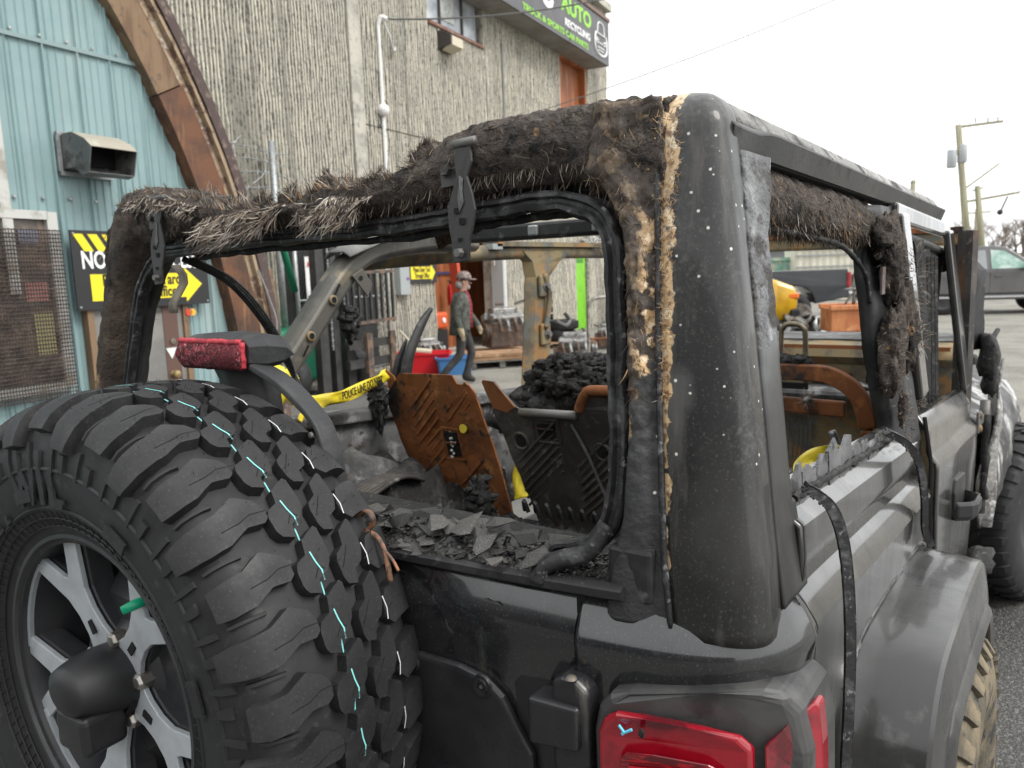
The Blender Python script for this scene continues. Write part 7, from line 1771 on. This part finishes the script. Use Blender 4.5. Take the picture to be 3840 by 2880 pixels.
# seat backs
def seat_dx(a, q): return .012*fnz((a, q, 1), 5)+.003*fnz((a, q, 4), 22)
def seat_x(z, a=None): return .90-.25*(z-1.0)+(seat_dx(a, z) if a is not None else 0)
def seat_panel(name, out, m, holes=(), ribs=(), rings=()):
    b = MB(); b.prism(out, lambda a, q, d: (seat_x(q)+d, a, q), 0, .006); s = b.obj(name, m, SUV)
    bm = bmesh.new(); bm.from_mesh(s.data); bmesh.ops.triangulate(bm, faces=bm.faces)
    for _ in range(3): bmesh.ops.subdivide_edges(bm, edges=[e for e in bm.edges if e.calc_length() > .03], cuts=1, use_grid_fill=True)
    for v in bm.verts: v.co.x += seat_dx(v.co.y, v.co.z)
    bm.to_mesh(s.data); bm.free()
    for a, q, w, h in holes:
        b = MB(); b.box((seat_x(q, a)-.002, a, q), (.006, w, h), Matrix.Rotation(-.24, 3, 'Y')); b.obj('latch_hole', m_dark, s)
        b = MB(); b.tube([(seat_x(q+v, a+u)-.001, a+u, q+v) for u, v in ((-w*.75, -h*.65), (w*.75, -h*.65), (w*.75, h*.65), (-w*.75, h*.65), (-w*.75, -h*.65))], .0045, 6); b.obj('pressed_rim', m, s)
        b = MB(); b.bar((seat_x(q)-.008, a-w*.5, q+.005), (seat_x(q)-.008, a+w*.5, q+.005), .004, .004); b.obj('latch_bar', m_rust, s)
    for (a0, q0, a1, q1) in ribs:
        b = MB(); b.bar((seat_x(q0, a0)+.0005, a0, q0), (seat_x(q1, a1)+.0005, a1, q1), .006, .008, up=(0, 1, 1)); b.obj('stiffening_rib', m, s, bevel=.002)
    for a, q in rings:
        b = MB(); b.lathe([(.028, -.001), (.024, .006), (.018, .002), (.016, -.001)], 20, lambda r, t, hh: (seat_x(q+r*sin(t), a+r*cos(t))-hh, a+r*cos(t), q+r*sin(t))); b.obj('hole_ring', m, s, smooth=True)
        b = MB(); b.lathe([(0, .002), (.016, .002), (.016, -.002)], 14, lambda r, t, hh: (seat_x(q+r*sin(t), a+r*cos(t))-hh-.001, a+r*cos(t), q+r*sin(t))); b.obj('round_hole', m_dark, s)
    return s
def ribset(a0, a1, q0, q1, n, sl_=1.0, skip=None):
    out = []
    for i in range(n):
        f = i/n; c = lerp(q0, q1, f)
        for h in range(2):
            aL = lerp(a0, a1, .05+.5*h); aR = lerp(a0, a1, .42+.5*h); s = -1 if h == 0 else -1
            r = (aL, c, aR, c+abs(aR-aL)*sl_)
            if skip and skip(*r): continue
            out.append(r)
    return out
m_seatrust = mat('seat_rust', (.24, .082, .022), .8, layers=[((.13, .046, .016), 7, .45, .62), ((.38, .16, .05), 14, .56, .72), ((.05, .03, .022), 30, .58, .72), ((.025, .02, .018), 7, .60, .68)], bump=[(110, .4, .003)])
m_seatblack = mat('seat_black', (.045, .041, .036), .5, layers=[((.085, .078, .066), 8, .48, .68), ((.12, .11, .10), 35, .64, .76)], bump=[(110, .4, .003)])
m_seatmix = mat('seat_ear', (.26, .095, .03), .8, layers=[((.03, .025, .022), 6, .42, .56)], bump=[(110, .4, .003)])
s1 = seat_panel('rear_seat_back_panel', [(.660, 1.26), (.585, 1.335), (.570, 1.337), (.365, 1.343), (.355, 1.318), (.315, 1.318), (.298, 1.295), (.285, 1.20), (.262, 1.05), (.24, .80), (.57, .80), (.615, 1.05)], m_seatrust,
    holes=[(.43, 1.130, .045, .075)], ribs=ribset(.58, .30, 1.00, 1.26, 9, .9, lambda a, q, c, d: .37 < (a+c)/2 < .49 and 1.06 < (q+d)/2 < 1.21))
s1['label'] = 'rusted orange seat back panel'
b = MB(); b.lathe([(0, .003), (.013, .003), (.014, 0)], 18, lambda r, t, hh: (seat_x(1.18)-.006-hh, .368+r*cos(t), 1.185+r*sin(t))); b.obj('yellow_sticker', m_yellow, s1)
b = MB()
for k in range(14): b.sphere((seat_x(1.12)-.005, .415+.02*random.random(), 1.09+.08*random.random()), random.uniform(.002, .005), 6, 4, .3)
b.obj('white_residue', m_white, s1)
s2 = seat_panel('rear_seat_back_panel', [(.268, 1.325), (.262, 1.333), (.228, 1.330), (.170, 1.262), (.150, 1.256), (-.02, 1.262), (-.045, 1.290), (-.06, 1.322), (-.085, 1.330), (-.50, 1.33), (-.52, 1.26), (-.53, .80), (.14, .80), (.200, 1.06), (.235, 1.2)], m_seatblack,
    holes=[(.085, 1.205, .055, .05)], ribs=ribset(.21, -.16, .97, 1.13, 7, .9), rings=[(.175, 1.165), (-.075, 1.160)])
s2['label'] = 'soot-black seat back panel with diagonal ribs'
b = MB(); b.prism([(.268, 1.327), (.262, 1.334), (.228, 1.331), (.172, 1.263), (.20, 1.245), (.246, 1.255)], lambda a, q, d: (seat_x(q)-.003+d, a, q), 0, .004); b.obj('rusty_corner', m_seatmix, s2)
b = MB(); b.tube(catmull([(seat_x(1.27)-.004, -.03, 1.27), (seat_x(1.31)-.004, -.055, 1.312), (seat_x(1.325)-.004, -.09, 1.325), (seat_x(1.325)-.004, -.28, 1.326)], 6), .014, 8); b.obj('seat_top_tube', m_rust, s2, smooth=True)
b = MB(); b.tube([(seat_x(1.25)-.004, .155, 1.25), (seat_x(1.255)-.004, -.02, 1.255)], .012, 8); b.obj('cross_tube', m_dullsteel, s2, smooth=True)
b = MB(); b.tube(catmull([(seat_x(1.23)-.006, -.0, 1.23), (seat_x(1.15)-.006, -.035, 1.15), (seat_x(1.05)-.006, -.075, 1.03)], 6), .004, 6); b.obj('white_run', m_ash, s2)
# char between and below the seats
def rubble(name, c, r, n, m, sc=(1, 1, 1), seed=3, sz=(.01, .035)):
    random.seed(seed); b = MB(); rows_ = []
    for i in range(33):
        th = pi*i/32; rw = []
        for k in range(44):
            d = Vector((sin(th)*cos(2*pi*k/44), sin(th)*sin(2*pi*k/44), cos(th))); j = 1+.28*fnz(d+Vector(c), 2.2)+.16*fnz(d+Vector(c), 8); rw.append(Vector(c)+Vector((d.x*sc[0], d.y*sc[1], d.z*sc[2]))*r*j)
        rows_.append(rw)
    b.grid(rows_, close=True)
    for _ in range(n):
        d = Vector((random.gauss(0, 1), random.gauss(0, 1), abs(random.gauss(0, 1))-.2)).normalized(); p = Vector(c)+Vector((d.x*sc[0], d.y*sc[1], d.z*sc[2]))*r*random.uniform(.85, 1.12)
        b.sphere(p, random.uniform(*sz), 7, 5, .9, (random.uniform(.5, 1.5), random.uniform(.5, 1.5), random.uniform(.5, 1.2)))
    return b.obj(name, m, SUV, smooth=True)
rubble('burnt_seat_foam', (1.22, .20, 1.265), .165, 700, m_foam, (.7, 1.0, .55), 5, (.005, .020))
rubble('burnt_seat_foam', (1.14, .33, 1.17), .10, 120, m_foam, (.7, 1.0, .7), 8)
rubble('burnt_seat_foam', (.80, .655, 1.24), .035, 60, m_char, (.6, .7, 2.2), 9, (.006, .014))
for i, (y0, y1, z) in enumerate(((.62, .24, .985), (.20, -.5, .975))):
    rows = [[Vector((.80-.03*k-.02*abs(nz((j*.9, k, i), 1)), lerp(y0, y1, j/24), z+.03*nz((j*.7, k*.8, 2+i), 1)-.045*k)) for k in range(5)] for j in range(25)]
    b = MB(); b.grid(rows); b.obj('burnt_carpet_edge', m_foam, SUV, smooth=False, solid=.012)
    rows = [[Vector((.79-.02*sin(j*.6+k)+.012*fnz((j*.2, k*.3, i), 1), lerp(y0, y1, j/24), z-.02-.075*k+.012*nz((j*.5, k, 9), 1))) for k in range(5)] for j in range(25)]
    b = MB(); b.grid(rows); b.obj('charred_seat_carpet', m_foam, SUV, smooth=True, solid=.012)
    rows = [[Vector((.775-.016*abs(sin(j*.9))-.02*k, lerp(y0, y1, j/60), z+.012*abs(sin(j*1.1+i))+.016*nz((j*.35, 2, i), 1)-.016*k)) for k in range(3)] for j in range(61)]
    b = MB(); b.grid(rows); b.obj('melted_trim_lip', m_charshiny, SUV, smooth=True, solid=.006)
rubble('burnt_carpet_lump', (.35, .40, .93), .16, 120, m_foam, (1.1, .9, .7), 12); rubble('burnt_carpet_lump', (.30, .05, .86), .16, 80, m_char, (1, 1.4, .6), 13); rubble('burnt_carpet_lump', (.72, .22, .99), .06, 70, m_foam, (.6, .7, 1.5), 14, (.006, .018))
random.seed(33)
for k in range(13):
    y = .12-.035*k; b = MB(); b.tube(catmull([(.79, y, 1.0), (.775, y-.008, 1.03), (.78, y-.018, 1.0)], 4), .006, 6); b.obj('seat_spring', m_soot, SUV)
# upright black door-post remains beside the left seat
b = MB(); b.tube(catmull([(.86, .60, 1.28), (.88, .595, 1.38), (.93, .585, 1.47), (.97, .575, 1.52)], 5), [.022, .022, .02, .02, .02, .019, .018, .017, .016, .016, .015, .014, .012, .010, .009, .006][:16], 8, flat=.6); b.obj('burnt_post', m_soot, SUV, smooth=True)
b = MB(); b.tube(catmull([(.85, .635, 1.27), (.87, .63, 1.36), (.90, .62, 1.43)], 5), [.016]*6+[.012, .010, .008, .006, .004], 8, flat=.6); b.obj('burnt_post', m_soot, SUV, smooth=True)
b = MB(); b.prism([(.64, 1.27), (.655, 1.345), (.62, 1.325), (.60, 1.275)], lambda a, q, d: (.835+d, a, q), 0, .005); b.obj('rusty_tab', m_rust, SUV)
# roll cage: left rear leg, bend, and side rail
rb = catmull([(.29, .62, 1.228), (.425, .62, 1.373), (.545, .62, 1.501), (.650, .62, 1.614), (.710, .62, 1.664), (.80, .62, 1.698), (1.00, .62, 1.722), (1.25, .63, 1.725)], 8)
m_cage = mat('cage_grey', (.105, .10, .085), .5, .3, layers=[((.04, .04, .039), 3, .45, .62), ((.20, .17, .12), 10, .58, .72)], bump=[(140, .2, .002)])
b = MB(); rows = []
for i, p in enumerate(rb):
    t = (rb[min(i+1, len(rb)-1)]-rb[max(i-1, 0)]).normalized(); n = Vector((-t.z, 0, t.x)); w = .036 if i < 30 else .032
    rows.append([p+n*w+Vector((0, -.010, 0)), p+n*w+Vector((0, .03, 0)), p-n*w+Vector((0, .03, 0)), p-n*w+Vector((0, -.012, 0)), p-n*w*.6+Vector((0, -.03, 0)), p+n*w*.6+Vector((0, -.03, 0))])
b.grid(rows, close=True); b.f += [tuple(range(6))[::-1]]; b.m += [0]; RBR = b.obj('roll_bar', m_cage, SUV, bevel=.006, auto=30)
for x, z in ((.595, 1.562), (.512, 1.472)):
    b = MB(); b.lathe([(.0085, .006), (.013, .006), (.014, .0)], 18, lambda r, t, hh: (x+r*cos(t), .589-hh, z+r*sin(t))); b.obj('bushing', m_beige, RBR, smooth=True)
    b = MB(); b.lathe([(0, .004), (.009, .004)], 14, lambda r, t, hh: (x+r*cos(t), .589-hh, z+r*sin(t))); b.obj('round_hole', m_dark, RBR)
for x, z, a in ((.612, 1.59, .9), (.492, 1.435, .9)):
    b = MB(); b.bar((x-.008, .587, z-.012), (x+.010, .587, z+.014), .004, .004); b.obj('slot', m_dark, RBR)
b = MB(); b.box((.438, .586, 1.388), (.024, .006, .012), Matrix.Rotation(-.9, 3, 'Y')); b.box((.430, .584, 1.394), (.006, .006, .026), Matrix.Rotation(-.9, 3, 'Y')); b.box((.446, .584, 1.382), (.006, .006, .026), Matrix.Rotation(-.9, 3, 'Y')); b.obj('clip', m_galv, RBR)
b = MB(); b.prism([(.66, 1.625), (.70, 1.645), (.735, 1.60), (.715, 1.565)], lambda a, q, d: (a, .585-d, q), 0, .006); gs = b.obj('gusset', m_cage, RBR, bevel=.002)
b = MB(); b.lathe([(0, .002), (.007, .002)], 12, lambda r, t, hh: (.69+r*cos(t), .578-hh, 1.618+r*sin(t))); b.obj('round_hole', m_dark, gs)
b = MB(); rows = [[(lerp(.64, 1.10, i/10), y, lerp(1.672, 1.772, sin(i/10*pi/2))+dz_+.004*nz((i, y*9, 0), .8)) for y, dz_ in ((.56, .0), (.585, .016), (.64, .018), (.66, .0))] for i in range(11)]; b.grid(rows); b.obj('cage_cover', mat('cage_cover', (.17, .17, .16), .7, layers=[((.09, .09, .085), 6, .45, .65), ((.27, .27, .26), 16, .6, .74)], bump=[(90, .6, .004)]), RBR, smooth=True, solid=.006)
rubble('burnt_lamp_lump', (.66, .60, 1.49), .03, 60, m_char, (.7, .6, 1.6), 15, (.004, .014))
b = MB(); b.tube([(.84, .72, 1.668), (1.30, .72, 1.690), (1.70, .72, 1.700), (2.45, .72, 1.700)], .028, 10); SR = b.obj('side_roof_rail', m_beige, SUV, smooth=True)
b = MB(); b.bar((1.45, .70, 1.725), (2.40, .70, 1.728), .05, .018); b.obj('rail_flange', m_beige, SR)
for x in (1.22, 1.45):
    b = MB(); b.box((x, .69, 1.715), (.06, .03, .02)); b.obj('clip', m_galv, SR)
rows = []
for z, x0, x1 in ((1.16, 1.63, 1.84), (1.28, 1.645, 1.81), (1.45, 1.665, 1.80), (1.60, 1.68, 1.82), (1.66, 1.66, 1.90), (1.70, 1.60, 2.0)):
    rows.append([(x0, .72, z), (x0+.03, .69, z), (lerp(x0, x1, .6), .685, z), (x1, .70, z), (x1+.02, .735, z)])
b = MB(); b.grid(rows); BP = b.obj('left_pillar', m_beige, SUV, solid=.02)
for z in (1.375, 1.565):
    b = MB(); b.box((1.745, .678, z), (.065, .014, .085)); hp = b.obj('hinge_plate', m_beige, BP, bevel=.006)
    b = MB(); b.lathe([(0, .016), (.012, .016), (.014, .004), (.022, .003), (.022, 0)], 6, lambda r, t, hh: (1.75+r*cos(t), .671-hh, z+r*sin(t))); b.obj('bolt', m_dullsteel, hp)
b = MB(); b.tube(catmull([(1.74, .672, 1.61), (1.765, .668, 1.53), (1.755, .668, 1.46), (1.735, .670, 1.40)], 5), .012, 8); b.obj('seat_belt_guide', m_beige, BP, smooth=True)
for z in (1.44, 1.47, 1.5, 1.53):
    b = MB(); b.box((1.80, .682, z), (.012, .006, .022)); b.obj('slot', m_dark, BP)
b = MB(); b.tube(catmull([(1.83, .68, 1.42), (1.87, .66, 1.40), (1.90, .66, 1.42), (1.88, .67, 1.45)], 5), .008, 6); b.obj('hook', m_dullsteel, BP)
fb = MB(); clump((2.20, .70, 1.735), .05, 900, .015, .05, .98, (2.2, .8, .7)); fur_obj('white_fibre', fb)
b = MB(); b.sphere((2.20, .71, 1.735), .045, 14, 8, .4, (2.2, .8, .7)); b.obj('white_insulation', mat('white_fluff', (.5, .5, .48), .9, layers=[((.3, .29, .27), 20, .45, .65)], bump=[(80, 1., .01)]), SUV, smooth=True)
# windscreen header, dash and front seats seen through the side opening
b = MB(); b.bar((2.60, -.66, 1.690), (2.60, .68, 1.705), .07, .055); WH = b.obj('windscreen_header', m_beige, SUV, bevel=.01)
b = MB(); b.bar((2.58, -.66, 1.720), (2.58, .2, 1.733), .05, .02); b.obj('rusty_edge', m_rust, WH)
for y in (-.70, .70):
    b = MB(); b.bar((2.95, y*.93, 1.10), (2.60, y*.91, 1.70), .05, .05); b.obj('windscreen_post', m_soot, SUV, bevel=.01)
rows = [[(2.62, y, 1.285+.006*nz((y*8, 0, 0), 1)), (2.54, y, 1.272), (2.53, y, 1.235), (2.58, y, 1.20), (2.60, y, 1.05), (2.66, y, .85), (2.6, y, .6)] for y in [-.66+i*1.32/24 for i in range(25)]]
b = MB(); b.grid(rows); CW = b.obj('bulkhead', m_beige, SUV, auto=40, solid=.01)
b = MB(); b.bar((2.535, -.64, 1.268), (2.535, .5, 1.268), .012, .022); b.obj('rusty_edge', m_rust, CW)
b = MB(); b.box((2.78, 0, 1.292), (.36, 1.34, .012)); b.obj('cowl_top', m_ash, CW)
for y in (-.2, -.42):
    b = MB(); b.box((2.565, y, 1.14), (.02, .16, .035)); b.obj('vent_slot', m_dark, CW)
b = MB(); b.box((2.545, -.17, 1.225), (.015, .10, .012)); b.obj('orange_tab', m_orangeply, CW)
hr = catmull([(2.0, -.165, 1.17), (2.0, -.168, 1.36), (2.0, -.175, 1.390), (2.0, -.192, 1.402), (2.0, -.222, 1.402), (2.0, -.243, 1.390), (2.0, -.252, 1.36), (2.0, -.255, 1.19)], 6)
b = MB(); b.tube(hr, .0095, 9); b.obj('headrest_frame', mat('brass_tube', (.24, .20, .14), .45, .6, layers=[((.12, .10, .07), 10, .45, .65)]), SUV, smooth=True)
sf = catmull([(1.75, -.05, 1.262), (1.75, -.20, 1.268), (1.752, -.34, 1.268), (1.755, -.41, 1.258), (1.758, -.475, 1.215), (1.765, -.508, 1.14), (1.78, -.520, 1.04), (1.79, -.525, .90)], 7)
rows = []
for i, p in enumerate(sf):
    t = (sf[min(i+1, len(sf)-1)]-sf[max(i-1, 0)]).normalized(); n = Vector((0, -t.z, t.y)).normalized()
    if n.z < -.1: n = -n
    w = .026
    rows.append([p+n*w, p+n*w*.9+Vector((-.03, 0, 0)), p-n*w+Vector((-.035, 0, 0)), p-n*w])
b = MB(); b.grid(rows, close=True); SF = b.obj('front_seat_frame', m_rust, SUV, bevel=.008, auto=40); SF['label'] = 'rusty curved front seat frame'
b = MB(); b.bar((1.735, -.08, 1.165), (1.74, -.45, 1.155), .03, .05); b.obj('cross_plate', m_rust, SF, bevel=.006)
b = MB(); b.bar((1.72, -.10, 1.225), (1.72, -.34, 1.225), .01, .02); b.obj('slot', m_dark, SF)
for k in range(14):
    b = MB(); b.tube([(1.745, -.16-.014*k, 1.13), (1.75, -.16-.014*k, .98)], .0025, 5); b.obj('spring_wire', m_dullsteel, SF)
b = MB(); b.tube(catmull([(1.70, -.42, 1.09), (1.71, -.435, 1.03), (1.70, -.39, .96)], 5), .012, 8); b.obj('recliner_lever', m_galv, SF, smooth=True)
rubble('burnt_headrest', (1.76, -.27, 1.295), .032, 90, m_char, (.5, 2.0, .6), 17, (.006, .016))
rubble('white_fluff_clump', (1.70, -.345, 1.185), .010, 10, bpy.data.materials['white_fluff'], (1, 1, 1), 18, (.003, .006)); fb = MB(); clump((1.70, -.345, 1.185), .010, 160, .012, .036, 1.0); fur_obj('white_fibre', fb)
rubble('melted_trim', (.80, -.50, 1.10), .09, 40, m_charshiny, (.8, .9, 1.1), 19, (.008, .02))
random.seed(5)
# ================================================================ POLICE TAPE
def build_tape():
    T = thing('police_tape', 'yellow police line tape wound round the roll bar and trailing to the seats', 'tape', (.43, .62, 1.30))
    O = Vector((.43, .62, 1.30))
    def ribbon(pts, w, up=(0, 0, 1), twist=0):
        p = catmull(pts, 7); rows = []
        for i, q in enumerate(p):
            t = (p[min(i+1, len(p)-1)]-p[max(i-1, 0)]).normalized(); u = Vector(up); u = (u-t*u.dot(t)).normalized()
            u = Matrix.Rotation(twist*sin(i*.5), 3, t) @ u; s = t.cross(u)
            rows.append([q-O+u*w*(k/4-.5)+s*(.004*sin(k*1.9+i*.7)) for k in range(5)])
        b = MB(); b.grid(rows); return b.obj('tape_ribbon', m_yellow, T, smooth=True, solid=.0012)
    # wound round the bar
    rows = []
    for i in range(9):
        f = i/8; c = Vector((.375+.065*f, .62, 1.318+.068*f)); t = Vector((.6, 0, .8)).normalized(); n = Vector((-t.z, 0, t.x)); r = []
        for k in range(15):
            a = 2*pi*k/14; rr = .046+.004*nz((i, k*.8, 0), .9); r.append(c-O+n*rr*cos(a)+Vector((0, .040*sin(a)*1.1, 0)))
        rows.append(r)
    b = MB(); b.grid(rows); b.obj('tape_wrap', m_yellow, T, smooth=True, solid=.001)
    ribbon([(.42, .575, 1.335), (.47, .575, 1.305), (.55, .59, 1.297), (.66, .61, 1.300), (.78, .635, 1.318), (.83, .64, 1.33)], .036, twist=.25)
    ribbon([(.43, .57, 1.31), (.46, .568, 1.285), (.44, .568, 1.262)], .02)
    me = text_mesh('POLICE LINE DO NOT', .032, .0004, bold=.0006, sx=.62)
    me.materials.clear(); me.materials.append(m_black)
    d = Vector((.78-.60, .635-.60, .020)).normalized(); u = Vector((0, 0, 1)); u = (u-d*u.dot(d)).normalized(); n = d.cross(u)
    M_ = Matrix(((d.x, u.x, n.x, 0), (d.y, u.y, n.y, 0), (d.z, u.z, n.z, 0), (0, 0, 0, 1)))
    inst('tape_lettering', me, T, Matrix.Translation(Vector((.70, .606, 1.309))-O) @ M_)
    ribbon([(.95, .26, 1.20), (.94, .235, 1.12), (.92, .225, 1.04), (.90, .21, .99)], .05, up=(0, 1, 0))
    ribbon([(.95, -.52, 1.10), (1.05, -.51, 1.13), (1.15, -.52, 1.14), (1.32, -.55, 1.12)], .04, up=(0, .6, .8), twist=.5)
    ribbon([(.95, -.54, 1.07), (1.1, -.54, 1.09), (1.3, -.56, 1.08)], .035, up=(0, .8, .5), twist=.7)
build_tape()
# ---- keep the tree at thing > part > sub-part
def flatten():
    bpy.context.view_layer.update()
    for o in list(bpy.data.objects):
        ch = [o]
        while ch[-1].parent: ch.append(ch[-1].parent)
        if len(ch) > 3:
            mw = o.matrix_world.copy(); o.parent = ch[-2]; o.matrix_parent_inverse = Matrix.Identity(4); o.matrix_world = mw
flatten()
